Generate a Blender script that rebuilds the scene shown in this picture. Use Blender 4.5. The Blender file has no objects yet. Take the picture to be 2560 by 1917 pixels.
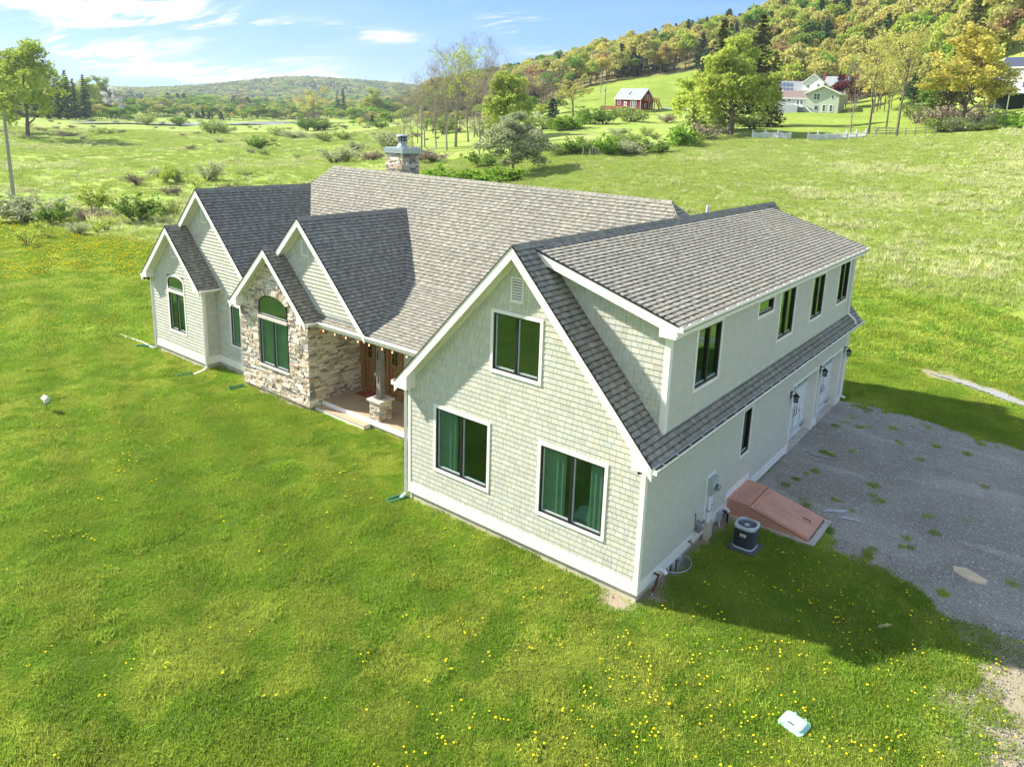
import bpy, math, random
import numpy as np
from mathutils import Vector, noise as mnoise

random.seed(7)
RNG = np.random.default_rng(7)
SC = bpy.context.scene
COL = SC.collection

# ---------------------------------------------------------------- camera
CAM = Vector((6.592, -12.987, 10.025))
YAW, PITCH, ROLL = map(math.radians, (36.318, -12.793, 2.373))
FWD = Vector((-math.sin(YAW) * math.cos(PITCH), math.cos(YAW) * math.cos(PITCH), math.sin(PITCH)))
_r = Vector((math.cos(YAW), math.sin(YAW), 0.0))
_u = _r.cross(FWD)
RGT = _r * math.cos(ROLL) + _u * math.sin(ROLL)
UPV = -_r * math.sin(ROLL) + _u * math.cos(ROLL)
cam_data = bpy.data.cameras.new("camera")
cam = bpy.data.objects.new("camera", cam_data)
COL.objects.link(cam)
from mathutils import Matrix
cam.matrix_world = Matrix(((RGT.x, UPV.x, -FWD.x, CAM.x), (RGT.y, UPV.y, -FWD.y, CAM.y),
                           (RGT.z, UPV.z, -FWD.z, CAM.z), (0, 0, 0, 1)))
cam_data.sensor_width = 36.0
cam_data.lens = 1840.845 / 2560 * 36.0
cam_data.shift_x = -71.977 / 2560
cam_data.shift_y = -230.034 / 2560
cam_data.clip_start = 0.2
cam_data.clip_end = 12000
SC.camera = cam

# ---------------------------------------------------------------- light
SC.view_settings.view_transform = 'Standard'
SC.view_settings.look = 'None'
SC.view_settings.gamma = 1.0
SC.view_settings.exposure = 1.90
SC.view_settings.use_curve_mapping = False
SUN_TO = Vector((-1.23, -0.43, 1.0)).normalized()
sun_data = bpy.data.lights.new("sun", 'SUN')
sun_data.energy = 3.0
sun_data.angle = math.radians(1.2)
sun_data.color = (1.0, 0.935, 0.83)
sun = bpy.data.objects.new("sun", sun_data)
sun.rotation_euler = SUN_TO.to_track_quat('Z', 'Y').to_euler()
COL.objects.link(sun)

world = bpy.data.worlds.new("World")
SC.world = world
world.use_nodes = True
wn = world.node_tree.nodes
wl = world.node_tree.links
for n_ in list(wn):
    wn.remove(n_)


class NT:
    """tiny wrapper to wire shader nodes"""
    def __init__(self, tree):
        self.t = tree

    def n(self, typ, **kw):
        nd = self.t.nodes.new(typ)
        for k, v in kw.items():
            if k.startswith('i_'):
                key = k[2:]
                nd.inputs[int(key) if key.isdigit() else key.replace('_', ' ')].default_value = v
            else:
                setattr(nd, k, v)
        return nd

    def l(self, a, b):
        self.t.links.new(a, b)

    def math(self, op, a, b=None, c=None, clamp=False):
        nd = self.t.nodes.new('ShaderNodeMath')
        nd.operation = op
        nd.use_clamp = clamp
        for i, x in enumerate((a, b, c)):
            if x is None:
                continue
            if isinstance(x, (int, float)):
                nd.inputs[i].default_value = x
            else:
                self.l(x, nd.inputs[i])
        return nd.outputs[0]

    def vmath(self, op, a, b=None, scale=None):
        nd = self.t.nodes.new('ShaderNodeVectorMath')
        nd.operation = op
        for i, x in enumerate((a, b)):
            if x is None:
                continue
            if isinstance(x, (tuple, list, Vector)):
                nd.inputs[i].default_value = tuple(x)
            else:
                self.l(x, nd.inputs[i])
        if scale is not None:
            nd.inputs['Scale'].default_value = scale
        return nd.outputs['Value'] if op in ('DOT_PRODUCT', 'LENGTH') else nd.outputs[0]

    def mix(self, fac, a, b, blend='MIX'):
        nd = self.t.nodes.new('ShaderNodeMix')
        nd.data_type = 'RGBA'
        nd.blend_type = blend
        for i, x in ((0, fac), (6, a), (7, b)):
            if isinstance(x, (int, float)):
                nd.inputs[i].default_value = x
            elif isinstance(x, (tuple, list)):
                nd.inputs[i].default_value = (x[0], x[1], x[2], 1)
            else:
                self.l(x, nd.inputs[i])
        return nd.outputs[2]

    def noise(self, vec, scale, detail=4, rough=0.55, dist=0.0, out='Fac'):
        nd = self.t.nodes.new('ShaderNodeTexNoise')
        nd.inputs['Scale'].default_value = scale
        nd.inputs['Detail'].default_value = detail
        nd.inputs['Roughness'].default_value = rough
        nd.inputs['Distortion'].default_value = dist
        if vec is not None:
            self.l(vec, nd.inputs['Vector'])
        return nd.outputs[out]

    def ramp(self, fac, lo, hi, a=0.0, b=1.0):
        nd = self.t.nodes.new('ShaderNodeMapRange')
        nd.interpolation_type = 'SMOOTHSTEP'
        nd.inputs[1].default_value = lo
        nd.inputs[2].default_value = hi
        nd.inputs[3].default_value = a
        nd.inputs[4].default_value = b
        self.l(fac, nd.inputs[0])
        return nd.outputs[0]


def pix_dir(px, py):
    """viewing direction through a point of the 2560 x 1917 photograph (for bearings and elevations)"""
    X = (px - 1280 - 71.977) / 1840.845
    Y = -(py - 958.5 + 230.034) / 1840.845
    return (FWD + RGT * X + UPV * Y).normalized()


W = NT(world.node_tree)
sky = W.n('ShaderNodeTexSky', sky_type='NISHITA')
sky.sun_disc = False
sky.sun_elevation = math.asin(SUN_TO.z)
sky.sun_rotation = math.atan2(SUN_TO.x, SUN_TO.y)
sky.altitude = 300
sky.air_density = 1.0
sky.dust_density = 0.35
sky.ozone_density = 2.2
tc = W.n('ShaderNodeTexCoord')
dirv = tc.outputs['Generated']
sep = W.n('ShaderNodeSeparateXYZ')
W.l(dirv, sep.inputs[0])
# high thin cloud: noise laid out on a flat layer overhead
den = W.math('ADD', W.math('MAXIMUM', sep.outputs[2], 0.0), 0.10)
comb = W.n('ShaderNodeCombineXYZ')
W.l(W.math('DIVIDE', sep.outputs[0], den), comb.inputs[0])
W.l(W.math('DIVIDE', sep.outputs[1], den), comb.inputs[1])
mp = W.n('ShaderNodeMapping')
mp.inputs['Rotation'].default_value = (0, 0, math.radians(-28))
mp.inputs['Scale'].default_value = (0.30, 0.85, 1)
W.l(comb.outputs[0], mp.inputs[0])
wisp = W.noise(mp.outputs[0], 1.9, 9, 0.58, 0.9)
wisp2 = W.noise(comb.outputs[0], 0.45, 3, 0.5, 0.3)
fill_cloud = W.ramp(W.math('MULTIPLY_ADD', wisp2, 0.6, W.math('MULTIPLY', wisp, 0.8)), 0.50, 0.88, 0, 0.95)
# the banks of cloud that are in the sky of the photograph: (bearing/elevation of centre), half sizes, tilt
banks = [((330, 70), (330, 70), -6, 0.62), ((60, 95), (230, 34), 2, 0.65), ((650, 100), (170, 32), 16, 1.0), ((900, 83), (150, 17), 2, 1.0),
         ((1330, 85), (150, 42), 20, 1.1), ((1460, 108), (140, 24), 4, 1.0), ((560, 205), (190, 18), 3, 0.9), ((900, 200), (260, 16), -2, 0.95),
         ((200, 12), (200, 30), -8, 0.8), ((565, 165), (70, 12), 8, 0.6), ((190, 135), (240, 14), 3, .55)]
acc = None
for (cx, cy), (sx, sy), tilt, amp in banks:
    c = pix_dir(cx, cy)
    t = math.radians(tilt)
    ru = pix_dir(cx + 60 * math.cos(t), cy + 60 * math.sin(t)) - c
    rv = pix_dir(cx - 60 * math.sin(t), cy + 60 * math.cos(t)) - c
    k = 60 / 1840.0
    ru = ru.normalized() / (k * sx / 60.0)
    rv = rv.normalized() / (k * sy / 60.0)
    dd = W.vmath('SUBTRACT', dirv, tuple(c))
    a_ = W.vmath('DOT_PRODUCT', dd, tuple(ru))
    b_ = W.vmath('DOT_PRODUCT', dd, tuple(rv))
    r2 = W.math('ADD', W.math('MULTIPLY', a_, a_), W.math('MULTIPLY', b_, b_))
    g = W.math('MULTIPLY', W.math('EXPONENT', W.math('MULTIPLY', r2, -1.0)), amp)
    acc = g if acc is None else W.math('ADD', acc, g)
wfine = W.noise(mp.outputs[0], 6.0, 7, 0.62, 1.2)
wf = W.math('MULTIPLY_ADD', wfine, 0.45, W.math('MULTIPLY', wisp, 0.75))
bank = W.ramp(W.math('MULTIPLY', acc, W.ramp(wf, 0.53, 0.72, 0.0, 1.25)), 0.06, 1.0, 0, 0.92)
cloud = W.math('MINIMUM', W.math('ADD', W.math('MULTIPLY', fill_cloud, W.ramp(sep.outputs[2], 0.17, 0.42, 0.12, 1.0)), bank), 0.95)  # cloud above the view is added dense for its white fill light
elev = W.math('POWER', W.math('MAXIMUM', sep.outputs[2], 0.0), 0.55)
grad = W.mix(W.ramp(elev, 0.05, 0.75), (0.43, 0.95, 1.74), (0.15, 0.50, 1.34))
skyc = W.mix(0.80, W.mix(1.0, sky.outputs[0], (0.27, 0.41, 0.53), 'MULTIPLY'), grad)
cl = W.mix(cloud, skyc, (1.95, 1.97, 1.98))
bg = W.n('ShaderNodeBackground')
bg.inputs['Strength'].default_value = 0.15
W.l(cl, bg.inputs[0])
wo = W.n('ShaderNodeOutputWorld')
W.l(bg.outputs[0], wo.inputs[0])

# ---------------------------------------------------------------- object helpers


def tag(o, label=None, cat=None, group=None, kind=None):
    if label:
        o['label'] = label
    if cat:
        o['category'] = cat
    if group:
        o['group'] = group
    if kind:
        o['kind'] = kind
    return o


def empty(name, loc=(0, 0, 0), rz=0.0, parent=None):
    o = bpy.data.objects.new(name, None)
    o.empty_display_size = 0.3
    COL.objects.link(o)
    o.location = loc
    o.rotation_euler = (0, 0, rz)
    if parent:
        o.parent = parent
    return o


def link_mesh(name, me, parent=None, loc=None):
    o = bpy.data.objects.new(name, me)
    COL.objects.link(o)
    if parent:
        o.parent = parent
    if loc is not None:
        o.location = loc
    return o


def mesh_np(name, verts, faces_flat, sizes, mats, col=None, mi=None, smooth=False):
    """build a mesh from numpy arrays: verts (N,3), flat loop indices, face sizes"""
    me = bpy.data.meshes.new(name)
    nv, nl, nf = len(verts), len(faces_flat), len(sizes)
    me.vertices.add(nv)
    me.vertices.foreach_set('co', np.asarray(verts, np.float32).ravel())
    me.loops.add(nl)
    me.loops.foreach_set('vertex_index', np.asarray(faces_flat, np.int32))
    me.polygons.add(nf)
    sizes = np.asarray(sizes, np.int32)
    st = np.concatenate(([0], np.cumsum(sizes)[:-1])).astype(np.int32)
    me.polygons.foreach_set('loop_start', st)
    for m in (mats if isinstance(mats, (list, tuple)) else [mats]):
        me.materials.append(m)
    if mi is not None:
        me.polygons.foreach_set('material_index', np.asarray(mi, np.int32))
    if smooth:
        me.polygons.foreach_set('use_smooth', np.ones(nf, bool))
    if not smooth:
        me.polygons.foreach_set('use_smooth', np.zeros(nf, bool))
    me.update(calc_edges=True)
    if col is not None:
        a = me.attributes.new('tone', 'FLOAT_COLOR', 'FACE')
        c4 = np.ones((nf, 4), np.float32)
        c4[:, :3] = col
        a.data.foreach_set('color', c4.ravel())
    me.validate()
    return me


class MB:
    def __init__(self):
        self.v, self.f, self.c, self.m = [], [], [], []

    def add(self, verts, faces, col=(1, 1, 1), mi=0):
        b = len(self.v)
        self.v.extend([tuple(p) for p in verts])
        for k, f in enumerate(faces):
            self.f.append([i + b for i in f])
            self.c.append(col[k] if isinstance(col, list) else col)
            self.m.append(mi)
        return self

    def box(self, a, b, col=(1, 1, 1), mi=0):
        x0, x1 = sorted((a[0], b[0])); y0, y1 = sorted((a[1], b[1])); z0, z1 = sorted((a[2], b[2]))
        v = [(x0, y0, z0), (x1, y0, z0), (x1, y1, z0), (x0, y1, z0), (x0, y0, z1), (x1, y0, z1), (x1, y1, z1), (x0, y1, z1)]
        return self.add(v, [(3, 2, 1, 0), (4, 5, 6, 7), (0, 1, 5, 4), (1, 2, 6, 5), (2, 3, 7, 6), (3, 0, 4, 7)], col, mi)

    def fbox(self, fr, u0, u1, v0, v1, n0, n1, col=(1, 1, 1), mi=0):
        P = fr.P
        v = [P(u0, v0, n0), P(u1, v0, n0), P(u1, v1, n0), P(u0, v1, n0), P(u0, v0, n1), P(u1, v0, n1), P(u1, v1, n1), P(u0, v1, n1)]
        return self.add(v, [(3, 2, 1, 0), (4, 5, 6, 7), (0, 1, 5, 4), (1, 2, 6, 5), (2, 3, 7, 6), (3, 0, 4, 7)], col, mi)

    def fprism(self, fr, poly, n0, n1, col=(1, 1, 1), mi=0):
        k = len(poly)
        if k < 3:
            return self
        v = [fr.P(p[0], p[1], n0) for p in poly] + [fr.P(p[0], p[1], n1) for p in poly]
        f = [tuple(range(k - 1, -1, -1)), tuple(range(k, 2 * k))]
        f += [(i, (i + 1) % k, k + (i + 1) % k, k + i) for i in range(k)]
        return self.add(v, f, col, mi)

    def obar(self, p, q, w, h, up=(0, 0, 1), col=(1, 1, 1), mi=0):
        """rectangular bar from p to q"""
        p, q = Vector(p), Vector(q)
        d = (q - p).normalized()
        up = Vector(up)
        s = d.cross(up)
        if s.length < 1e-4:
            s = d.cross(Vector((1, 0, 0)))
        s.normalize()
        t = s.cross(d).normalized()
        v = []
        for c in (p, q):
            for a, b in ((-1, -1), (1, -1), (1, 1), (-1, 1)):
                v.append(c + s * (a * w / 2) + t * (b * h / 2))
        return self.add(v, [(3, 2, 1, 0), (4, 5, 6, 7), (0, 1, 5, 4), (1, 2, 6, 5), (2, 3, 7, 6), (3, 0, 4, 7)], col, mi)

    def tube(self, pts, rad, sides=8, col=(1, 1, 1), mi=0, cap=True):
        pts = [Vector(p) for p in pts]
        if not isinstance(rad, (list, tuple)):
            rad = [rad] * len(pts)
        rings = []
        prev = None
        for i, p in enumerate(pts):
            d = (pts[min(i + 1, len(pts) - 1)] - pts[max(i - 1, 0)]).normalized()
            if prev is None:
                a = Vector((0, 0, 1)) if abs(d.z) < 0.9 else Vector((1, 0, 0))
                s = d.cross(a).normalized()
            else:
                s = (prev - d * prev.dot(d))
                s = s.normalized() if s.length > 1e-5 else d.orthogonal().normalized()
            prev = s
            t = d.cross(s)
            rings.append([p + (s * math.cos(2 * math.pi * k / sides) + t * math.sin(2 * math.pi * k / sides)) * rad[i] for k in range(sides)])
        v = [x for r in rings for x in r]
        f = []
        for i in range(len(pts) - 1):
            for k in range(sides):
                a, b = i * sides + k, i * sides + (k + 1) % sides
                f.append((a, b, b + sides, a + sides))
        if cap:
            f.append(tuple(range(sides - 1, -1, -1)))
            f.append(tuple(range((len(pts) - 1) * sides, len(pts) * sides)))
        return self.add(v, f, col, mi)

    def lathe(self, c, prof, sides=16, col=(1, 1, 1), mi=0, sx=1.0, sy=1.0, power=2.0):
        """profile [(radius,z)] turned about the z axis through c; power>2 gives a squarish plan"""
        v, f = [], []
        for r, z in prof:
            for k in range(sides):
                a = 2 * math.pi * k / sides
                ca, sa = math.cos(a), math.sin(a)
                q = (abs(ca) ** power + abs(sa) ** power) ** (-1 / power)
                v.append((c[0] + r * ca * q * sx, c[1] + r * sa * q * sy, c[2] + z))
        for i in range(len(prof) - 1):
            for k in range(sides):
                a, b = i * sides + k, i * sides + (k + 1) % sides
                f.append((a, b, b + sides, a + sides))
        f.append(tuple(range(sides - 1, -1, -1)))
        f.append(tuple(range((len(prof) - 1) * sides, len(prof) * sides)))
        return self.add(v, f, col, mi)

    def mesh(self, name, mats, smooth=False):
        flat = [i for f in self.f for i in f]
        return mesh_np(name, np.array(self.v, np.float32).reshape(-1, 3), flat, [len(f) for f in self.f], mats,
                       np.array(self.c, np.float32).reshape(-1, 3), self.m, smooth)

    def build(self, name, mats, parent=None, smooth=False, loc=None):
        return link_mesh(name, self.mesh(name, mats, smooth), parent, loc)


def islands(mb):
    """the separate pieces of a builder, each as a builder of its own"""
    par = list(range(len(mb.v)))

    def find(i):
        while par[i] != i:
            par[i] = par[par[i]]
            i = par[i]
        return i
    for f in mb.f:
        r = find(f[0])
        for i in f[1:]:
            par[find(i)] = r
    out = {}
    for f, c, m in zip(mb.f, mb.c, mb.m):
        o, mp_ = out.setdefault(find(f[0]), (MB(), {}))
        g = []
        for i in f:
            if i not in mp_:
                mp_[i] = len(o.v)
                o.v.append(mb.v[i])
            g.append(mp_[i])
        o.f.append(g); o.c.append(c); o.m.append(m)
    return [o for o, _ in out.values()]


class Fr:
    """a flat frame in space: origin, u axis, v axis, outward normal"""
    def __init__(self, O, U, V, N):
        self.O, self.U, self.V, self.N = Vector(O), Vector(U).normalized(), Vector(V).normalized(), Vector(N).normalized()
        self.flip = self.U.cross(self.V).dot(self.N) < 0

    def P(self, u, v, n=0.0):
        return self.O + self.U * u + self.V * v + self.N * n


def front(y):  # wall facing -y, u = x, v = z
    return Fr((0, y, 0), (1, 0, 0), (0, 0, 1), (0, -1, 0))


def side(x):   # wall facing +x, u = y, v = z
    return Fr((x, 0, 0), (0, 1, 0), (0, 0, 1), (1, 0, 0))


def clip(poly, region):
    """Sutherland-Hodgman, region convex and counter-clockwise"""
    out = list(poly)
    k = len(region)
    for i in range(k):
        ax, ay = region[i]
        bx, by = region[(i + 1) % k]
        if not out:
            return []
        inp, out = out, []
        s = inp[-1]
        ds = (bx - ax) * (s[1] - ay) - (by - ay) * (s[0] - ax)
        for e in inp:
            de = (bx - ax) * (e[1] - ay) - (by - ay) * (e[0] - ax)
            if (de >= 0) != (ds >= 0):
                t = ds / (ds - de)
                out.append((s[0] + (e[0] - s[0]) * t, s[1] + (e[1] - s[1]) * t))
            if de >= 0:
                out.append(e)
            s, ds = e, de
    return out


def area(poly):
    return 0.5 * abs(sum(poly[i][0] * poly[(i + 1) % len(poly)][1] - poly[(i + 1) % len(poly)][0] * poly[i][1] for i in range(len(poly)))) if len(poly) > 2 else 0


def ccw(poly):
    s = sum(poly[i][0] * poly[(i + 1) % len(poly)][1] - poly[(i + 1) % len(poly)][0] * poly[i][1] for i in range(len(poly)))
    return list(poly) if s > 0 else list(poly)[::-1]


def rect(u0, u1, v0, v1):
    return [(u0, v0), (u1, v0), (u1, v1), (u0, v1)]


def free_rects(u0, u1, v0, v1, holes):
    """cut a rectangle by rectangular holes, returns what is left"""
    out = [(u0, u1, v0, v1)]
    for (a, b, c, d) in holes:
        nxt = []
        for (p, q, r, s) in out:
            if b <= p or a >= q or d <= r or c >= s:
                nxt.append((p, q, r, s))
                continue
            if a > p: nxt.append((p, a, r, s))
            if b < q: nxt.append((b, q, r, s))
            m0, m1 = max(a, p), min(b, q)
            if c > r: nxt.append((m0, m1, r, c))
            if d < s: nxt.append((m0, m1, d, s))
        out = nxt
    return out


class Pieces:
    """countable small pieces: the ones that show largest become objects, the rest one stuff part"""
    def __init__(self, name, rest, mat, limit=300):
        self.name, self.rest, self.mat, self.limit, self.items = name, rest, mat, limit, []

    def add(self, verts, faces, col, area_, normal):
        c = sum((Vector(v) for v in verts), Vector()) / len(verts)
        d = CAM - c
        vis = max(0.0, d.normalized().dot(normal))
        f = (c - CAM).dot(FWD)
        size = area_ * vis / max(d.length_squared, 1)
        self.items.append((size if f > 1 else 0, verts, faces, col))

    def flush(self, parent):
        self.items.sort(key=lambda t: -t[0])
        n_ind = self.limit
        for (s, v, f, c) in self.items[:n_ind]:
            MB().add(v, f, c).build(self.name, self.mat, parent)
        if len(self.items) > n_ind:
            mb = MB()
            for (s, v, f, c) in self.items[n_ind:]:
                mb.add(v, f, c)
            o = mb.build(self.rest, self.mat, parent)
            o['kind'] = 'stuff'
        print(self.name, len(self.items))


def piece_prism(fr, poly, n0, tops):
    """prism over poly: base at n0, top height per vertex"""
    k = len(poly)
    v = [fr.P(p[0], p[1], n0) for p in poly] + [fr.P(p[0], p[1], t) for p, t in zip(poly, tops)]
    f = [tuple(range(k, 2 * k))] + [(i, (i + 1) % k, k + (i + 1) % k, k + i) for i in range(k)]
    if fr.flip:
        f = [tuple(reversed(x)) for x in f]
    return v, f
# ---------------------------------------------------------------- materials


def mat(name, color, rough=0.7, var=0.12, scale=6.0, bump=0.0, bscale=40.0, metal=0.0, tone=True, streak=None, spec=0.4, detail=5,
        var2=0.0, col2=None, emit=None):
    m = bpy.data.materials.new(name)
    m.use_nodes = True
    t = NT(m.node_tree)
    bs = m.node_tree.nodes['Principled BSDF']
    geo = t.n('ShaderNodeNewGeometry')
    pos = geo.outputs['Position']
    vec = pos
    if streak:
        mpn = t.n('ShaderNodeMapping')
        mpn.inputs['Scale'].default_value = streak
        t.l(pos, mpn.inputs[0])
        vec = mpn.outputs[0]
    nz = t.noise(vec, scale, detail, 0.6)
    f = t.ramp(nz, 0.3, 0.7, 1 - var, 1 + var)
    base = tuple(color) + (1,)
    if col2 is not None:
        n2 = t.noise(pos, var2, 4, 0.6)
        c0 = t.mix(t.ramp(n2, 0.42, 0.62), base, tuple(col2))
    else:
        rgb = t.n('ShaderNodeRGB')
        rgb.outputs[0].default_value = base
        c0 = rgb.outputs[0]
    c1 = t.n('ShaderNodeVectorMath', operation='SCALE')
    t.l(c0, c1.inputs[0]); t.l(f, c1.inputs['Scale'])
    cc = c1.outputs[0]
    if tone:
        at = t.n('ShaderNodeAttribute', attribute_name='tone')
        cc = t.vmath('MULTIPLY', cc, at.outputs['Color'])
    t.l(cc, bs.inputs['Base Color'])
    bs.inputs['Roughness'].default_value = rough
    bs.inputs['Metallic'].default_value = metal
    bs.inputs['Specular IOR Level'].default_value = spec
    if bump:
        b = t.n('ShaderNodeBump')
        b.inputs['Strength'].default_value = bump
        b.inputs['Distance'].default_value = 0.02
        t.l(t.noise(vec, bscale, 4, 0.6), b.inputs['Height'])
        t.l(b.outputs[0], bs.inputs['Normal'])
    if emit:
        bs.inputs['Emission Color'].default_value = tuple(emit[:3]) + (1,)
        bs.inputs['Emission Strength'].default_value = emit[3]
    return m


M_shingle = mat('asphalt_shingle', (0.298, 0.285, 0.235), 0.93, 0.12, 9, 0.5, 90, spec=0.15, var2=.35, col2=(0.28, 0.268, 0.225))
M_shake = mat('sage_shake', (0.57, 0.56, 0.47), 0.8, 0.03, 5, 0.15, 60, streak=(12, 12, 1), spec=0.25)
M_sheath = mat('siding_underlay', (0.20, 0.19, 0.155), 0.9)
M_white = mat('white_trim', (0.87, 0.83, 0.77), 0.55, 0.04, 2, 0.05, 20)
M_cream = mat('cream_soffit', (0.80, 0.77, 0.66), 0.6, 0.04, 2)
M_stone = mat('ledge_stone', (1, 1, 1), 0.9, 0.22, 14, 0.9, 30, spec=0.2)
M_mortar = mat('mortar', (0.36, 0.32, 0.26), 0.95, 0.15, 12, 0.5, 50)
M_foundation = mat('foundation_concrete', (0.56, 0.51, 0.38), 0.9, 0.12, 3, 0.4, 30)
M_concrete = mat('concrete', (0.50, 0.47, 0.41), 0.9, 0.16, 4, 0.5, 40)
M_frame = mat('black_frame', (0.018, 0.018, 0.02), 0.35, 0.1, 5)
M_edge_strip = mat('edge_strip_grey', (0.42, 0.47, 0.45), 0.4, 0.05, 5)
M_black = mat('black_metal', (0.012, 0.012, 0.013), 0.4, 0.1, 5)
M_gutter_in = mat('gutter_algae', (0.035, 0.075, 0.025), 0.7, 0.3, 10)
M_decking = mat('porch_decking', (0.46, 0.34, 0.225), 0.7, 0.08, 3, 0.15, 30, streak=(1, 8, 1))
M_oak = mat('oak_door', (0.30, 0.155, 0.06), 0.5, 0.25, 4, 0.3, 30, streak=(9, 9, 1))
M_oak_dark = mat('oak_dark', (0.17, 0.08, 0.035), 0.5, 0.25, 4, 0.3, 30, streak=(9, 9, 1))
M_barnpost = mat('weathered_timber', (0.235, 0.205, 0.18), 0.9, 0.35, 3, 0.8, 25, streak=(10, 10, 0.8))
M_sandstone = mat('pedestal_cap', (0.62, 0.57, 0.49), 0.85, 0.1, 8, 0.3, 50)
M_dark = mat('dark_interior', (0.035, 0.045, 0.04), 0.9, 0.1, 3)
M_interior = mat('room_wall', (0.50, 0.52, 0.48), 0.9, 0.1, 1)
M_curtain = mat('pale_curtain', (0.40, 0.47, 0.44), 0.85, 0.06, 5)
M_bedding = mat('pale_blue_bedding', (0.35, 0.50, 0.55), 0.9, 0.05, 3)
M_garage = mat('garage_door_white', (0.78, 0.78, 0.76), 0.5, 0.04, 3)
M_bulk = mat('rust_painted_steel', (0.58, 0.29, 0.20), 0.42, 0.10, 2.0, 0.05, 30, spec=0.4)
M_galv = mat('galvanised_steel', (0.42, 0.47, 0.50), 0.42, 0.12, 8, metal=0.55)
M_meter = mat('grey_meter_box', (0.40, 0.45, 0.47), 0.5, 0.06, 4)
M_pvc = mat('white_pvc', (0.80, 0.82, 0.84), 0.4, 0.03, 4)
M_ac = mat('condenser_case', (0.02, 0.024, 0.028), 0.4, 0.15, 8)
M_actop = mat('condenser_top', (0.47, 0.53, 0.55), 0.45, 0.05, 6)
M_pad = mat('plastic_pad', (0.10, 0.10, 0.105), 0.8, 0.1, 5)
M_copper = mat('copper_brass', (0.35, 0.15, 0.08), 0.4, 0.2, 20, metal=0.6)
M_green = mat('green_plastic', (0.02, 0.19, 0.12), 0.45, 0.1, 10)
M_mint = mat('mint_plastic', (0.36, 0.62, 0.50), 0.55, 0.08, 6, spec=0.4)
M_mat = mat('red_doormat', (0.34, 0.085, 0.06), 0.95, 0.2, 30, 0.4, 120)
M_matgrey = mat('mat_motif', (0.40, 0.36, 0.27), 0.95, 0.2, 30)
M_bulb = mat('warm_bulb', (1.0, 0.55, 0.3), 0.3, 0, 1, emit=(1.0, 0.42, 0.16, 1.0))
M_rust = mat('rusty_pipe', (0.11, 0.035, 0.025), 0.7, 0.3, 20)
M_rock = mat('flat_stone', (0.60, 0.50, 0.33), 0.9, 0.15, 4, 0.6, 20)
M_red_sticker = mat('badge_red', (0.55, 0.03, 0.03), 0.4, 0, 1)
M_blue_sticker = mat('badge_blue', (0.03, 0.06, 0.35), 0.4, 0, 1)
M_pole = mat('grey_pole_wood', (0.33, 0.31, 0.28), 0.9, 0.2, 2, 0.3, 20, streak=(8, 8, .6))


def glass(name, tint, refl=0.32):
    m = bpy.data.materials.new(name)
    m.use_nodes = True
    t = NT(m.node_tree)
    for n_ in list(t.t.nodes):
        t.t.nodes.remove(n_)
    out = t.n('ShaderNodeOutputMaterial')
    tr = t.n('ShaderNodeBsdfTransparent')
    tr.inputs[0].default_value = (*tint, 1)
    gl = t.n('ShaderNodeBsdfGlossy')
    gl.inputs['Color'].default_value = (0.52, 0.74, 0.66, 1)
    gl.inputs['Roughness'].default_value = 0.03
    geo = t.n('ShaderNodeNewGeometry')
    cs_ = t.math('ABSOLUTE', t.vmath('DOT_PRODUCT', geo.outputs['Normal'], geo.outputs['Incoming']))
    fr_ = t.math('MULTIPLY_ADD', t.math('POWER', t.math('SUBTRACT', 1.0, cs_), 4.0), 0.90, 0.04)
    b = t.n('ShaderNodeBump')
    b.inputs['Strength'].default_value = 0.08
    b.inputs['Distance'].default_value = 0.02
    t.l(t.noise(geo.outputs['Position'], 2.0, 2, 0.4), b.inputs['Height'])
    t.l(b.outputs[0], gl.inputs['Normal'])
    f = t.math('ADD', t.math('MULTIPLY', fr_, 1.15), refl - 0.04, clamp=True)
    mx = t.n('ShaderNodeMixShader')
    t.l(f, mx.inputs[0]); t.l(tr.outputs[0], mx.inputs[1]); t.l(gl.outputs[0], mx.inputs[2])
    t.l(mx.outputs[0], out.inputs[0])
    return m


M_glass = glass('window_glass', (0.68, 0.80, 0.75), 0.08)
M_lampglass = glass('lamp_glass', (0.7, 0.75, 0.78), 0.2)


def green_mix(t, pos, dry=0.0, hue=None):
    """large and small patches of colour over a meadow or lawn, the same for soil cover and blades"""
    a = t.noise(pos, 0.11, 4, 0.55)
    b = t.noise(pos, 0.75, 5, 0.65, 0.4)
    c = t.noise(pos, 4.5, 4, 0.7)
    return a, b, c


def lawn_colour(t, pos):
    a, b, c = green_mix(t, pos)
    col = t.mix(t.ramp(a, 0.40, 0.60), (0.33, 0.44, 0.06), (0.47, 0.54, 0.10))
    col = t.mix(t.ramp(b, 0.44, 0.58), col, (0.27, 0.42, 0.05))
    col = t.mix(t.math('MULTIPLY', t.ramp(b, 0.56, 0.74), 0.35), col, (0.40, 0.45, 0.13))
    col = t.mix(t.math('MULTIPLY', t.ramp(c, 0.48, 0.66), 0.6), col, (0.32, 0.41, 0.09))
    sx = t.n('ShaderNodeSeparateXYZ'); t.l(pos, sx.inputs[0])
    ph = t.math('ADD', t.math('MULTIPLY', sx.outputs[0], 0.9), t.math('MULTIPLY', sx.outputs[1], 2.6))
    ph = t.math('ADD', ph, t.math('MULTIPLY', a, 3.0))
    st = t.math('MULTIPLY_ADD', t.math('SINE', ph), 0.055, 1.0)      # mowing stripes
    sc = t.n('ShaderNodeVectorMath', operation='SCALE')
    t.l(col, sc.inputs[0]); t.l(st, sc.inputs['Scale'])
    return sc.outputs[0]


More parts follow.
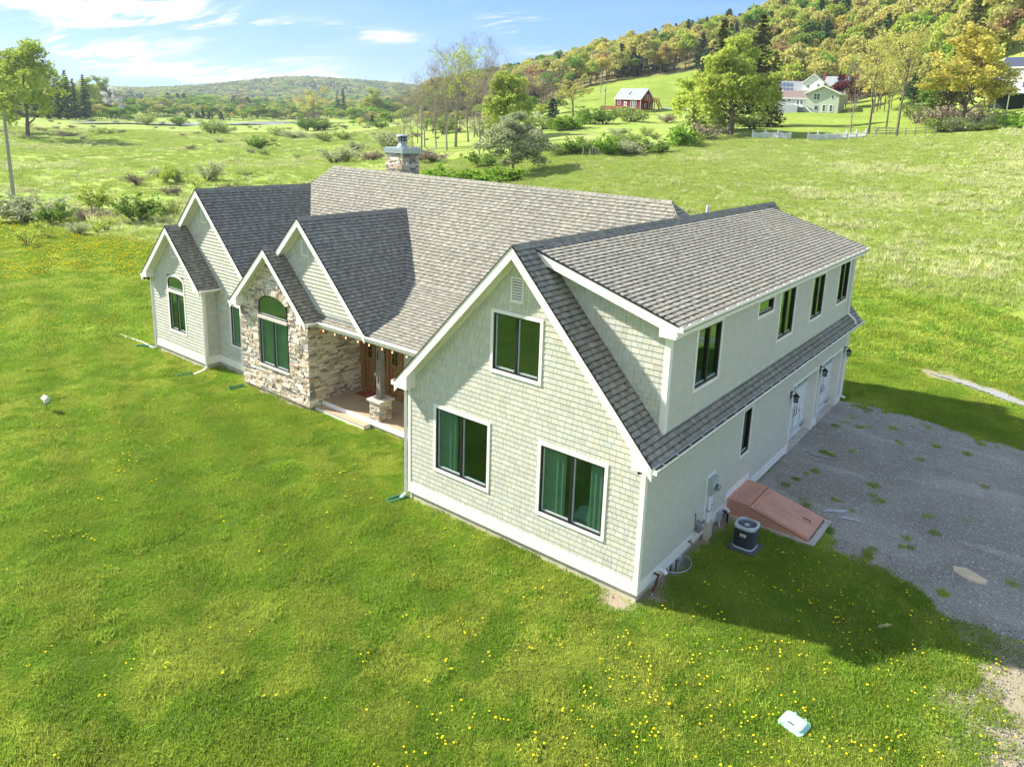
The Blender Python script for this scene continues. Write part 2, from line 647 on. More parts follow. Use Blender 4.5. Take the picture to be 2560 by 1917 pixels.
def leaf_mat(name, color, var=0.35, trans=0.35, objvar=0.12, hue2=None, world_lawn=False, mixw=1.0):
    m = bpy.data.materials.new(name)
    m.use_nodes = True
    t = NT(m.node_tree)
    for n_ in list(t.t.nodes):
        t.t.nodes.remove(n_)
    out = t.n('ShaderNodeOutputMaterial')
    geo = t.n('ShaderNodeNewGeometry')
    pos = geo.outputs['Position']
    at = t.n('ShaderNodeAttribute', attribute_name='tone')
    rgb = t.n('ShaderNodeRGB')
    rgb.outputs[0].default_value = (*color, 1)
    c0 = rgb.outputs[0]
    if world_lawn:
        c0 = t.mix(mixw, c0, lawn_colour(t, pos))
    oi = t.n('ShaderNodeObjectInfo')
    if hue2 is not None:
        c0 = t.mix(oi.outputs['Random'], c0, tuple(hue2))
    k = t.math('MULTIPLY_ADD', t.math('FRACT', t.math('MULTIPLY', oi.outputs['Random'], 7.31)), 2 * objvar, 1 - objvar)
    s = t.n('ShaderNodeVectorMath', operation='SCALE')
    t.l(c0, s.inputs[0]); t.l(k, s.inputs['Scale'])
    cc = t.vmath('MULTIPLY', s.outputs[0], at.outputs['Color'])
    d = t.n('ShaderNodeBsdfDiffuse')
    tr = t.n('ShaderNodeBsdfTranslucent')
    t.l(cc, d.inputs[0]); t.l(cc, tr.inputs[0])
    mx = t.n('ShaderNodeMixShader')
    mx.inputs[0].default_value = trans
    t.l(d.outputs[0], mx.inputs[1]); t.l(tr.outputs[0], mx.inputs[2])
    t.l(mx.outputs[0], out.inputs[0])
    return m
# ---------------------------------------------------------------- terrain
CX, CY = CAM.x, CAM.y


def bearing(px):
    d = pix_dir(px, 254 + 0.0414 * px)
    return math.atan2(d.y, d.x)


R_NODES = [0, 30, 45, 60, 95, 135, 170, 220, 260, 330, 400, 500, 600, 750, 900, 1200, 1800, 2600, 3600]
PROF = {
    -1600: [(0, 0), (3600, 0)],
    -500: [(0, 0), (90, 0), (220, 1.2), (400, 2.6), (700, 6), (1000, 15), (2600, 60), (3600, 60)],
    0: [(0, 0), (90, 0), (220, 1.9), (330, 2.5), (400, 2.6), (600, 7), (1000, 15), (2600, 70), (3600, 60)],
    200: [(0, 0), (90, 0), (220, 1.6), (330, 2.5), (390, 2.7), (430, 3.2), (600, 9), (900, 14), (1500, 20), (2600, 48), (3600, 40)],
    500: [(0, 0), (90, 0.1), (200, 1.7), (300, 2.5), (520, 2.8), (650, 8), (900, 13), (1500, 20), (2600, 62), (3600, 50)],
    800: [(0, 0), (60, 0.1), (90, 0.5), (150, 2.0), (250, 2.8), (480, 3.6), (600, 8), (750, 10), (1200, 14), (1800, 50), (2600, 135), (3600, 120)],
    1000: [(0, 0), (60, 0.4), (95, 1.7), (150, 3.5), (250, 5.2), (400, 8), (600, 12), (900, 16), (1800, 55), (2600, 118), (3600, 100)],
    1130: [(0, 0), (45, 0.3), (60, 1.0), (95, 2.7), (150, 3.8), (250, 8.2), (400, 17), (600, 33), (750, 42), (1200, 40), (2600, 100), (3600, 80)],
    1261: [(0, 0), (45, 0.5), (60, 1.3), (100, 3.9), (170, 7.0), (250, 11.2), (350, 17), (500, 28), (700, 45), (900, 45), (3600, 60)],
    1430: [(0, 0), (30, 0.1), (60, 1.6), (110, 6.0), (190, 10.2), (250, 15.5), (340, 26), (500, 44), (620, 56), (900, 60), (3600, 60)],
    1600: [(0, 0), (30, 0.15), (60, 1.9), (115, 6.4), (190, 11.2), (232, 14.8), (330, 30.5), (420, 44), (550, 62), (700, 70), (3600, 74)],
    1900: [(0, 0), (30, 0.2), (60, 2.6), (100, 6.4), (135, 9.5), (226, 15.9), (262, 19.5), (285, 22.5), (330, 40), (420, 61), (520, 77), (700, 92), (3600, 100)],
    2200: [(0, 0), (30, 0.2), (60, 2.7), (135, 10.0), (180, 13.2), (225, 16.8), (262, 21.5), (290, 28), (420, 88), (600, 132), (3600, 150)],
    2560: [(0, 0), (30, 0.2), (60, 2.8), (135, 11.5), (170, 17.0), (215, 24), (420, 116), (600, 165), (3600, 170)],
    3100: [(0, 0), (30, 0.2), (60, 2.8), (135, 11.5), (170, 17.0), (215, 24), (420, 110), (600, 150), (3600, 150)],
    4200: [(0, 0), (60, 0), (200, 4), (3600, 10)],
}
_keys = sorted(PROF)
_th = np.array([bearing(k) if -700 < k < 3200 else None for k in _keys], dtype=object)
_th[0] = bearing(-500) + 0.5
_th[-1] = bearing(3100) - 0.5
for i_, k_ in enumerate(_keys):
    if _th[i_] is None:
        _th[i_] = bearing(k_)
_th = np.array(_th, float)
_lr = np.linspace(math.log(8), math.log(3600), 170)
_thg = np.linspace(_th[-1] - 0.35, _th[0] + 0.35, 220)
_tab = np.empty((len(_keys), len(_lr)))
for i_, k_ in enumerate(_keys):
    pr = PROF[k_]
    _tab[i_] = np.interp(np.exp(_lr), [p[0] for p in pr], [p[1] for p in pr])
_grid = np.empty((len(_thg), len(_lr)))
for j_ in range(len(_lr)):
    _grid[:, j_] = np.interp(_thg, _th[::-1], _tab[::-1, j_])
_k = np.ones(5) / 5
for _ in range(2):
    _p = np.pad(_grid, ((2, 2), (0, 0)), mode='edge')
    _grid = sum(_p[i:i + _grid.shape[0]] for i in range(5)) / 5
    _p = np.pad(_grid, ((0, 0), (1, 1)), mode='edge')
    _grid = sum(_p[:, i:i + _grid.shape[1]] for i in range(3)) / 3


def smoothstep(x, a, b):
    t = np.clip((x - a) / (b - a), 0, 1)
    return t * t * (3 - 2 * t)


def hgt(x, y):
    x = np.asarray(x, float); y = np.asarray(y, float)
    dx, dy = x - CX, y - CY
    r = np.hypot(dx, dy)
    th = np.arctan2(dy, dx)
    mid = 0.5 * (_th[0] + _th[-1])
    th = (th - mid + math.pi) % (2 * math.pi) - math.pi + mid
    ti = np.clip((th - _thg[0]) / (_thg[1] - _thg[0]), 0, len(_thg) - 1.001)
    ri = np.clip((np.log(np.maximum(r, 8.01)) - _lr[0]) / (_lr[1] - _lr[0]), 0, len(_lr) - 1.001)
    a, b = ti.astype(int), ri.astype(int)
    fa, fb = ti - a, ri - b
    z = (_grid[a, b] * (1 - fa) * (1 - fb) + _grid[a + 1, b] * fa * (1 - fb) + _grid[a, b + 1] * (1 - fa) * fb + _grid[a + 1, b + 1] * fa * fb)
    z = z * smoothstep(r, 28, 50)
    z = z + -0.245 + (0.03 + 0.0125 * np.clip(y, 0, 17)) * smoothstep(x, -9, -5)
    rough = smoothstep(r, 55, 110)
    z = z + rough * (0.25 * np.sin(x * 0.11 + 1.3 * np.sin(y * 0.07)) + 0.22 * np.sin(y * 0.13 + x * 0.05) + 0.12 * np.sin(x * .31 + y * .23))
    z = z + smoothstep(r, 900, 2400) * (9 * np.sin(x * 0.004) * np.sin(y * 0.0035 + 1) + 4 * np.sin(x * .011 + y * .009))
    return z


def H(x, y):
    return float(hgt(x, y))


def at(px, r, dz=0.0):
    """ground point on a bearing at a horizontal distance from the camera"""
    th = bearing(px)
    x, y = CX + r * math.cos(th), CY + r * math.sin(th)
    return Vector((x, y, H(x, y) + dz))


def vnoise(x, y, s, seed=0.0):
    """cheap smooth value noise, numpy"""
    x = np.asarray(x, float) * s + seed * 17.3
    y = np.asarray(y, float) * s + seed * 31.7
    xi, yi = np.floor(x).astype(np.int64), np.floor(y).astype(np.int64)
    fx, fy = x - xi, y - yi
    fx, fy = fx * fx * (3 - 2 * fx), fy * fy * (3 - 2 * fy)

    def h(i, j):
        n = (i * 374761393 + j * 668265263) & 0x7fffffff
        n = ((n ^ (n >> 13)) * 1274126177) & 0x7fffffff
        return (n ^ (n >> 16)) % 10007 / 10007.0
    return (h(xi, yi) * (1 - fx) * (1 - fy) + h(xi + 1, yi) * fx * (1 - fy) + h(xi, yi + 1) * (1 - fx) * fy + h(xi + 1, yi + 1) * fx * fy)


def fbm(x, y, s, seed=0.0):
    return 0.5 * vnoise(x, y, s, seed) + 0.3 * vnoise(x, y, s * 2.1, seed + 1) + 0.2 * vnoise(x, y, s * 4.3, seed + 2)


# the mown edge of the lawn: left of the house it runs behind the front gables, right of it out across the slope
def lawn_mask(x, y):
    """1 on mown grass, 0 in the rough"""
    x = np.asarray(x, float); y = np.asarray(y, float)
    w = (fbm(x, y, 0.12, 3) - 0.5) * 3.0
    edge_left = 14.5 - (x + 30) * 0.02        # y of the mown edge for x < -20
    # boundary polyline y_b(x)
    xb = np.array([-300, -90, -70.5, -52, -38, -30, -20, -6, 4, 12, 20, 35, 60, 300])
    yb = np.array([-30, 6.0, 10.5, 14.0, 17.0, 19.0, 23.0, 33.0, 33.0, 31.0, 27.0, 20, 10, -40])
    b = np.interp(x, xb, yb)
    return smoothstep(b - y + w * 0.35, -0.7, 0.7)


HOUSE_FOOT = [(-7.25, -0.05, 0.05, 15.9), (-25.1, 1.9, -20.9, 14), (-25.1, 2.45, -7, 13), (-18.5, 2.0, -14.3, 5), (-14.4, 2.16, -11.6, 5), (-14.4, 2.46, -7.2, 5),
              (0, 4.75, 2.42, 6.4)]


def in_house(x, y, pad=0.0):
    m = np.zeros(np.shape(x), bool)
    for a, b, c, d in HOUSE_FOOT:
        m |= (x > a - pad) & (x < c + pad) & (y > b - pad) & (y < d + pad)
    return m


DRIVE = [(-0.8, 6.45), (2.35, 6.45), (2.6, 5.3), (2.55, 4.75), (3.2, 4.72), (4.16, 4.83), (5.0, 4.25), (5.5, 3.9), (6.2, 4.05), (7.0, 3.95), (8.5, 4.3),
         (11, 4.2), (16, 3.0), (24, 0.5), (27, 14.0), (20, 14.8), (12, 15.35), (8.0, 15.5), (6.18, 15.57), (5.16, 15.56), (4.02, 15.75), (3.19, 16.02),
         (2.35, 16.17), (1.01, 16.4), (-0.8, 15.87)]


def in_poly(x, y, poly):
    x = np.asarray(x, float); y = np.asarray(y, float)
    c = np.zeros(x.shape, bool)
    n = len(poly)
    for i in range(n):
        x0, y0 = poly[i]; x1, y1 = poly[(i + 1) % n]
        cond = ((y0 > y) != (y1 > y)) & (x < (x1 - x0) * (y - y0) / (y1 - y0 + 1e-12) + x0)
        c ^= cond
    return c


def dist_poly(x, y, poly):
    x = np.asarray(x, float); y = np.asarray(y, float)
    best = np.full(x.shape, 1e9)
    n = len(poly)
    for i in range(n):
        x0, y0 = poly[i]; x1, y1 = poly[(i + 1) % n]
        ex, ey = x1 - x0, y1 - y0
        t = np.clip(((x - x0) * ex + (y - y0) * ey) / (ex * ex + ey * ey + 1e-9), 0, 1)
        best = np.minimum(best, np.hypot(x - x0 - t * ex, y - y0 - t * ey))
    return best


def drive_sd(x, y):
    """signed distance to the gravel edge, positive inside, ragged"""
    s = np.where(in_poly(x, y, DRIVE), 1, -1) * dist_poly(x, y, DRIVE)
    return s + (fbm(x, y, 1.3, 9) - 0.5) * 0.55


SPARSE = [(5.55, 3.9), (5.6, 2.9), (5.9, 1.0), (6.1, 0.4), (6.5, -0.3), (7.0, -2.0), (9, -5), (25, -5), (25, 1.5), (12, 4.2), (7, 4.2)]


def sparse_w(x, y):
    s = 0.15 + np.where(in_poly(x, y, SPARSE), 1, -1) * dist_poly(x, y, SPARSE)
    return smoothstep(s + (fbm(x, y, 0.9, 5) - 0.5) * 1.6, -0.35, 0.7)


PUD = [(2.2, 21.75), (3.4, 21.5), (4.6, 21.05), (5.4, 20.55), (6.4, 20.1), (8.0, 19.6)]


def puddle_d(x, y):
    return dist_poly(x, y, PUD + PUD[::-1][1:-1])


def soil_w(x, y):
    """bare soil: strips along the foundation, a few worn patches"""
    x = np.asarray(x, float); y = np.asarray(y, float)
    w = np.zeros(x.shape)
    n = fbm(x, y, 2.3, 11)

    def strip(d, a):
        return smoothstep(a - d + (n - 0.5) * 0.55, 0, 0.16)
    w = np.maximum(w, np.where((y > -0.2) & (y < 5.0) & (x > -0.1), strip(np.abs(x), 0.42), 0))
    w = np.maximum(w, np.where((x > -7.2) & (x < 0.2) & (y < 0.1), strip(np.abs(y), 0.10), 0))
    w = np.maximum(w, strip(np.hypot(x + 0.35, (y + 0.28) * 1.6), 0.62))
    w = np.maximum(w, strip(np.hypot(x - 0.45, (y - 0.5)), 0.35))
    w = np.maximum(w, np.where((x > -25) & (x < -20.7), strip(np.abs(y - 1.9), 0.22), 0))
    w = np.maximum(w, np.where((x > -18.6) & (x < -14.2), strip(np.abs(y - 2.0), 0.28), 0))
    w = np.maximum(w, np.where((x > -21) & (x < -18.4), strip(np.abs(y - 2.45), 0.3), 0))
    w = np.maximum(w, np.where(x > 1, smoothstep(1.1 - puddle_d(x, y) + (n - .5) * 1.3, 0, .7) * .75, 0))
    w = np.maximum(w, smoothstep(fbm(x, y, 1.1, 21), 0.80, 0.86) * 0.6 * (np.hypot(x - CX, y - CY) < 60))
    w = np.maximum(w, 0.8 * smoothstep(fbm(x, y, 1.7, 2), 0.62, 0.72) * (np.hypot(x - 5.4, (y - 2.0) * .5) < 1.2))
    return np.clip(w, 0, 1)


# polar sheet, fine where it is close
ang_vis0, ang_vis1 = bearing(2560) - 0.12, bearing(0) + 0.12
angs = np.concatenate([np.linspace(ang_vis0, ang_vis1, 330), np.linspace(ang_vis1, ang_vis0 + 2 * math.pi, 50)[1:-1]])
rr = [0.0, 1.5]
while rr[-1] < 3500:
    rr.append(rr[-1] * 1.016 + 0.02)
rr = np.array(rr)
NA, NR = len(angs), len(rr)
A, Rr = np.meshgrid(angs, rr[1:])
gx = CX + Rr * np.cos(A); gy = CY + Rr * np.sin(A)
gz = hgt(gx, gy)
well = np.hypot(gx - 0.05, gy - 1.9) < 0.36
gz -= 0.0
verts = np.concatenate([[[CX, CY, H(CX, CY)]], np.stack([gx.ravel(), gy.ravel(), gz.ravel()], 1)])
i, j = np.meshgrid(np.arange(NA), np.arange(NR - 2))
a_ = 1 + j * NA + i
b_ = 1 + j * NA + (i + 1) % NA
quads = np.stack([a_, a_ + NA, b_ + NA, b_], -1).reshape(-1, 4)
tris = np.stack([np.zeros(NA, int), 1 + np.arange(NA), 1 + (np.arange(NA) + 1) % NA], -1)
wd = np.hypot(verts[:, 0], verts[:, 1] - 1.9)          # an opening round the window well, closed by its own finer sheet below
quads = quads[~(wd[quads].max(1) < 0.95)]
flat = np.concatenate([quads.ravel(), tris.ravel()])
sizes = np.concatenate([np.full(len(quads), 4), np.full(len(tris), 3)])

M_ground = bpy.data.materials.new('meadow_and_lawn')
M_ground.use_nodes = True
t = NT(M_ground.node_tree)
bs = M_ground.node_tree.nodes['Principled BSDF']
geo = t.n('ShaderNodeNewGeometry'); pos = geo.outputs['Position']
sp = t.n('ShaderNodeAttribute', attribute_name='splat')
ss = t.n('ShaderNodeSeparateColor'); t.l(sp.outputs['Color'], ss.inputs[0])
lawn = t.mix(1.0, lawn_colour(t, pos), (0.62, 0.64, 0.62), 'MULTIPLY')  # lawn floor darkened in place of the blades' own shade
a, b, c = green_mix(t, pos)
# rough meadow: greens with straw and brown patches
mead = t.mix(t.ramp(a, 0.38, 0.62), (0.23, 0.34, 0.055), (0.33, 0.42, 0.09))
mead = t.mix(t.math('MULTIPLY', t.ramp(b, 0.50, 0.72), 0.55), mead, (0.38, 0.35, 0.16))
mead = t.mix(t.math('MULTIPLY', t.ramp(c, 0.5, 0.8), 0.4), mead, (0.14, 0.23, 0.04))
n4 = t.noise(pos, 0.035, 5, 0.6)
mead = t.mix(t.math('MULTIPLY', t.ramp(n4, 0.52, 0.64), 0.5), mead, (0.36, 0.34, 0.15))
dry = t.mix(t.ramp(b, 0.35, 0.65), (0.30, 0.40, 0.09), (0.42, 0.47, 0.16))
mead = t.mix(ss.outputs[1], mead, dry)
n5 = t.noise(pos, 26, 3, 0.7)
soil = t.mix(n5, (0.20, 0.155, 0.10), (0.44, 0.38, 0.28))
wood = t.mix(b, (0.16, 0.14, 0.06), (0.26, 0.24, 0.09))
g = t.mix(ss.outputs[0], mead, lawn)
g = t.mix(ss.outputs[2], g, soil)
al = t.math('SUBTRACT', 1.0, sp.outputs['Alpha'])
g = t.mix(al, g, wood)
t.l(g, bs.inputs['Base Color'])
bs.inputs['Roughness'].default_value = 0.95
bs.inputs['Specular IOR Level'].default_value = 0.1
bp = t.n('ShaderNodeBump'); bp.inputs['Strength'].default_value = 0.7; bp.inputs['Distance'].default_value = 0.12
t.l(t.math('ADD', t.math('MULTIPLY', b, 1.0), t.math('MULTIPLY', c, 0.5)), bp.inputs['Height'])
t.l(bp.outputs[0], bs.inputs['Normal'])
me = mesh_np('ground', verts, flat, sizes, [M_ground], smooth=True)
vx, vy = verts[:, 0], verts[:, 1]
vr = np.hypot(vx - CX, vy - CY)
vth = np.arctan2(vy - CY, vx - CX)
splat = np.zeros((len(verts), 4), np.float32)
splat[:, 0] = lawn_mask(vx, vy)
# lawns of the neighbours and the green hayfield beyond the red house
def near_pt(px, r, R):
    p = at(px, r)
    return smoothstep(-np.hypot(vx - p.x, vy - p.y), -R, -R * 0.6)
bx = lambda p0, p1: smoothstep(-vth, -bearing(p0), -bearing(p0) + 0.01) * smoothstep(vth, bearing(p1), bearing(p1) + 0.01)
nb = bx(1860, 2360) * smoothstep(vr, 137, 141) * smoothstep(-vr, -262, -250)
nb = np.maximum(nb, bx(1400, 1870) * smoothstep(vr, 215, 225) * smoothstep(-vr, -345, -335))
nb = np.maximum(nb, bx(2360, 2700) * smoothstep(vr, 150, 156) * smoothstep(-vr, -200, -190))
splat[:, 0] = np.maximum(splat[:, 0], nb * 0.9)
rw = smoothstep(-vth, -bearing(1150), -bearing(1450)) * smoothstep(vr, 44, 55) * smoothstep(-vr, -150, -130)
splat[:, 1] = rw * (0.25 + 0.75 * fbm(vx, vy, 0.12, 4)) * np.where(vr > 110, smoothstep(-vth, -bearing(1500), -bearing(1750)), 1)
splat[:, 2] = np.where(vr < 60, np.maximum(soil_w(vx, vy), 0.9 * sparse_w(vx, vy) * (0.35 + 0.65 * smoothstep(fbm(vx, vy, 0.9, 77), .24, .42))), 0)
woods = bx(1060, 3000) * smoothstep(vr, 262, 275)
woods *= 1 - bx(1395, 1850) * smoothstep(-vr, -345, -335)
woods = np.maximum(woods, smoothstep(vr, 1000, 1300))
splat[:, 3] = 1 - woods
at_ = me.attributes.new('splat', 'FLOAT_COLOR', 'POINT')
at_.data.foreach_set('color', splat.ravel())
ground = link_mesh('ground', me)
pr_, pa_ = np.linspace(0, 1, 9), np.linspace(0, 2 * math.pi, 49)
PA, PR = np.meshgrid(pa_, pr_)
ex = np.cos(PA) * (0.37 + (1.15 - .37) * PR); ey = np.sin(PA) * (0.45 + (1.15 - .45) * PR) + 1.9
pv_ = np.stack([ex.ravel(), ey.ravel(), (hgt(ex, ey) + .004).ravel()], 1)
i0, j0 = np.meshgrid(np.arange(48), np.arange(8))
a0 = j0 * 49 + i0
q0 = np.stack([a0, a0 + 49, a0 + 50, a0 + 1], -1).reshape(-1, 4)
me2 = mesh_np('ground_by_well', pv_, q0.ravel(), np.full(len(q0), 4), [M_ground], smooth=True)
sp2 = np.zeros((len(pv_), 4), np.float32); sp2[:, 0] = 1; sp2[:, 2] = soil_w(pv_[:, 0], pv_[:, 1]); sp2[:, 3] = 1
me2.attributes.new('splat', 'FLOAT_COLOR', 'POINT').data.foreach_set('color', sp2.ravel())
tag(link_mesh('ground', me2), kind='structure')
tag(ground, kind='structure')

# ---------------------------------------------------------------- gravel driveway
N_ = 0.11
dx = np.arange(-0.2, 26, N_); dy = np.arange(0, 17.0, N_)
DX, DY = np.meshgrid(dx, dy)
sd = drive_sd(DX, DY)
inside = sd > 0
inside &= ~((DX < 0.004) | ((DX < 2.40) & (DY < 6.38)))
idx = -np.ones(DX.shape, int)
fx, fy = [], []
need = np.zeros(DX.shape, bool)
cell = inside[:-1, :-1] & inside[1:, :-1] & inside[:-1, 1:] & inside[1:, 1:]
for s in ((0, 0), (1, 0), (0, 1), (1, 1)):
    need[s[0]:need.shape[0] - 1 + s[0], s[1]:need.shape[1] - 1 + s[1]] |= cell
idx[need] = np.arange(need.sum())
hv = hgt(DX, DY) + 0.006 + 0.012 * np.minimum(np.maximum(sd, 0), 0.6) / 0.6 + (fbm(DX, DY, 1.0, 6) - .5) * 0.02
V = np.stack([DX[need], DY[need], hv[need]], 1)
cj, ci = np.nonzero(cell)
Q = np.stack([idx[cj, ci], idx[cj, ci + 1], idx[cj + 1, ci + 1], idx[cj + 1, ci]], 1)
M_gravel = bpy.data.materials.new('gravel')
M_gravel.use_nodes = True
t = NT(M_gravel.node_tree); bs = M_gravel.node_tree.nodes['Principled BSDF']
geo = t.n('ShaderNodeNewGeometry'); pos = geo.outputs['Position']
vo = t.n('ShaderNodeTexVoronoi'); vo.inputs['Scale'].default_value = 38; t.l(pos, vo.inputs['Vector'])
n1 = t.noise(pos, 0.45, 5, 0.6, 0.5); n2 = t.noise(pos, 5, 4, 0.6); n3 = t.noise(pos, 60, 2, 0.6)
mpg = t.n('ShaderNodeMapping'); mpg.inputs['Scale'].default_value = (0.35, 1.6, 1); mpg.inputs['Rotation'].default_value = (0, 0, 0.25)
t.l(pos, mpg.inputs[0])
trk = t.noise(mpg.outputs[0], 0.55, 6, 0.62, 0.8)
sepc = t.n('ShaderNodeSeparateColor'); t.l(vo.outputs['Color'], sepc.inputs[0])
c = t.mix(t.ramp(n1, 0.35, 0.65), (0.275, 0.265, 0.215), (0.35, 0.335, 0.275))
c = t.mix(t.math('MULTIPLY', t.ramp(trk, 0.50, 0.68), 0.6), c, (0.50, 0.46, 0.40))
c = t.mix(t.math('MULTIPLY', t.ramp(n2, 0.5, 0.75), 0.35), c, (0.34, 0.30, 0.25))
c = t.mix(t.math('MULTIPLY', sepc.outputs[0], 0.32), c, (0.13, 0.125, 0.12))
c = t.mix(t.ramp(sepc.outputs[1], 0.94, 0.97), c, (0.62, 0.61, 0.60))
t.l(c, bs.inputs['Base Color']); bs.inputs['Roughness'].default_value = 0.9; bs.inputs['Specular IOR Level'].default_value = 0.25
bp = t.n('ShaderNodeBump'); bp.inputs['Strength'].default_value = 0.8; bp.inputs['Distance'].default_value = 0.012
t.l(t.math('ADD', vo.outputs['Distance'], n3), bp.inputs['Height']); t.l(bp.outputs[0], bs.inputs['Normal'])
me = mesh_np('driveway', V, Q.ravel(), np.full(len(Q), 4), [M_gravel], smooth=True)
tag(link_mesh('driveway', me), kind='structure')
# ---------------------------------------------------------------- the house
house = empty('house', (-9.0, 6.0, -0.25))
tag(house, 'large sage shingle house with grey roofs, stone gable and garage wing in the foreground', 'house')


def hb(mb, name, mats, smooth=False, parent=None):
    """a part of the house: mesh built in world space, parented without moving"""
    o = mb.build(name, mats, None, smooth)
    p = parent or house
    o.parent = p
    o.matrix_parent_inverse = Matrix.Translation(-house.location)
    return o


def reparent(o, p):
    o.parent = p
    o.matrix_parent_inverse = Matrix.Identity(4)
    return o


def hbs(mb, name, mats, parent=None):
    """each separate piece becomes a part of its own"""
    for o in islands(mb):
        used = sorted(set(o.m))
        ms = [mats[i] for i in used]
        o.m = [used.index(i) for i in o.m]
        nm = name
        if name == 'rake_board' and used == [1]:
            nm = 'drip_edge'
        if parent is None:
            hb(o, nm, ms)
        else:
            reparent(o.build(nm, ms), parent)



class HPieces(Pieces):
    def flush_to(self, parent):
        self.items.sort(key=lambda t: -t[0])
        for (s, v, f, c) in self.items[:self.limit]:
            MB().add(v, f, c).build(self.name, self.mat, parent)
        if len(self.items) > self.limit:
            mb = MB()
            for (s, v, f, c) in self.items[self.limit:]:
                mb.add(v, f, c)
            tag(mb.build(self.rest, self.mat, parent), kind='stuff')
        print(self.name, len(self.items))


house.location = (0, 0, 0)      # all measurements below are from the near corner of the garage wing

SHG = HPieces('shingle', 'more_shingles', M_shingle)
SHK = HPieces('siding_shake', 'more_siding_shakes', M_shake)
STN = HPieces('stone', 'more_stones', M_stone)
CAPS = []


def shingle_field(fr, region, expo=0.141, seed=0, light=1.0):
    region = ccw(region)
    rnd = random.Random(seed)
    u0 = min(p[0] for p in region); u1 = max(p[0] for p in region)
    v0 = min(p[1] for p in region); v1 = max(p[1] for p in region)
    nrow = int((v1 - v0) / expo) + 1
    for r in range(nrow):
        a = v0 + r * expo
        b = min(a + expo, v1)
        if b - a < 0.01:
            continue
        u = u0 - rnd.random() * 0.3
        up = rnd.random() < 0.5
        rowt = 1 + rnd.uniform(-0.04, 0.04)
        while u < u1:
            w = rnd.choice((0.10, 0.13, 0.16, 0.16, 0.2, 0.24)) if up else rnd.choice((0.09, 0.12, 0.16, 0.2))
            q = clip(rect(u, min(u + w, u1 + 0.01), a, b), region)
            if len(q) > 2 and area(q) > 1e-4:
                th = 0.022 if up else 0.012
                tn = rowt * (rnd.uniform(0.95, 1.22) if up else rnd.uniform(0.80, 1.0)) * light
                hue = rnd.uniform(-0.03, 0.03)
                base_ = (tn * (1 + hue), tn, tn * (1 - hue))
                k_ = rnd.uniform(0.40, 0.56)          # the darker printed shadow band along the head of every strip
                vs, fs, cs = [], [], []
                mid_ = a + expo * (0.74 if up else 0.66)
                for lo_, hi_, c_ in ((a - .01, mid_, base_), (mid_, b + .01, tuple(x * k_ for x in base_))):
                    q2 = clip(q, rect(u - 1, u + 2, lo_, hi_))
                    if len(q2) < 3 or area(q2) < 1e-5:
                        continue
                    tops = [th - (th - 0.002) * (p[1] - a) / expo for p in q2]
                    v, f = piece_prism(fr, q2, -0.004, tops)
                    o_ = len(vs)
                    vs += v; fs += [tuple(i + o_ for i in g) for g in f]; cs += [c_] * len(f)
                if vs:
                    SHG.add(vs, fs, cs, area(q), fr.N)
            u += w
            up = not up if rnd.random() < 0.85 else up


def shake_field(fr, region, holes=(), expo=0.134, v_start=0.0, seed=0, dep=0.017, tv=0.045, slot=0.004, gap=0.0035):
    region = ccw(region)
    rnd = random.Random(seed)
    u0 = min(p[0] for p in region); u1 = max(p[0] for p in region)
    v1 = max(p[1] for p in region)
    r = 0
    a = v_start
    while a < v1:
        b = a + expo
        u = u0 - rnd.random() * 0.25
        while u < u1:
            w = rnd.choice((0.11, 0.14, 0.17, 0.2, 0.24))
            for (p, q, s, t_) in free_rects(u + gap, u + w - gap, a, b - slot, holes):
                if q - p < 0.004 or t_ - s < 0.004:
                    continue
                poly = clip(rect(p, q, s, t_), region)
                if len(poly) > 2 and area(poly) > 2e-4:
                    tops = [dep - (dep - .004) * (x[1] - a) / expo for x in poly]
                    v, f = piece_prism(fr, poly, -0.003, tops)
                    g = rnd.gauss(1.0, tv)
                    hue = rnd.gauss(0, 0.018)
                    SHK.add(v, f, (g * (1 + hue), g, g * (1 - hue * 1.5)), area(poly), fr.N)
            u += w
        a = b
        r += 1


STONE_TONES = [(0.50, 0.44, 0.35), (0.56, 0.50, 0.42), (0.62, 0.57, 0.50), (0.42, 0.36, 0.28), (0.36, 0.31, 0.26), (0.47, 0.39, 0.28), (0.66, 0.63, 0.59), (0.60, 0.53, 0.43), (0.58, 0.54, 0.47),
               (0.30, 0.26, 0.23), (0.21, 0.195, 0.19), (0.53, 0.43, 0.34), (0.44, 0.42, 0.40), (0.40, 0.30, 0.21)]


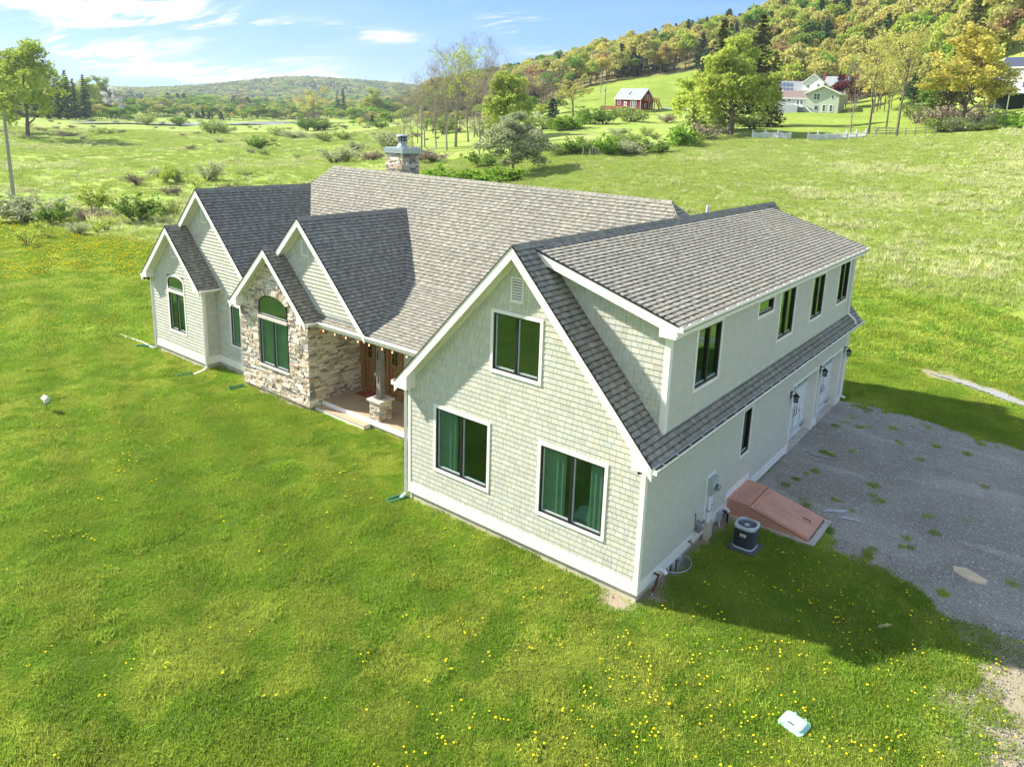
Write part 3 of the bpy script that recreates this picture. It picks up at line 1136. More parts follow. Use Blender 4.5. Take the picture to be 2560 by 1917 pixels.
def one_stone(fr, poly, rnd, depth=None):
    """ledge stone: irregular outline, chamfered proud face"""
    if len(poly) < 3 or area(poly) < 4e-4:
        return
    cu = sum(p[0] for p in poly) / len(poly); cv = sum(p[1] for p in poly) / len(poly)
    d = depth or rnd.uniform(0.022, 0.062)
    k = len(poly)
    base = [(p[0], p[1]) for p in poly]
    j = 0.004
    front_ = []
    for p in poly:
        du, dv = p[0] - cu, p[1] - cv
        su = max(0.0, abs(du) - 0.007) / (abs(du) + 1e-6)
        sv = max(0.0, abs(dv) - 0.006) / (abs(dv) + 1e-6)
        front_.append((cu + du * su + rnd.uniform(-j, j), cv + dv * sv + rnd.uniform(-j, j)))
    v = [fr.P(a, b, 0) for a, b in base] + [fr.P(a, b, d * 0.72) for a, b in base] + [fr.P(a, b, d + rnd.uniform(-0.006, 0.006)) for a, b in front_]
    f = [tuple(range(2 * k, 3 * k))]
    for i in range(k):
        n = (i + 1) % k
        f.append((i, n, k + n, k + i)); f.append((k + i, k + n, 2 * k + n, 2 * k + i))
    if fr.flip:
        f = [tuple(reversed(x)) for x in f]
    c = rnd.choice(STONE_TONES)
    g = rnd.uniform(1.1, 1.38)
    STN.add(v, f, (c[0] * g * 1.03, c[1] * g, c[2] * g * .94), area(poly), fr.N)


def stone_field(fr, region, holes=(), seed=0, arch=None):
    region = ccw(region)
    rnd = random.Random(seed)
    u0 = min(p[0] for p in region); u1 = max(p[0] for p in region)
    v = min(p[1] for p in region); v1 = max(p[1] for p in region)
    while v < v1:
        h = rnd.choice((0.07, 0.095, 0.115, 0.14, 0.17))
        u = u0 - rnd.random() * 0.1
        while u < u1:
            w = rnd.choice((0.14, 0.2, 0.28, 0.36, 0.46))
            if h > 0.11 and rnd.random() < 0.55:
                s = rnd.uniform(0.4, 0.6)
                cells = [(u, u + w, v, v + h * s), (u, u + w * rnd.uniform(.45, .6), v + h * s, v + h)]
                cells.append((cells[1][1], u + w, v + h * s, v + h))
            else:
                cells = [(u, u + w, v, v + h)]
            for (a, b, c, d) in cells:
                for (p, q, r, s) in free_rects(a + 0.003, b - 0.003, c + 0.003, d - 0.003, holes):
                    if q - p < 0.02 or s - r < 0.015:
                        continue
                    if arch:
                        ac, av, ar, rise = arch
                        mu, mv = (p + q) / 2, (r + s) / 2
                        if abs(mu - ac) < ar and mv > av - 0.02 and mv < av + rise * math.sqrt(max(0, 1 - ((mu - ac) / ar) ** 2)):
                            continue
                    one_stone(fr, clip(rect(p, q, r, s), region), rnd)
            u += w
        v += h


def backing(fr, region, holes, mats, name='wall', n0=-0.14, n1=-0.004, mi=0):
    """sheathing behind the siding with true openings"""
    region = ccw(region)
    u0 = min(p[0] for p in region); u1 = max(p[0] for p in region)
    v0 = min(p[1] for p in region); v1 = max(p[1] for p in region)
    mb = MB()
    us = sorted({u0, u1, *[h[0] for h in holes], *[h[1] for h in holes]})
    for a, b in zip(us[:-1], us[1:]):
        for (p, q, r, s) in free_rects(a, b, v0, v1, holes):
            poly = clip(rect(p, q, r, s), region)
            if area(poly) > 1e-4:
                mb.fprism(fr, poly, n0, n1)
    return mb


def window(fr, u0, u1, v0, v1, sashes=2, trim=0.085, curtain=0, parent=None, depth=0.0, stone=False, winname='window'):
    """u0..v1 is the outside of the casing. returns the opening to cut in the wall"""
    a, b, c, d = u0 + trim, u1 - trim, v0 + trim, v1 - trim
    mb = MB()
    fw = 0.042
    n0, n1 = -0.075, 0.012
    mb.fbox(fr, a, b, c, c + fw, n0, n1); mb.fbox(fr, a, b, d - fw, d, n0, n1)
    mb.fbox(fr, a, a + fw, c + fw, d - fw, n0, n1); mb.fbox(fr, b - fw, b, c + fw, d - fw, n0, n1)
    if sashes == 2:
        m = (a + b) / 2
        mb.fbox(fr, m - 0.035, m + 0.035, c + fw, d - fw, n0, n1 - 0.003)
    w = hb(mb, winname, [M_frame])
    if not stone:
        tb = MB()
        t0, t1 = -0.003, 0.034
        tb.fbox(fr, u0, u1, v0, c, t0, t1); tb.fbox(fr, u0, u1, d, v1, t0, t1)
        tb.fbox(fr, u0, a, c, d, t0, t1 - 0.002); tb.fbox(fr, b, u1, c, d, t0, t1 - 0.002)
        reparent(tb.build('casing', [M_white]), w)
    else:
        sb = MB()
        sb.fbox(fr, u0 - 0.02, u1 + 0.02, v0 - 0.02, c, 0, 0.09)
        reparent(sb.build('sill', [M_sandstone]), w)
    cells = [(a + fw, (a + b) / 2 - 0.035), ((a + b) / 2 + 0.035, b - fw)] if sashes == 2 else [(a + fw, b - fw)]
    for (p, q) in cells:
        r, s = c + fw, d - fw
        sb = MB()
        sw = 0.036
        sb.fbox(fr, p + .002, q - .002, r + .002, r + sw, -0.07, -0.024); sb.fbox(fr, p + .002, p + sw, r + sw, s - .002, -0.07, -0.024)
        reparent(sb.build('edge_strip', [M_edge_strip]), w)  # pale strips left and below the pane only, a reflection put into colour
        gb = MB()
        gb.fbox(fr, p + .001, q - .001, r + .001, s - .001, -0.052, -0.046)
        reparent(gb.build('pane', [M_glass]), w)
    # curtains hang inside
    if curtain:
        cb = MB()
        spans = []
        if curtain & 1: spans.append((a + 0.02, a + 0.37 * (b - a)))
        if curtain & 2: spans.append((b - 0.24 * (b - a), b - 0.02))
        if curtain & 4: spans.append((a + 0.03, b - 0.03))
        for (p, q) in spans:
            k = max(8, int((q - p) / 0.028))
            prev = None
            for i in range(k + 1):
                uu = p + (q - p) * i / k
                nn = -0.098 + 0.014 * math.sin(i * 1.35) + 0.008 * math.sin(i * 0.6)
                cur = (uu, nn)
                if prev:
                    cb.add([fr.P(prev[0], c - 0.08, prev[1]), fr.P(cur[0], c - 0.08, cur[1]), fr.P(cur[0], d + 0.05, cur[1]), fr.P(prev[0], d + 0.05, prev[1])], [(0, 1, 2, 3)])
                prev = cur
        reparent(cb.build('curtain', [M_curtain]), w)
    return (a + .001, b - .001, c + .001, d - .001), (u0 + 0.01, u1 - 0.01, v0 + 0.01, v1 - 0.01)


def roof_frame(O, U, V):
    O, U, V = Vector(O), Vector(U), Vector(V).normalized()
    N = U.cross(V)
    if N.z < 0:
        N = -N
    return Fr(O, U, V, N)


ROOF = MB()      # decks, the 'roof' part


def deck(fr, region, t=0.11):
    ROOF.fprism(fr, ccw(region), -t, -0.006)


def ridge_caps(p, q, sideA, sideB, w=0.15, step=0.2, seed=0):
    """overlapping cap shingles over a ridge or hip. sideA/sideB: unit vectors running down each slope"""
    rnd = random.Random(seed)
    p, q = Vector(p), Vector(q)
    L = (q - p).length
    d = (q - p).normalized()
    A_, B_ = Vector(sideA).normalized(), Vector(sideB).normalized()
    n = int(L / step) + 1
    up = -(A_ + B_).normalized()
    for i in range(n):
        a, b = i * step, min((i + 1) * step + 0.03, L)
        if b - a < .02:
            continue
        lo, hi = 0.012, 0.034
        P0, P1 = p + d * a, p + d * b
        v = [P0 + A_ * w + up * lo, P0 + up * hi * 1.1, P0 + B_ * w + up * lo,
             P1 + A_ * w + up * (lo - .008), P1 + up * (hi - 0.012), P1 + B_ * w + up * (lo - .008),
             P0 + A_ * w - up * .01, P0 - up * 0.005, P0 + B_ * w - up * .01]
        f = [(0, 1, 4, 3), (1, 2, 5, 4), (6, 7, 1, 0), (7, 8, 2, 1), (0, 3, 6), (2, 8, 5)]
        tn = rnd.uniform(0.8, 1.15)
        SHG.add(v, f, (tn, tn, tn), w * step * 1.6, (up + A_ * 0.2).normalized())


# --- main dimensions
WX = -7.2
AR, AZ, AM = -3.56, 7.352, 1.0655          # wing ridge x, height, pitch
AE = 0.301
Lw = 15.834
AY0, AY1 = -0.305, 16.33
OH = 0.305

# ---- wing roof, right slope (behind: skirt below the dormer)
k = math.hypot(1, AM)
frAR = roof_frame((AE, 0, AZ - AM * (AE - AR)), (0, 1, 0), (-1, 0, AM))
vR = (AE - AR) * k
deck(frAR, rect(AY0, 0.678, 0, vR))
deck(frAR, rect(0.678, 15.28, 0, (AE + 0.02) * k))
deck(frAR, rect(15.28, AY1, 0, vR))
shingle_field(frAR, rect(AY0 - 0.02, 0.72, 0.0, vR), seed=1)
shingle_field(frAR, rect(0.72, 15.28, 0.0, (AE - 0.01) * k), seed=2)
shingle_field(frAR, rect(15.28, AY1 + 0.02, 0.0, vR), seed=3)
v_dt = (AE + 3.451) * k
shingle_field(frAR, rect(0.72, 15.3, v_dt - 0.05, vR), seed=4)
deck(frAR, rect(0.678, 15.28, v_dt - .25, vR))
# left slope
frAL = roof_frame((-7.42, 0, AZ - AM * (AR + 7.42)), (0, 1, 0), (1, 0, AM))
deck(frAL, rect(AY0, AY1, 0, (AR + 7.42) * k))
shingle_field(frAL, rect(AY0 - .02, 2.4, 0, (AR + 7.42) * k), seed=5)
ridge_caps((AR, AY0 - 0.02, AZ), (AR, AY1 + .02, AZ), (1, 0, -AM), (-1, 0, -AM), seed=1)
# dormer roof
DZ0, DX0 = 6.122, 0.292
DX1, DZ1 = -3.451, 7.224
dm = (DZ1 - DZ0) / (DX0 - DX1)
frD = roof_frame((DX0, 0, DZ0), (0, 1, 0), (-1, 0, dm))
vD = math.hypot(DX0 - DX1, DZ1 - DZ0)
deck(frD, rect(0.387, 15.592, 0, vD), 0.10)
shingle_field(frD, rect(0.37, 15.61, 0, vD), seed=6, light=1.02)

# ---- main roof
MY, MZ = 8.282, 7.798
BY, BZ = 4.984, 4.326
EY, EZ = 2.205, 3.106
mM = (MZ - BZ) / (MY - BY)
mL = (BZ - EZ) / (BY - EY)
frMU = roof_frame((0, BY, BZ), (1, 0, 0), (0, 1, mM))
kM = math.hypot(1, mM)
vM = (MY - BY) * kM
lh = 2.35
regMU = [(-20.863 - lh * 0.86, (MY - BY - lh) * kM), (-20.863 - lh * 0.86, 0.0), (-3.6, 0.0), (-3.6, (7.86 - BY) * kM), (-4.06, vM), (-20.863, vM)]
deck(frMU, [(-23.5, 0), (-3.6, 0), (-3.6, (7.86 - BY) * kM), (-4.06, vM), (-20.863, vM)])
shingle_field(frMU, [(-22.2, 0.0), (-3.62, 0.0), (-3.62, (7.84 - BY) * kM), (-4.06, vM), (-20.863, vM), (-22.2, (MY - BY - 1.55) * kM)], seed=7, light=1.0)
frML = roof_frame((0, EY, EZ), (1, 0, 0), (0, 1, mL))
vL = math.hypot(BY - EY, BZ - EZ)
deck(frML, rect(-18.2, -7.1, 0, vL), 0.09)
shingle_field(frML, rect(-15.0, -7.0, 0, vL), seed=8, light=1.0)
# hips
hipdir = (-0.655, -0.76, -0.81)
ridge_caps((-4.02, MY, MZ), (-20.9, MY, MZ), (0, -1, -mM), (0, 1, -mM), seed=2)
ridge_caps((-20.863, MY, MZ), (-21.60, 7.42, 6.90), (0.35, -.75, -.75), (-1, 0.3, -.9), w=0.13, seed=3)
ridge_caps((-4.06, MY, MZ), (-3.56, 7.86, 7.33), (0, -1, -mM), (1, 0.2, -.9), w=0.13, seed=4)
ridge_caps((-4.06, MY, MZ), (-3.56, 8.75, 7.33), (0, 1, -mM), (1, -0.2, -.9), w=0.13, seed=5)
frMH = roof_frame((-3.5, 0, 7.27), (0, 1, 0), (-0.56, 0, 0.528))
hh = math.hypot(0.56, 0.528)
shingle_field(frMH, [(7.78, 0), (8.83, 0), (8.282, hh)], seed=9)
deck(frMH, [(7.78, 0), (8.83, 0), (8.282, hh)], 0.05)
# back slope, seen only over the ridge
frMB = roof_frame((0, 12.75, MZ - mM * (12.75 - MY)), (1, 0, 0), (0, -1, mM))
deck(frMB, [(-25.3, 0), (-3.6, 0), (-3.6, 3.9 * kM), (-4.06, (12.75 - MY) * kM), (-20.863, (12.75 - MY) * kM)])
frMW = roof_frame((-25.4, 0, 3.1), (0, 1, 0), (4.54, 0, 4.7))
deck(frMW, [(3.0, 0), (12.9, 0), (8.282, math.hypot(4.54, 4.7)), (7.0, 4.7)])


def gable_roof(xr, zr, m, xl, xR, y0, y1, shingle_r=True, shingle_l=False, seed=0, r_region=None, l_region=None):
    k = math.hypot(1, m)
    fr_r = roof_frame((xR, 0, zr - m * (xR - xr)), (0, 1, 0), (-1, 0, m))
    fr_l = roof_frame((xl, 0, zr - m * (xr - xl)), (0, 1, 0), (1, 0, m))
    vr, vl = (xR - xr) * k, (xr - xl) * k
    reg_r = r_region or rect(y0, y1, 0, vr)
    reg_l = l_region or rect(y0, y1, 0, vl)
    deck(fr_r, reg_r); deck(fr_l, reg_l)
    if shingle_r:
        shingle_field(fr_r, [(p[0] - (0.02 if p[0] == y0 else 0), p[1]) for p in reg_r], seed=seed)
    if shingle_l:
        shingle_field(fr_l, reg_l, seed=seed + 50)
    ridge_caps((xr, y0 - 0.02, zr), (xr, y1, zr), (1, 0, -m), (-1, 0, -m), seed=seed)
    return fr_r, fr_l


GM = 1.0
# C: tall gable on the left
CXr, CZr, CYw = -21.518, 6.988, 2.479
gable_roof(CXr, CZr, GM, -25.4, -17.75, CYw - OH, 7.55, seed=20, r_region=[(CYw - OH, 0), (3.9, 0), (7.58, (CXr + 17.75) * -1 * math.sqrt(2)), (CYw - OH, (17.75 + CXr) * -math.sqrt(2))])
# F: small bump-out gable
FXr, FZr, FYw = -22.996, 5.416, 1.917
gable_roof(FXr, FZr, 0.99, -25.30, -20.698, FYw - OH, CYw, seed=21)
# E: stone gable
EXr, EZr, EYw = -16.428, 5.373, 2.037
gable_roof(EXr, EZr, 0.978, -18.75, -14.10, EYw - OH, 2.425, seed=22)
# D: gable behind the stone one
DXr, DZr, DYw = -14.921, 6.578, 2.422
gable_roof(DXr, DZr, 1.004, -18.33, -11.505, DYw - OH, 7.13, seed=23,
           r_region=[(DYw - OH, 0), (2.35, 0), (5.02, (2.303 + 3.416 - 4.606) * 1.417), (7.13, 3.416 * 1.417), (DYw - OH, 3.416 * 1.417)],
           l_region=[(DYw - OH, 0), (5.0, 0), (7.13, 3.409 * 1.417), (DYw - OH, 3.409 * 1.417)])
roof = hb(ROOF, 'roof', [mat('roof_deck', (0.06, 0.055, 0.05), 0.9)])


# ---- gable trim: rake boards, soffits, friezes, boxed returns
def gable_trim(xr, zr, m, xl, xR, yw, o=OH, left=True, right=True, ret_l=True, ret_r=True, rl=0.46, zret=None, left_end=None, right_end=None):
    yo = yw - o
    rk, sf = MB(), MB()
    fr = front(yo)
    k = math.hypot(1, m)
    T0, T1 = 0.10, 0.26 * k / 1.35
    for sgn, xe, on, ret, end in ((-1, xl, left, ret_l, left_end), (1, xR, right, ret_r, right_end)):
        if not on:
            continue
        ze = zr - m * abs(xe - xr)
        xe2 = end if end is not None else xe
        ze2 = zr - m * abs(xe2 - xr)
        # rake board, vertical drop T1 below the roof surface
        poly = [(xr, zr - 0.012), (xe2, ze2 - 0.012), (xe2, ze2 - 0.30), (xr, zr - 0.30)]
        rk.fprism(fr, ccw(poly), 0.0, 0.03)
        # drip edge, dark
        poly = [(xr, zr + 0.012), (xe2, ze2 + 0.012), (xe2, ze2 - 0.014), (xr, zr - 0.014)]
        rk.fprism(fr, ccw(poly), -0.02, 0.045, mi=1)
        # soffit and frieze
        frn = Vector((sgn * m, 0, 1)).normalized()
        d_ = 0.12 * k
        v = [(xr, yo, zr - d_), (xe2, yo, ze2 - d_), (xe2, yw, ze2 - d_), (xr, yw, zr - d_),
             (xr, yo, zr - d_ - .02), (xe2, yo, ze2 - d_ - .02), (xe2, yw, ze2 - d_ - .02), (xr, yw, zr - d_ - .02)]
        sf.add(v, [(0, 1, 2, 3), (4, 5, 6, 7), (0, 1, 5, 4), (1, 2, 6, 5)])
        xi = xe2 - sgn * 0.3 if end is None else xe2
        poly = [(xr, zr - d_), (xi, zr - m * abs(xi - xr) - d_), (xi, zr - m * abs(xi - xr) - d_ - 0.17), (xr, zr - d_ - 0.17)]
        sf.fprism(front(yw), ccw(poly), 0.0, 0.045)
        if ret:
            zb = zret if zret is not None else ze - 0.14
            xi = xe - sgn * rl
            zt = zr - m * abs(xi - xr) - 0.05
            poly = ccw([(xe, ze - 0.02), (xi, zt), (xi, zb), (xe - sgn * 0.03, zb)])
            rk.fprism(front(yw), poly, 0.0, o + 0.034)
    hbs(rk, 'rake_board', [M_white, M_black])
    hbs(sf, 'soffit', [M_cream])


gable_trim(AR, AZ, AM, -7.42, AE, 0.0, zret=3.08, rl=0.48)
gable_trim(CXr, CZr, GM, -25.4, -17.75, CYw, ret_l=False, ret_r=False, left_end=-25.35, right_end=-18.0)
gable_trim(FXr, FZr, 0.99, -25.30, -20.698, FYw, zret=3.03, rl=0.46)
gable_trim(EXr, EZr, 0.978, -18.75, -14.10, EYw, zret=2.98, rl=0.48)
gable_trim(DXr, DZr, 1.004, -18.33, -11.505, DYw, ret_l=False, ret_r=False, left_end=-17.2)
# far end of the wing
mb = MB()
mb.fprism(Fr((0, AY1, 0), (1, 0, 0), (0, 0, 1), (0, 1, 0)), ccw([(AR, AZ - .02), (AE, 3.22), (AE, 2.95), (AR, AZ - .3)]), 0, .03)
mb.fprism(Fr((0, AY1, 0), (1, 0, 0), (0, 0, 1), (0, 1, 0)), ccw([(AR, AZ - .02), (-7.42, 3.22), (-7.42, 2.95), (AR, AZ - .3)]), 0, .03)
hbs(mb, 'rake_board', [M_white])
# dormer rake and soffit
mb = MB(); sb = MB()
for yy, nn in ((0.387, -1), (15.592, 1)):
    fr = Fr((0, yy, 0), (1, 0, 0), (0, 0, 1), (0, nn, 0))
    xa = DX1 + .32
    mb.fprism(fr, ccw([(xa - .42, DZ0 + dm * (DX0 - xa + .42) - 0.03), (DX0, DZ0 - 0.015), (DX0, DZ0 - 0.24), (xa, DZ0 + dm * (DX0 - xa) - 0.24)]), 0, 0.03)
    mb.fprism(fr, ccw([(xa - .4, DZ0 + dm * (DX0 - xa + .4) + 0.012), (DX0, DZ0 + .012), (DX0, DZ0 - 0.016), (xa - .4, DZ0 + dm * (DX0 - xa + .4) - 0.016)]), -.02, 0.045, mi=1)
    mb.fprism(Fr((0, yy - nn * 0.29, 0), (1, 0, 0), (0, 0, 1), (0, nn, 0)), ccw([(DX0, DZ0 - .02), (DX0 - .42, DZ0 + .08), (DX0 - .42, DZ0 - .30), (DX0 - .03, DZ0 - 0.30)]), 0, .324)
    y0_, y1_ = sorted((yy, yy - nn * 0.29))
    zA = lambda x: DZ0 + dm * (DX0 - x) - 0.12
    sb.add([(DX1, y0_, zA(DX1)), (DX0, y0_, zA(DX0)), (DX0, y1_, zA(DX0)), (DX1, y1_, zA(DX1))], [(0, 1, 2, 3)])
    sb.fprism(Fr((0, yy - nn * 0.29, 0), (1, 0, 0), (0, 0, 1), (0, nn, 0)), ccw([(-3.0, zA(-3.0)), (-.02, zA(0)), (-.02, zA(0) - .12), (-2.9, zA(-2.9) - .12)]), 0.018, .045)
hbs(mb, 'rake_board', [M_white, M_black]); hbs(sb, 'soffit', [M_cream])


# ---- eaves: fascia, soffit, gutters
def gutter(p, q, out, brackets=0.62, name='gutter'):
    p, q, out = Vector(p), Vector(q), Vector(out)
    d = (q - p).normalized()
    fr = Fr(p, d, (0, 0, 1), out)
    L = (q - p).length
    g = MB()
    g.fbox(fr, 0, L, -0.105, -0.095, 0, 0.11)
    g.fbox(fr, 0, L, -0.105, 0.0, 0.0, 0.008)
    v = [fr.P(0, -0.105, 0.085), fr.P(L, -0.105, 0.085), fr.P(L, -0.05, 0.125), fr.P(0, -0.05, 0.125), fr.P(L, 0.012, 0.125), fr.P(0, 0.012, 0.125), fr.P(L, 0.012, 0.112), fr.P(0, 0.012, 0.112), fr.P(0, -.095, .075), fr.P(L, -.095, .075)]
    g.add(v, [(0, 1, 2, 3), (3, 2, 4, 5), (5, 4, 6, 7), (7, 6, 9, 8)])
    for u in (0, L):
        g.fbox(fr, u - 0.004, u + 0.004, -0.105, 0.01, 0, 0.12)
    go = hb(g, name, [M_white])
    ins = MB()
    ins.fbox(fr, 0.01, L - 0.01, -0.094, -0.035, 0.009, 0.108)
    reparent(ins.build('gutter_guard', [M_gutter_in]), go)
    if brackets:
        n = int(L / brackets)
        for i in range(n):
            u = (i + 0.6) * L / n
            reparent(MB().fbox(fr, u - 0.012, u + 0.012, -0.012, 0.004, 0.0, 0.118).build('hanger', [M_white]), go)
    return go


mb = MB()
mb.box((AE - 0.02, AY0, 3.0), (AE, AY1, 3.21)); mb.box((0.0, -0.0, 2.985), (AE, Lw, 3.0))
mb.box((DX0 - 0.02, 0.387, 5.87), (DX0, 15.592, 6.09)); mb.box((0.0, .678, 5.85), (DX0, 15.28, 5.865))
mb.box((-14.1, EY, EZ - 0.22), (-7.3, EY + 0.02, EZ - 0.02))
hbs(mb, 'fascia', [M_white])
mb = MB(); mb.box((-14.36, EY + .02, 2.86), (-7.22, 4.36, 2.875)); hb(mb, 'porch_ceiling', [M_cream])
gutter((AE, AY0 - .02, 3.215), (AE, AY1 + .02, 3.215), (1, 0, 0))
gutter((DX0, 0.36, 6.10), (DX0, 15.62, 6.10), (1, 0, 0))
gutter((-14.0, EY, EZ - 0.02), (-7.43, EY, EZ - 0.02), (0, -1, 0), brackets=0)
gutter((-14.10, 1.73, 3.07), (-14.10, 2.20, 3.07), (1, 0, 0), brackets=0)
gutter((-20.698, 1.61, 3.12), (-20.698, 2.46, 3.12), (1, 0, 0), brackets=0)
gutter((-25.30, 1.61, 3.12), (-25.30, 2.46, 3.12), (-1, 0, 0), brackets=0)
gutter((-18.75, 1.73, 3.07), (-18.75, 2.2, 3.07), (-1, 0, 0), brackets=0)
gutter((-7.42, AY0 - .02, 3.215), (-7.42, 2.05, 3.215), (-1, 0, 0), brackets=0)
mb = MB()
mb.box((-20.99, 1.917, 2.99), (-20.70, 2.46, 3.02)); mb.box((-20.72, 1.61, 2.98), (-20.70, 2.46, 3.12))
mb.box((-14.4, 2.03, 2.90), (-14.1, 2.42, 2.93))
hbs(mb, 'soffit', [M_cream])


def downspout(pts, w=0.075, h=0.055, name='downspout'):
    mb = MB()
    for p, q in zip(pts[:-1], pts[1:]):
        d = (Vector(q) - Vector(p)).normalized() * 0.012
        mb.obar(Vector(p) - d, Vector(q) + d, w, h, up=(0.3, -1, 0.2))
    return hb(mb, name, [M_white])


downspout([(-7.5, -0.16, 3.12), (-7.3, -0.02, 2.94), (-7.3, -0.02, -0.08), (-7.36, -0.16, -0.2)])
downspout([(-20.64, 1.75, 3.02), (-20.93, 1.86, 2.86), (-20.93, 1.86, -0.1), (-20.88, 1.7, -0.19), (-20.7, 0.88, -0.24)])
downspout([(-25.38, 1.75, 3.02), (-25.07, 1.87, 2.86), (-25.07, 1.87, -0.12), (-25.15, 1.78, -0.2), (-26.3, 1.85, -0.2), (-28.2, 1.75, -0.22)])
downspout([(-18.8, 1.85, 2.97), (-18.5, 2.4, 2.8), (-18.5, 2.40, -0.16), (-18.45, 2.1, -0.24)])
downspout([(0.35, 15.42, 6.02), (0.06, 15.2, 5.85), (0.06, 15.2, 3.66), (0.32, 15.28, 3.42), (0.36, 15.3, 3.26)])
downspout([(0.35, 16.2, 3.13), (0.04, 15.86, 2.85), (0.04, 15.88, 0.2), (0.15, 16.05, 0.12)])
downspout([(0.33, 15.62, 5.99), (0.26, 15.66, 5.86), (0.0, 15.34, 5.8), (0.0, 15.34, 3.8)])


# ---- walls -------------------------------------------------------------
fA = front(0.0)
profA = [(WX, 0.0), (0.0, 0.0), (0.0, 3.44), (AR, AZ - 0.11), (WX, 3.44)]
hA, sA = [], []
for args in ((-6.245, -4.305, 0.943, 2.818, 2, .085, 1), (-2.826, -0.902, 0.943, 2.818, 2, .085, 3), (-4.375, -2.822, 4.151, 5.731, 2, .085, 0)):
    h_, s_ = window(fA, *args[:4], sashes=args[4], trim=args[5], curtain=args[6])
    hA.append(h_); sA.append(s_)
vent_hole = (-3.78, -3.42, 5.99, 6.58)
wall = hb(backing(fA, profA, hA, None), 'wall', [M_sheath])
shake_field(fA, [(WX + .09, 0.27), (-0.09, 0.27), (-0.09, 3.5), (AR, AZ - 0.13), (WX + .09, 3.5)], sA + [vent_hole], v_start=0.27, seed=1)


def gable_vent(fr, u0, u1, v0, v1):
    mb = MB()
    t_ = 0.045
    mb.fbox(fr, u0 - .0, u1, v0, v0 + t_, 0, .05); mb.fbox(fr, u0, u1, v1 - t_, v1, 0, .05)
    mb.fbox(fr, u0, u0 + t_, v0 + t_, v1 - t_, 0, .048); mb.fbox(fr, u1 - t_, u1, v0 + t_, v1 - t_, 0, .048)
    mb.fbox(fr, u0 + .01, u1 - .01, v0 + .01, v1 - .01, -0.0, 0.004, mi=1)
    o = hb(mb, 'gable_vent', [M_cream, M_dark])
    n = 8
    for i in range(n):
        a = v0 + t_ + (v1 - v0 - 2 * t_) * i / n
        b = a + (v1 - v0 - 2 * t_) / n * 0.6
        mb = MB()
        mb.add([fr.P(u0 + t_, a, 0.042), fr.P(u1 - t_, a, 0.042), fr.P(u1 - t_, b, 0.01), fr.P(u0 + t_, b, 0.01), fr.P(u0 + t_, a, 0.034), fr.P(u1 - t_, a, 0.034)], [(0, 1, 2, 3), (0, 4, 5, 1)])
        reparent(mb.build('slat', [M_cream]), o)


gable_vent(fA, -3.79, -3.41, 5.98, 6.59)

fS = side(0.0)
hS, sS = [], []
UPW = [(1.95, 3.415, 4.16, 5.72), (5.69, 6.96, 5.19, 5.72), (7.42, 8.84, 4.17, 5.735), (10.40, 11.80, 4.18, 5.72), (13.38, 14.82, 4.2, 5.78)]
for i, (a, b, c, d) in enumerate(UPW):
    h_, s_ = window(fS, a, b, c, d, sashes=1 if i == 1 else 2, trim=0.075)
    hS.append(h_); sS.append(s_)
h_, s_ = window(fS, 5.44, 6.16, 1.275, 2.71, sashes=1, trim=0.065)
hS2, sS2 = [h_], [s_]
GD = [(9.66, 12.35), (12.72, 15.30)]
gh = []
for (a, b) in GD:
    gh.append((a + 0.085, b - 0.085, -0.3, 2.215))
wallS = hb(backing(fS, rect(0, Lw, 0.0, 3.25), hS2 + gh, None), 'wall', [M_sheath])
hb(backing(fS, rect(0.678, 15.28, 3.25, 6.0), hS, None), 'wall', [M_sheath])
shake_field(fS, rect(0.09, Lw - .09, 0.27, 2.99), sS2 + [(a - .0, b + .0, -1, 2.30) for a, b in GD] + [(3.36, 3.84, 0, 1.56)], v_start=0.27, seed=2, dep=.026, tv=.02, slot=.010, gap=.0012)
shake_field(fS, rect(0.678 + .1, 15.28 - .09, 3.60, 5.86), sS, v_start=3.60, seed=3, dep=.026, tv=.02, slot=.010, gap=.0012)
# far end wall and left wall of the wing, back walls
mb = MB()
mb.fprism(Fr((0, Lw, 0), (1, 0, 0), (0, 0, 1), (0, 1, 0)), ccw([(WX, -.5), (0, -.5), (0, 3.4), (AR, AZ - .12), (WX, 3.4)]), -.12, 0)
mb.fprism(Fr((0, 15.28, 0), (1, 0, 0), (0, 0, 1), (0, 1, 0)), ccw([(-3.2, 6.8), (0, 3.4), (0, 5.98)]), -.12, 0)
mb.box((WX, 0, -0.5), (WX + .12, Lw, 3.35))
mb.box((-25.0, 12.4, -.5), (WX, 12.52, 3.3)); mb.box((-25.0, 1.93, -.5), (-24.88, 12.4, 3.1))
hbs(mb, 'wall', [M_shake])

# cheek of the dormer
fC = front(0.678)
zc = lambda x: DZ0 + dm * (DX0 - x) - 0.11
profC = [(0.0, 3.50), (0.0, zc(0)), (-3.10, zc(-3.1))]
hb(backing(fC, profC, [], None), 'wall', [M_sheath])
shake_field(fC, [(-0.10, 3.55), (-0.10, zc(0)), (-3.15, zc(-3.15)), (-3.15, 6.86)], (), v_start=3.5, seed=4)

# C wall
fCw = front(CYw)
profCw = [(-25.1, 0), (-18.1, 0), (-18.1, 3.55 - .1), (CXr, CZr - .11), (-25.1, 3.3)]
h_, s_ = window(fCw, -20.04, -19.25, 0.86, 2.60, sashes=1, trim=0.075, curtain=4)
hb(backing(fCw, profCw, [h_], None), 'wall', [M_sheath])
shake_field(fCw, [(-24.9, 0.27), (-18.2, 0.27), (-18.2, 3.6), (CXr, CZr - .13), (-24.9, 3.5)], [s_, (-21.7, -21.3, 5.65, 6.22)], v_start=0.27, seed=5, dep=.030, slot=.010)
gable_vent(fCw, -21.71, -21.31, 5.63, 6.22)
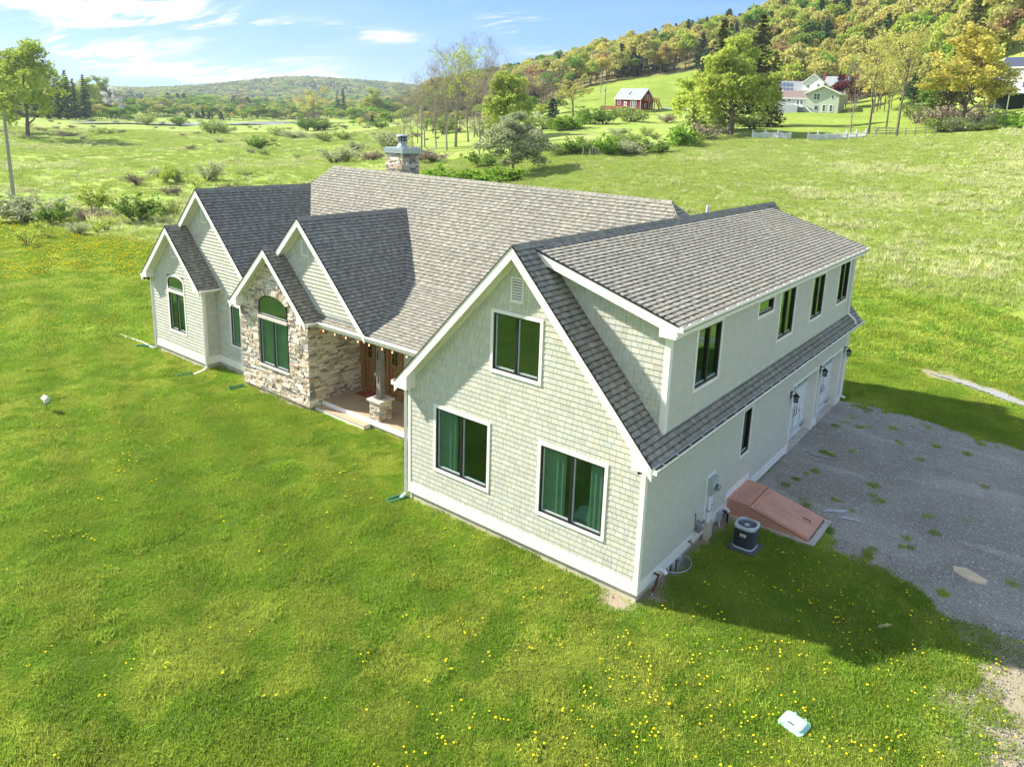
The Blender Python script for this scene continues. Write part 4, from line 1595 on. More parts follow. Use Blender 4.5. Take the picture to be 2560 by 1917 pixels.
# F wall
fF = front(FYw)
profF = [(-25.01, 0), (-20.99, 0), (-20.99, 3.3), (FXr, FZr - .11), (-25.01, 3.3)]
h_, s_ = window(fF, -23.755, -22.365, 0.87, 2.66, sashes=2, trim=0.085, curtain=2)
hb(backing(fF, profF, [h_], None), 'wall', [M_sheath])
shake_field(fF, [(-24.92, 0.27), (-21.08, 0.27), (-21.08, 3.35), (FXr, FZr - .13), (-24.92, 3.35)], [s_, (-23.74, -22.38, 2.6, 3.32), (-23.2, -22.84, 4.12, 4.62)], v_start=0.27, seed=6, dep=.030, slot=.010)
gable_vent(fF, -23.215, -22.83, 4.10, 4.63)
# return wall of the bump-out
fFr = side(-20.99)
hb(backing(fFr, rect(1.93, 2.47, 0, 3.05), [], None), 'wall', [M_sheath])
shake_field(fFr, rect(2.0, 2.46, .27, 3.0), [], v_start=.27, seed=7, dep=.030, slot=.010)
# D wall
fD = front(DYw)
mb = backing(fD, [(-18.0, 3.22), (-11.75, 3.22), (DXr, DZr - .11)], [], None)
hb(mb, 'wall', [M_sheath])
shake_field(fD, [(-17.0, 3.30), (-11.8, 3.30), (DXr, DZr - .13), (-17.0, 4.4)], [(-15.10, -14.72, 5.23, 5.77)], v_start=3.25, seed=8, dep=.030, slot=.010)
gable_vent(fD, -15.11, -14.71, 5.21, 5.78)
# porch wall behind the doors
fP = front(4.37)
hb(backing(fP, rect(-14.38, WX, 0.0, 3.4), [(-14.30, -12.16, 0.0, 2.35)], None), 'wall', [M_sheath])
shake_field(fP, rect(-12.1, WX, 0.06, 2.88), [], v_start=0.06, seed=9)
# arched transom of the bump-out window
def arch_pts(u0, u1, v0, rise, n=14):
    c, r = (u0 + u1) / 2, (u1 - u0) / 2
    return [(c + r * math.cos(math.pi * i / n), v0 + rise * math.sin(math.pi * i / n)) for i in range(n + 1)]


def arch_window(fr, u0, u1, v0, v1, side_h, casing=True):
    """low arch over straight jambs: u0..u1 outside of casing, v0 sill, v1 crown"""
    def outline(pad, n=12):
        a, b, base = u0 + pad, u1 - pad, v0 + pad
        sp = v0 + side_h
        c, r = (a + b) / 2, (b - a) / 2
        rise = (v1 - pad) - sp
        return [(a, base), (b, base)] + [(c + r * math.cos(math.pi * i / n), sp + rise * math.sin(math.pi * i / n)) for i in range(n + 1)]
    tw = 0.085 if casing else 0.0

    def ring(mb, o1, o2, n0, n1, mi=0):
        k = len(o1)
        v = [fr.P(p[0], p[1], n0) for p in o1] + [fr.P(p[0], p[1], n1) for p in o1] + [fr.P(p[0], p[1], n1) for p in o2] + [fr.P(p[0], p[1], n0) for p in o2]
        f = []
        for i in range(k):
            n = (i + 1) % k
            f += [(i, n, k + n, k + i), (k + i, k + n, 2 * k + n, 2 * k + i), (2 * k + i, 2 * k + n, 3 * k + n, 3 * k + i)]
        mb.add(v, f, (1, 1, 1), mi)
    mb = MB()
    ring(mb, outline(tw), outline(tw + 0.045), -0.002, 0.028)
    mb.fprism(fr, outline(tw + 0.04), -0.003, 0.001, mi=1)  # flat dark sheet painted in for the unlit room, no opening here
    w = hb(mb, 'arched_window', [M_frame, M_dark])
    if casing:
        tb = MB(); ring(tb, outline(0), outline(tw), -0.002, 0.036)
        reparent(tb.build('casing', [M_white]), w)
    mb = MB(); mb.fprism(fr, outline(tw + 0.042), 0.010, 0.014)
    reparent(mb.build('pane', [M_glass]), w)
    mb = MB(); mb.fbox(fr, u0 + tw + .045, u1 - tw - .045, v0 + tw + .045, v0 + tw + 0.075, 0.012, 0.026)
    reparent(mb.build('edge_strip', [M_edge_strip]), w)  # pale strip along the foot of the pane, a painted reflection


arch_window(fF, -23.755, -22.365, 2.63, 3.36, 0.42)

# E stone gable
fE = front(EYw)
h_, s_ = window(fE, -17.33, -15.52, 0.84, 2.70, sashes=2, trim=0.045, stone=True, curtain=5)
hb(backing(fE, [(-18.46, -0.25), (-14.38, -0.25), (-14.38, 3.2), (EXr, EZr - .1), (-18.46, 3.2)], [h_], None), 'wall', [M_mortar])
arch_window(fE, -17.29, -15.56, 2.78, 3.58, 0.42, casing=False)
mb = MB(); mb.fbox(fE, -17.33, -15.52, 2.67, 2.775, 0, .085)
reparent(mb.build('lintel', [M_sandstone]), house)
# voussoirs
rnd = random.Random(5)
c_, r_ = -16.425, 0.865
na = 26
for i in range(na):
    t0, t1 = math.pi * (i + .06) / na, math.pi * (i + .94) / na
    def pt(t, e):
        return (c_ + (r_ + e) * math.cos(t), 3.20 + (0.385 + e * 0.95) * math.sin(t))
    if 0.32 < (t0 + t1) / 2 < math.pi - 0.32:
        one_stone(fE, ccw([pt(t0, .01), pt(t1, .01), pt(t1, .25), pt(t0, .25)]), rnd, depth=0.075)
stone_field(fE, [(-18.48, -0.12), (-14.36, -0.12), (-14.36, 3.25), (EXr, EZr - .13), (-18.48, 3.2)],
            [(-17.36, -15.49, .80, 3.2)], seed=3, arch=(c_, 3.15, r_ + 0.24, 0.66))
fE2 = side(-14.38)
hb(backing(fE2, rect(2.05, 4.36, -0.25, 3.2), [], None), 'wall', [M_mortar])
stone_field(fE2, [(2.02, -0.12), (4.36, -0.12), (4.36, 2.87), (2.02, 2.87)], [(2.47, 4.4, -0.2, 0.04)], seed=4)
fE3 = Fr((-18.46, 0, 0), (0, 1, 0), (0, 0, 1), (-1, 0, 0))
stone_field(fE3, [(2.02, -0.12), (2.47, -0.12), (2.47, 3.0), (2.02, 3.0)], [], seed=5)
hb(backing(fE3, rect(2.05, 2.47, -0.25, 3.1), [], None), 'wall', [M_mortar])

# corner boards, skirt boards, foundation
cb = MB()
for fr, a, b, c, d in ((fA, -0.09, 0.024, 0.0, 3.1), (fS, 0.0, 0.09, 0.0, 3.02), (fA, WX - .005, WX + 0.09, 0.0, 3.15), (fS, Lw - .09, Lw, 0.3, 3.02),
                       (fC, -.11, 0.024, 3.58, 5.86), (fS, 0.678, 0.778, 3.58, 5.86), (fS, 15.19, 15.28, 3.58, 5.86),
                       (fF, -25.01, -24.91, 0, 3.03), (fF, -21.09, -20.966, 0, 3.03), (fFr, 1.917, 2.0, 0, 3.0)):
    cb.fbox(fr, a, b, c, d, -0.003, 0.026 if fr in (fA, fC, fF) else 0.0245)
hbs(cb, 'corner_board', [M_white])
sk = MB()
for fr, a, b, c, d in ((fA, WX, 0.03, 0.0, 0.285), (fS, 0.0, 9.66, 0.0, 0.285), (fS, 12.35, 12.72, 0.0, 0.285), (fS, 15.30, Lw, 0.0, 0.285), (fF, -25.01, -20.96, -.02, 0.275), (fFr, 1.917, 2.45, -.02, 0.275),
                       (fCw, -20.96, -18.5, -.02, 0.275)):
    sk.fbox(fr, a, b, c, d, -0.003, 0.033)
sk.fbox(fS, 4.72, 6.36, .285, 0.56, -0.003, 0.033)
hbs(sk, 'skirt_board', [M_white])
fd = MB()
fd.box((WX + .02, 0.02, -0.8), (-0.02, 0.2, 0.0))
fd.box((-0.2, 0.2, -0.8), (-0.02, 1.56, 0.0)); fd.box((-0.2, 2.22, -0.8), (-0.02, 9.74, 0.0)); fd.box((-0.2, 12.3, -0.8), (-0.02, 12.78, 0.0)); fd.box((-0.2, 15.24, -0.8), (-0.02, Lw, 0.0))
fd.box((-0.2, 1.56, -0.8), (-0.02, 2.22, -0.62))
fd.box((-24.99, 1.94, -0.8), (-21.01, 2.2, -0.02)); fd.box((-21.3, 2.2, -0.8), (-21.01, 2.5, -0.02)); fd.box((-21.3, 2.5, -0.8), (-18.4, 2.7, -0.02))
fd.box((-18.44, 2.06, -0.8), (-14.40, 2.3, -0.12)); fd.box((-14.6, 2.3, -0.8), (-14.38, 4.4, -0.12)); fd.box((-14.38, 2.52, -0.8), (WX, 2.7, -0.12))
for yj in (2.9, 4.6, 7.2, 8.4):
    fd.box((-0.021, yj, -.6), (-0.012, yj + .012, -.002))
for xj in (-1.9, -3.2, -4.4, -5.9):
    fd.box((xj, 0.02, -.6), (xj + .012, 0.012, -.002))
hbs(fd, 'foundation', [M_foundation])
# flashing, bent metal at foot of the upper wall and foot of the middle gable
fl = MB()
rnd = random.Random(2)
u = 0.70
while u < 15.2:
    w = rnd.uniform(.2, .7)
    fl.fbox(fS, u, u + w, 3.545, 3.60 + rnd.uniform(-.012, .02), 0.0, 0.012 + rnd.uniform(0, .006))
    u += w
fl.fbox(fD, -14.15, -11.85, 3.22, 3.275, 0.0, 0.02)
hbs(fl, 'flashing', [M_galv])

# rooms behind the windows
rm = MB()
rm.box((WX + .2, 0.2, 0.28), (-0.2, Lw - .2, 0.30)); rm.box((WX + .9, 0.7, 3.1), (-0.2, Lw - .2, 3.13))
rm.box((-24.8, 2.75, 0.06), (-14.5, 12.3, 0.08)); rm.box((-14.5, 4.6, 0.06), (WX, 12.3, 0.08)); rm.box((-24.8, 5.0, .1), (WX, 5.05, 3.0)); rm.box((WX + .2, 3.4, .3), (-0.2, 3.45, 3.1)); rm.box((-5.6, 3.4, 3.1), (-1.6, 3.45, 5.0))
hb(rm, 'interior', [M_interior])
bed = MB()
v = [(-2.0, 0.28, 1.0), (-0.9, 0.28, 1.0), (-0.9, 2.4, 1.0), (-2.0, 2.4, 1.0), (-1.8, 0.35, 1.35), (-0.5, 0.3, 1.9), (-0.5, 2.4, 1.9), (-1.9, 2.4, 1.35)]
bed.add(v, [(0, 1, 5, 4), (4, 5, 6, 7), (1, 2, 6, 5), (3, 0, 4, 7), (0, 3, 2, 1)])
hb(bed, 'bedding', [M_bedding])

# ---- garage doors
for (a, b) in GD:
    tb = MB()
    tb.fbox(fS, a, b, 2.21, 2.30, -.003, 0.034); tb.fbox(fS, a, a + .09, -0.11, 2.21, -.003, 0.032); tb.fbox(fS, b - .09, b, -0.11, 2.21, -.003, 0.032)
    d_ = hb(tb, 'garage_door', [M_white])
    lb = MB()
    lb.box((-0.28, a + .04, -.3), (0.002, a + .096, 2.25)); lb.box((-0.28, b - .096, -.3), (0.002, b - .04, 2.25)); lb.box((-0.28, a, 2.203), (0.001, b, 2.26))
    hbs(lb, 'jamb', [M_cream], d_)
    fr = side(-0.27)
    p, q = a + .092, b - .092
    for i in range(4):
        r = -0.05 + i * 0.565
        pb = MB()
        pb.fbox(fr, p, q, r + .004, r + 0.566, -0.04, 0.0)
        if i < 3:
            n = 14
            for j in range(n):
                uu = p + (q - p) * j / n
                pb.fbox(fr, uu + .006, uu + (q - p) / n - .006, r + .02, r + .552, 0.0, 0.006)
        reparent(pb.build('door_panel', [M_garage]), d_)
    # cross bucks and top lites
    xb = MB()
    m = (p + q) / 2
    for (s0, s1) in ((p + .06, m - .03), (m + .03, q - .06)):
        for (x0, z0, x1, z1) in ((s0, .0, s1, 1.58), (s0, 1.58, s1, 0.0)):
            xb.obar(fr.P(x0, z0, .012), fr.P(x1, z1, .012), 0.022, 0.09, up=(0, 0, 1))
        xb.fbox(fr, s0 - .05, s0 + .05, -.04, 2.18, .004, .018); xb.fbox(fr, s1 - .05, s1 + .05, -.04, 2.18, .004, .018)
        xb.fbox(fr, s0, s1, 1.60, 1.68, .004, .02)
    reparent(xb.build('overlay_trim', [M_garage]), d_)
    for j in range(4):
        uu = p + .12 + j * (q - p - .24) / 4
        wb = MB(); wb.fbox(fr, uu + .03, uu + (q - p - .24) / 4 - .03, 1.75, 2.08, 0.0, .008)
        reparent(wb.build('lite', [M_glass]), d_)
        wb = MB()
        for z_ in (1.71, 2.08):
            wb.fbox(fr, uu, uu + (q - p - .24) / 4, z_, z_ + .04, .002, .022)
        reparent(wb.build('lite_frame', [M_garage]), d_)
    for uu in (m - .12, m + .12):
        hbm = MB(); s_ = 1 if uu > m else -1
        hbm.tube([fr.P(uu, .78, .02), fr.P(uu, .8, .06), fr.P(uu + s_ * .01, .92, .065), fr.P(uu, 1.04, .06), fr.P(uu, 1.06, .02)], 0.011, 6)
        reparent(hbm.build('pull_handle', [M_black]), d_)
    for uu, s_ in ((p + .02, 1), (q - .02, -1)):
        for z_ in (0.12, 1.86):
            hbm = MB(); hbm.fbox(fr, min(uu, uu + s_ * .36), max(uu, uu + s_ * .36), z_, z_ + .045, .018, .03)
            reparent(hbm.build('strap_hinge', [M_black]), d_)
    ap = MB(); ap.box((-0.30, a - .02, -0.35), (0.02, b + .02, -0.055 if a < 12 else -0.015))
    reparent(ap.build('threshold', [M_concrete]), d_)
gf = MB(); gf.box((-6, 9.8, -.4), (-0.3, 15.4, -.1)); hb(gf, 'garage_floor', [M_concrete])

# ---- porch
pf = MB()
deckb = MB(); deckb.box((-14.36, 2.515, 0.01), (WX, 4.36, 0.040)); porch = hb(deckb, 'porch', [M_decking])
fb = MB(); fb.box((-14.32, 2.48, -0.13), (WX - .03, 2.515, 0.043)); reparent(fb.build('porch_fascia', [M_white]), porch)
nb_ = 13
for i in range(nb_):
    y0_ = 2.515 + i * (4.36 - 2.515) / nb_
    b_ = MB(); b_.box((-14.35, y0_ + .003, 0.036), (WX - .01, y0_ + (4.36 - 2.515) / nb_ - .003, 0.047), (1 + random.uniform(-.03, .03),) * 3)
    reparent(b_.build('deck_board', [M_decking]), porch)
st = MB(); st.box((-14.30, 2.18, -0.27), (-11.70, 2.476, -0.118)); stp = hb(st, 'porch_step', [M_white])
for i in range(2):
    b_ = MB(); b_.box((-14.31, 2.17 + i * .152, -0.122), (-11.69, 2.17 + (i + 1) * .152 - .004, -0.098)); reparent(b_.build('tread', [M_decking]), stp)
# post on its stone pedestal
pd = MB(); pd.box((-11.79, 2.56, 0.04), (-11.31, 3.04, 0.70)); ped = hb(pd, 'porch_column', [M_mortar])
_n0 = len(STN.items)
for fr, reg in ((front(2.56), rect(-11.80, -11.30, 0.048, 0.70)), (side(-11.31), rect(2.55, 3.05, 0.048, 0.70))):
    stone_field(fr, reg, seed=31)
pcap = MB(); pcap.box((-11.88, 2.47, 0.70), (-11.22, 3.13, 0.765)); reparent(pcap.build('pedestal_cap', [M_sandstone]), ped)
tp = MB()
rnd = random.Random(8)
zz = np.linspace(0.765, 2.87, 12)
ringv = []
for z_ in zz:
    o = [rnd.uniform(-.008, .008) for _ in range(4)]
    ringv += [(-11.65 + o[0], 2.70 + o[1], z_), (-11.45 + o[1], 2.70 + o[2], z_), (-11.45 + o[2], 2.90 + o[3], z_), (-11.65 + o[3], 2.90 + o[0], z_)]
tp.add(ringv, [(a * 4 + b, a * 4 + (b + 1) % 4, a * 4 + 4 + (b + 1) % 4, a * 4 + 4 + b) for a in range(11) for b in range(4)])
post = reparent(tp.build('timber_post', [M_barnpost]), ped)
ms = MB(); ms.fbox(front(2.69), -11.58, -11.54, 2.15, 2.45, 0, .012, mi=0); ms.fbox(front(2.69), -11.57, -11.535, 1.35, 1.5, 0, .012)
hbs(ms, 'mortise', [M_dark], ped)
kn = MB(); kn.tube([(-11.69, 2.69, 1.62), (-11.67, 2.67, 1.66), (-11.62, 2.68, 1.58)], .03, 6); reparent(kn.build('post_hook', [M_galv]), ped)

# ---- front doors: a wide oak frame with recessed glazed leaves and sidelights
fdr = front(4.31)
db = MB()
for a, b in ((-14.36, -14.12), (-12.30, -12.12)):
    db.fbox(fdr, a, b, 0.05, 2.45, -.06, .05)
db.fbox(fdr, -14.12, -12.30, 2.25, 2.45, -.06, .05); db.fbox(fdr, -14.12, -12.30, 0.05, 0.19, -.06, .05)
for u_ in (-13.63, -12.86):
    db.fbox(fdr, u_ - .06, u_ + .06, 0.19, 2.25, -.06, .04)
dd_ = hb(db, 'front_door', [M_oak])
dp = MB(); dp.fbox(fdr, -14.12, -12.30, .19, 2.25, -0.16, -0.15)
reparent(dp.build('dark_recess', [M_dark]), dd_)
for (a, b, cols) in ((-14.10, -13.70, 1), (-13.56, -12.93, 2), (-12.79, -12.31, 2)):
    lf = MB()
    lf.fbox(fdr, a, a + .09, 0.2, 2.24, -.09, -.03); lf.fbox(fdr, b - .09, b, .2, 2.24, -.09, -.03)
    lf.fbox(fdr, a + .09, b - .09, .2, .38, -.09, -.03); lf.fbox(fdr, a + .09, b - .09, 1.18, 1.32, -.09, -.03); lf.fbox(fdr, a + .09, b - .09, 2.12, 2.24, -.09, -.03)
    lf.fbox(fdr, a + .12, b - .12, .44, 1.12, -.085, -.045)
    lf.fbox(fdr, a + .09, b - .09, .38, 1.18, -.088, -.062)
    for r in range(1, 3):
        z_ = 1.32 + .8 * r / 3
        lf.fbox(fdr, a + .09, b - .09, z_ - .012, z_ + .012, -.08, -.035)
    if cols == 2:
        m = (a + b) / 2
        lf.fbox(fdr, m - .012, m + .012, 1.32, 2.12, -.08, -.037)
    reparent(lf.build('door_leaf', [M_oak]), dd_)
    gp = MB(); gp.fbox(fdr, a + .09, b - .09, 1.32, 2.12, -.066, -.06)
    reparent(gp.build('pane', [M_glass]), dd_)
hk = MB(); hk.tube([fdr.P(-13.0, 1.05, -.03), fdr.P(-13.0, 1.07, .04), fdr.P(-12.98, 1.2, .05), fdr.P(-13.0, 1.28, -.02)], .014, 6)
reparent(hk.build('door_handle', [M_black]), dd_)

# ---- chimney on the back slope
cb = MB(); cb.box((-18.10, 8.95, 6.4), (-17.10, 9.86, 8.58)); chim = hb(cb, 'chimney', [M_mortar])
cap = MB()
cap.box((-18.2, 8.84, 8.56), (-16.99, 9.97, 8.77)); cap.box((-18.14, 8.9, 8.77), (-17.05, 9.91, 8.80))
reparent(cap.build('chimney_cap', [M_galv]), chim)
fl_ = MB()
fl_.lathe((-17.6, 9.4, 8.80), [(0.24, 0), (0.22, .06), (0.15, .15), (0.15, .24)], 16); 
reparent(fl_.build('flue', [M_galv]), chim)
fl_ = MB(); fl_.lathe((-17.6, 9.4, 9.03), [(0.19, 0), (0.19, .24)], 12, mi=0)
reparent(fl_.build('flue_screen', [M_dark]), chim)
fl_ = MB()
fl_.lathe((-17.6, 9.4, 9.27), [(0.26, 0), (0.24, .035), (0.1, .07)], 16)
for z_ in (9.03, 9.14):
    fl_.lathe((-17.6, 9.4, z_), [(0.2, 0), (0.21, .02)], 12)
for i in range(10):
    a = 2 * math.pi * i / 10
    fl_.box((-17.6 + .2 * math.cos(a) - .01, 9.4 + .2 * math.sin(a) - .01, 9.03), (-17.6 + .2 * math.cos(a) + .01, 9.4 + .2 * math.sin(a) + .01, 9.28))
reparent(fl_.build('flue_hood', [M_galv]), chim)
stone_field(front(8.95), rect(-18.12, -17.08, 6.9, 8.55), seed=41)
stone_field(side(-17.10), rect(8.93, 9.88, 6.2, 8.55), seed=42)
vp = MB(); vp.tube([(-5.5, 14.38, 5.2), (-5.5, 14.38, 7.16)], 0.06, 10); hb(vp, 'vent_pipe', [M_pvc])

# ---- services on the garage side
mb = MB()
mb.fbox(fS, 3.32, 3.84, -0.02, 1.56, 0.0, 0.03); hb(mb, 'meter_board', [M_white])
mb = MB(); mb.fbox(fS, 3.41, 3.74, 1.04, 1.50, 0.03, 0.16); mtr = hb(mb, 'electric_meter', [M_meter])
mb = MB(); mb.tube([fS.P(3.575, 1.25, .16), fS.P(3.575, 1.25, .19)], 0.105, 16); mb.tube([fS.P(3.575, 1.25, .19), fS.P(3.575, 1.25, .27), fS.P(3.575, 1.25, .285)], [0.085, .08, .05], 16, mi=1)
reparent(mb.build('meter_dial', [M_meter, M_lampglass]), mtr)
mb = MB(); mb.tube([fS.P(3.47, 1.05, .09), fS.P(3.47, 0.3, .09)], 0.042, 10); mb.tube([fS.P(3.63, 1.05, .08), fS.P(3.63, -0.3, .08)], 0.035, 10)
hbs(mb, 'conduit', [M_pvc], mtr)
mb = MB(); mb.fbox(fS, 3.40, 3.55, 0.60, 0.63, .04, .14); mb.fbox(fS, 3.57, 3.69, .7, .73, .04, .13)
hbs(mb, 'conduit_clamp', [M_galv], mtr)
mb = MB(); mb.fbox(fS, 3.36, 3.62, -.18, .30, 0.033, .17); reparent(mb.build('junction_box', [M_foundation]), mtr)
mb = MB(); mb.fbox(fS, 4.16, 4.34, -.02, .25, .033, .13); iso = hb(mb, 'disconnect_box', [M_meter])
mb = MB(); mb.tube([fS.P(4.25, 0, .09), fS.P(4.22, -.16, .12), fS.P(4.1, -.24, .3), fS.P(3.95, -.22, .6), fS.P(3.9, -.1, .85)], .014, 6); reparent(mb.build('cable_whip', [M_pvc]), iso)
mb = MB(); mb.tube([fS.P(4.5, .14, .0), fS.P(4.52, .14, .12), fS.P(4.54, .08, .2), fS.P(4.5, -.2, .22), fS.P(4.3, -.26, .4), fS.P(4.05, -.2, .8)], .028, 8); hb(mb, 'refrigerant_line', [M_black])
mb = MB(); mb.tube([fS.P(4.72, .12, 0), fS.P(4.72, .12, .12), fS.P(4.72, .05, .16)], .045, 10); hb(mb, 'vent_elbow', [M_pvc])
mb = MB(); mb.tube([fS.P(1.02, .13, 0), fS.P(1.02, .13, .14), fS.P(1.03, .08, .2)], .05, 10); hb(mb, 'vent_elbow', [M_pvc])
mb = MB(); mb.tube([fS.P(0.72, .2, .03), fS.P(.70, .2, .16), fS.P(.62, .12, .17), fS.P(.60, .0, .16), fS.P(.52, -.06, .15), fS.P(.47, -.12, .14), fS.P(.47, -.42, .14)], .026, 8)
gp_ = hb(mb, 'gas_pipe', [M_rust])
mb = MB(); mb.tube([fS.P(.47, -.12, .14), fS.P(.47, -.45, .14)], .034, 8); reparent(mb.build('pipe_sleeve', [M_meter]), gp_)
for q_ in ((.70, .2), (.61, .06), (.5, -.08)):
    mb = MB(); mb.tube([fS.P(q_[0] + .02, q_[1] + .02, .155), fS.P(q_[0] - .02, q_[1] - .02, .155)], .036, 8); reparent(mb.build('pipe_fitting', [M_rust]), gp_)
mb = MB(); mb.tube([fS.P(2.48, .17, .03), fS.P(2.48, .17, .12), fS.P(2.5, .11, .14)], .018, 8); mb.tube([fS.P(2.44, .2, .09), fS.P(2.52, .2, .09)], .02, 6)
hb(mb, 'hose_tap', [M_copper])
mb = MB()
v = [fS.P(2.82, .33, .02), fS.P(3.08, .36, .02), fS.P(3.08, .50, .02), fS.P(2.82, .54, .02), fS.P(2.80, .27, .16), fS.P(3.08, .28, .16), fS.P(3.06, .38, .13), fS.P(2.82, .42, .13)]
mb.add(v, [(0, 1, 5, 4), (3, 2, 6, 7), (4, 5, 6, 7), (0, 3, 7, 4), (1, 2, 6, 5)])
mb.obar(fS.P(2.86, .5, .03), fS.P(2.80, .78, .03), .03, .02, up=(1, 0, 0)); mb.obar(fS.P(3.08, .40, .08), fS.P(3.22, .42, .1), .03, .03, up=(1, 0, 0)); mb.obar(fS.P(3.18, .36, .1), fS.P(3.2, .48, .1), .03, .02, up=(1, 0, 0))
hb(mb, 'exhaust_hood', [mat('grey_hood', (0.20, 0.19, 0.185), 0.6)])
# basement window
mb = MB()
fb_ = side(-0.02)
mb.fbox(fb_, 1.53, 2.25, -.60, -.02, -0.12, -0.10, mi=1)
for a_, b_, c_2, d_2 in ((1.55, 2.23, -.09, -.02), (1.55, 2.23, -.62, -.55), (1.55, 1.62, -.55, -.09), (2.16, 2.23, -.55, -.09), (1.86, 1.92, -.55, -.09)):
    mb.fbox(fb_, a_, b_, c_2, d_2, -.06, .012)
bw = hb(mb, 'basement_window', [M_white, M_dark])
for a_, b_ in ((1.62, 1.86), (1.92, 2.16)):
    g_ = MB(); g_.fbox(fb_, a_, b_, -.55, -.09, -.045, -.04); reparent(g_.build('pane', [M_glass]), bw)

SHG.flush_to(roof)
SHK.flush_to(wall)
STN.flush_to(ped)
bpy.context.view_layer.update()
for o in list(house.children):
    o.matrix_parent_inverse = Matrix.Identity(4)
# ---------------------------------------------------------------- things in the yard and on the house


def thing(name, label, cat, loc, group=None, rz=0.0):
    return tag(empty(name, loc, rz), label, cat, group)


def part(mb, name, mats, parent, smooth=False):
    return mb.build(name, mats if isinstance(mats, list) else [mats], parent, smooth)


# air conditioner
ac = thing('air_conditioner', 'black louvred air conditioning condenser with a pale grey top beside the cellar hatch', 'air conditioner', (1.03, 3.72, H(1.03, 3.72)))
ac.scale = (.88, .88, .90)
p_ = MB(); p_.box((-0.41, -0.39, -0.03), (0.41, 0.39, 0.06)); part(p_, 'base_pad', M_pad, ac)
b_ = MB(); b_.lathe((0, 0, 0.09), [(0.285, 0), (0.285, 0.60)], 28, power=4.2); part(b_, 'cabinet', M_ac, ac)
for i in range(12):
    l_ = MB(); z_ = 0.13 + i * 0.045
    l_.lathe((0, 0, z_), [(0.295, 0.0), (0.308, 0.004), (0.296, 0.024)], 28, power=4.2)
    part(l_, 'louvre', M_ac, ac)
b_ = MB(); b_.lathe((0, 0, 0.07), [(0.31, 0), (0.315, 0.03), (0.30, 0.045)], 28, power=4.2); part(b_, 'base_rim', M_actop, ac)
b_ = MB()
prof = [(0.315, 0.66), (0.32, 0.70), (0.315, 0.735), (0.29, 0.75)]
v, f = [], []
n = 28
for r, z_ in prof:
    for k in range(n):
        a = 2 * math.pi * k / n; q = (abs(math.cos(a)) ** 4.2 + abs(math.sin(a)) ** 4.2) ** (-1 / 4.2)
        v.append((r * math.cos(a) * q, r * math.sin(a) * q, z_))
for r, z_ in ((0.275, 0.75), (0.268, 0.73), (0.262, 0.60)):
    for k in range(n):
        a = 2 * math.pi * k / n; v.append((r * math.cos(a), r * math.sin(a), z_))
for i in range(6):
    for k in range(n):
        a, b = i * n + k, i * n + (k + 1) % n
        f.append((a, b, b + n, a + n))
b_.add(v, f); part(b_, 'top_cover', M_actop, ac)
b_ = MB(); b_.lathe((0, 0, 0.60), [(0.265, 0), (0.265, 0.005)], 24); part(b_, 'fan_well', M_pad, ac)
b_ = MB(); b_.lathe((0, 0, 0.65), [(0.075, 0), (0.078, 0.05), (0.06, 0.07)], 16); part(b_, 'fan_motor', M_actop, ac)
for i in range(4):
    a = i * math.pi / 2 + .5
    b_ = MB()
    c0, s0 = math.cos(a), math.sin(a); c1, s1 = math.cos(a + .75), math.sin(a + .75)
    b_.add([(0.07 * c0, 0.07 * s0, .69), (0.225 * c0, 0.225 * s0, .68), (0.225 * c1, 0.225 * s1, .63), (0.07 * c1, 0.07 * s1, .65)], [(0, 1, 2, 3)])
    part(b_, 'fan_blade', M_galv, ac)
for r in (0.10, 0.14, 0.18, 0.22):
    b_ = MB(); b_.tube([(r * math.cos(2 * math.pi * k / 20), r * math.sin(2 * math.pi * k / 20), .745) for k in range(21)], .0022, 4); part(b_, 'grille_ring', M_actop, ac)
for k in range(10):
    a = 2 * math.pi * k / 10
    b_ = MB(); b_.tube([(.08 * math.cos(a), .08 * math.sin(a), .75), (.245 * math.cos(a), .245 * math.sin(a), .75)], .002, 4); part(b_, 'grille_spoke', M_actop, ac)
# badge faces the camera corner
fb = Fr((0.02, -0.315, 0.5), (1, 0, 0), (0, 0, 1), (0, -1, 0))
b_ = MB(); b_.fbox(fb, -0.085, 0.085, -0.035, 0.035, -0.005, 0.012); bd = part(b_, 'badge', M_white, ac)
b_ = MB(); b_.fbox(fb, -0.06, 0.055, -0.001, 0.018, 0.012, 0.014); part(b_, 'badge_mark', M_red_sticker, bd)
b_ = MB(); b_.fbox(fb, -0.06, 0.05, -0.016, -0.004, 0.012, 0.014); part(b_, 'badge_mark', M_blue_sticker, bd)

# cellar hatch
bh = thing('cellar_hatch', 'brown painted steel cellar hatch sloping out from the garage wall onto a concrete kerb', 'cellar hatch', (1.2, 5.56, H(1.2, 5.5)))
ox, oy, oz = bh.location
def bhb(mb, name, m, parent=bh):
    for i in range(len(mb.v)):
        mb.v[i] = (mb.v[i][0] - ox, mb.v[i][1] - oy, mb.v[i][2] - oz)
    for o in islands(mb):
        part(o, name, m, parent)
y0, y1 = 4.86, 6.27
b_ = MB()
ya, yb = 4.78, 6.36
b_.box((0.034, ya, -0.9), (2.42, ya + .15, -.075)); b_.box((0.034, yb - .15, -0.9), (2.42, yb, -.075)); b_.box((2.27, ya + .15, -.9), (2.42, yb - .15, -.078))
b_.box((0.034, ya + .15, -0.9), (2.27, yb - .15, -.12))
bhb(b_, 'concrete_kerb', M_concrete)
zt, zl, xa, xb_ = 0.37, -0.045, 0.62, 2.26
b_ = MB()
pr = [(0.036, -.075), (xb_, -.075), (xb_, zl), (xa + .04, zt - .06), (xa + .04, zt - .02), (0.036, zt - .02)]
k = len(pr)
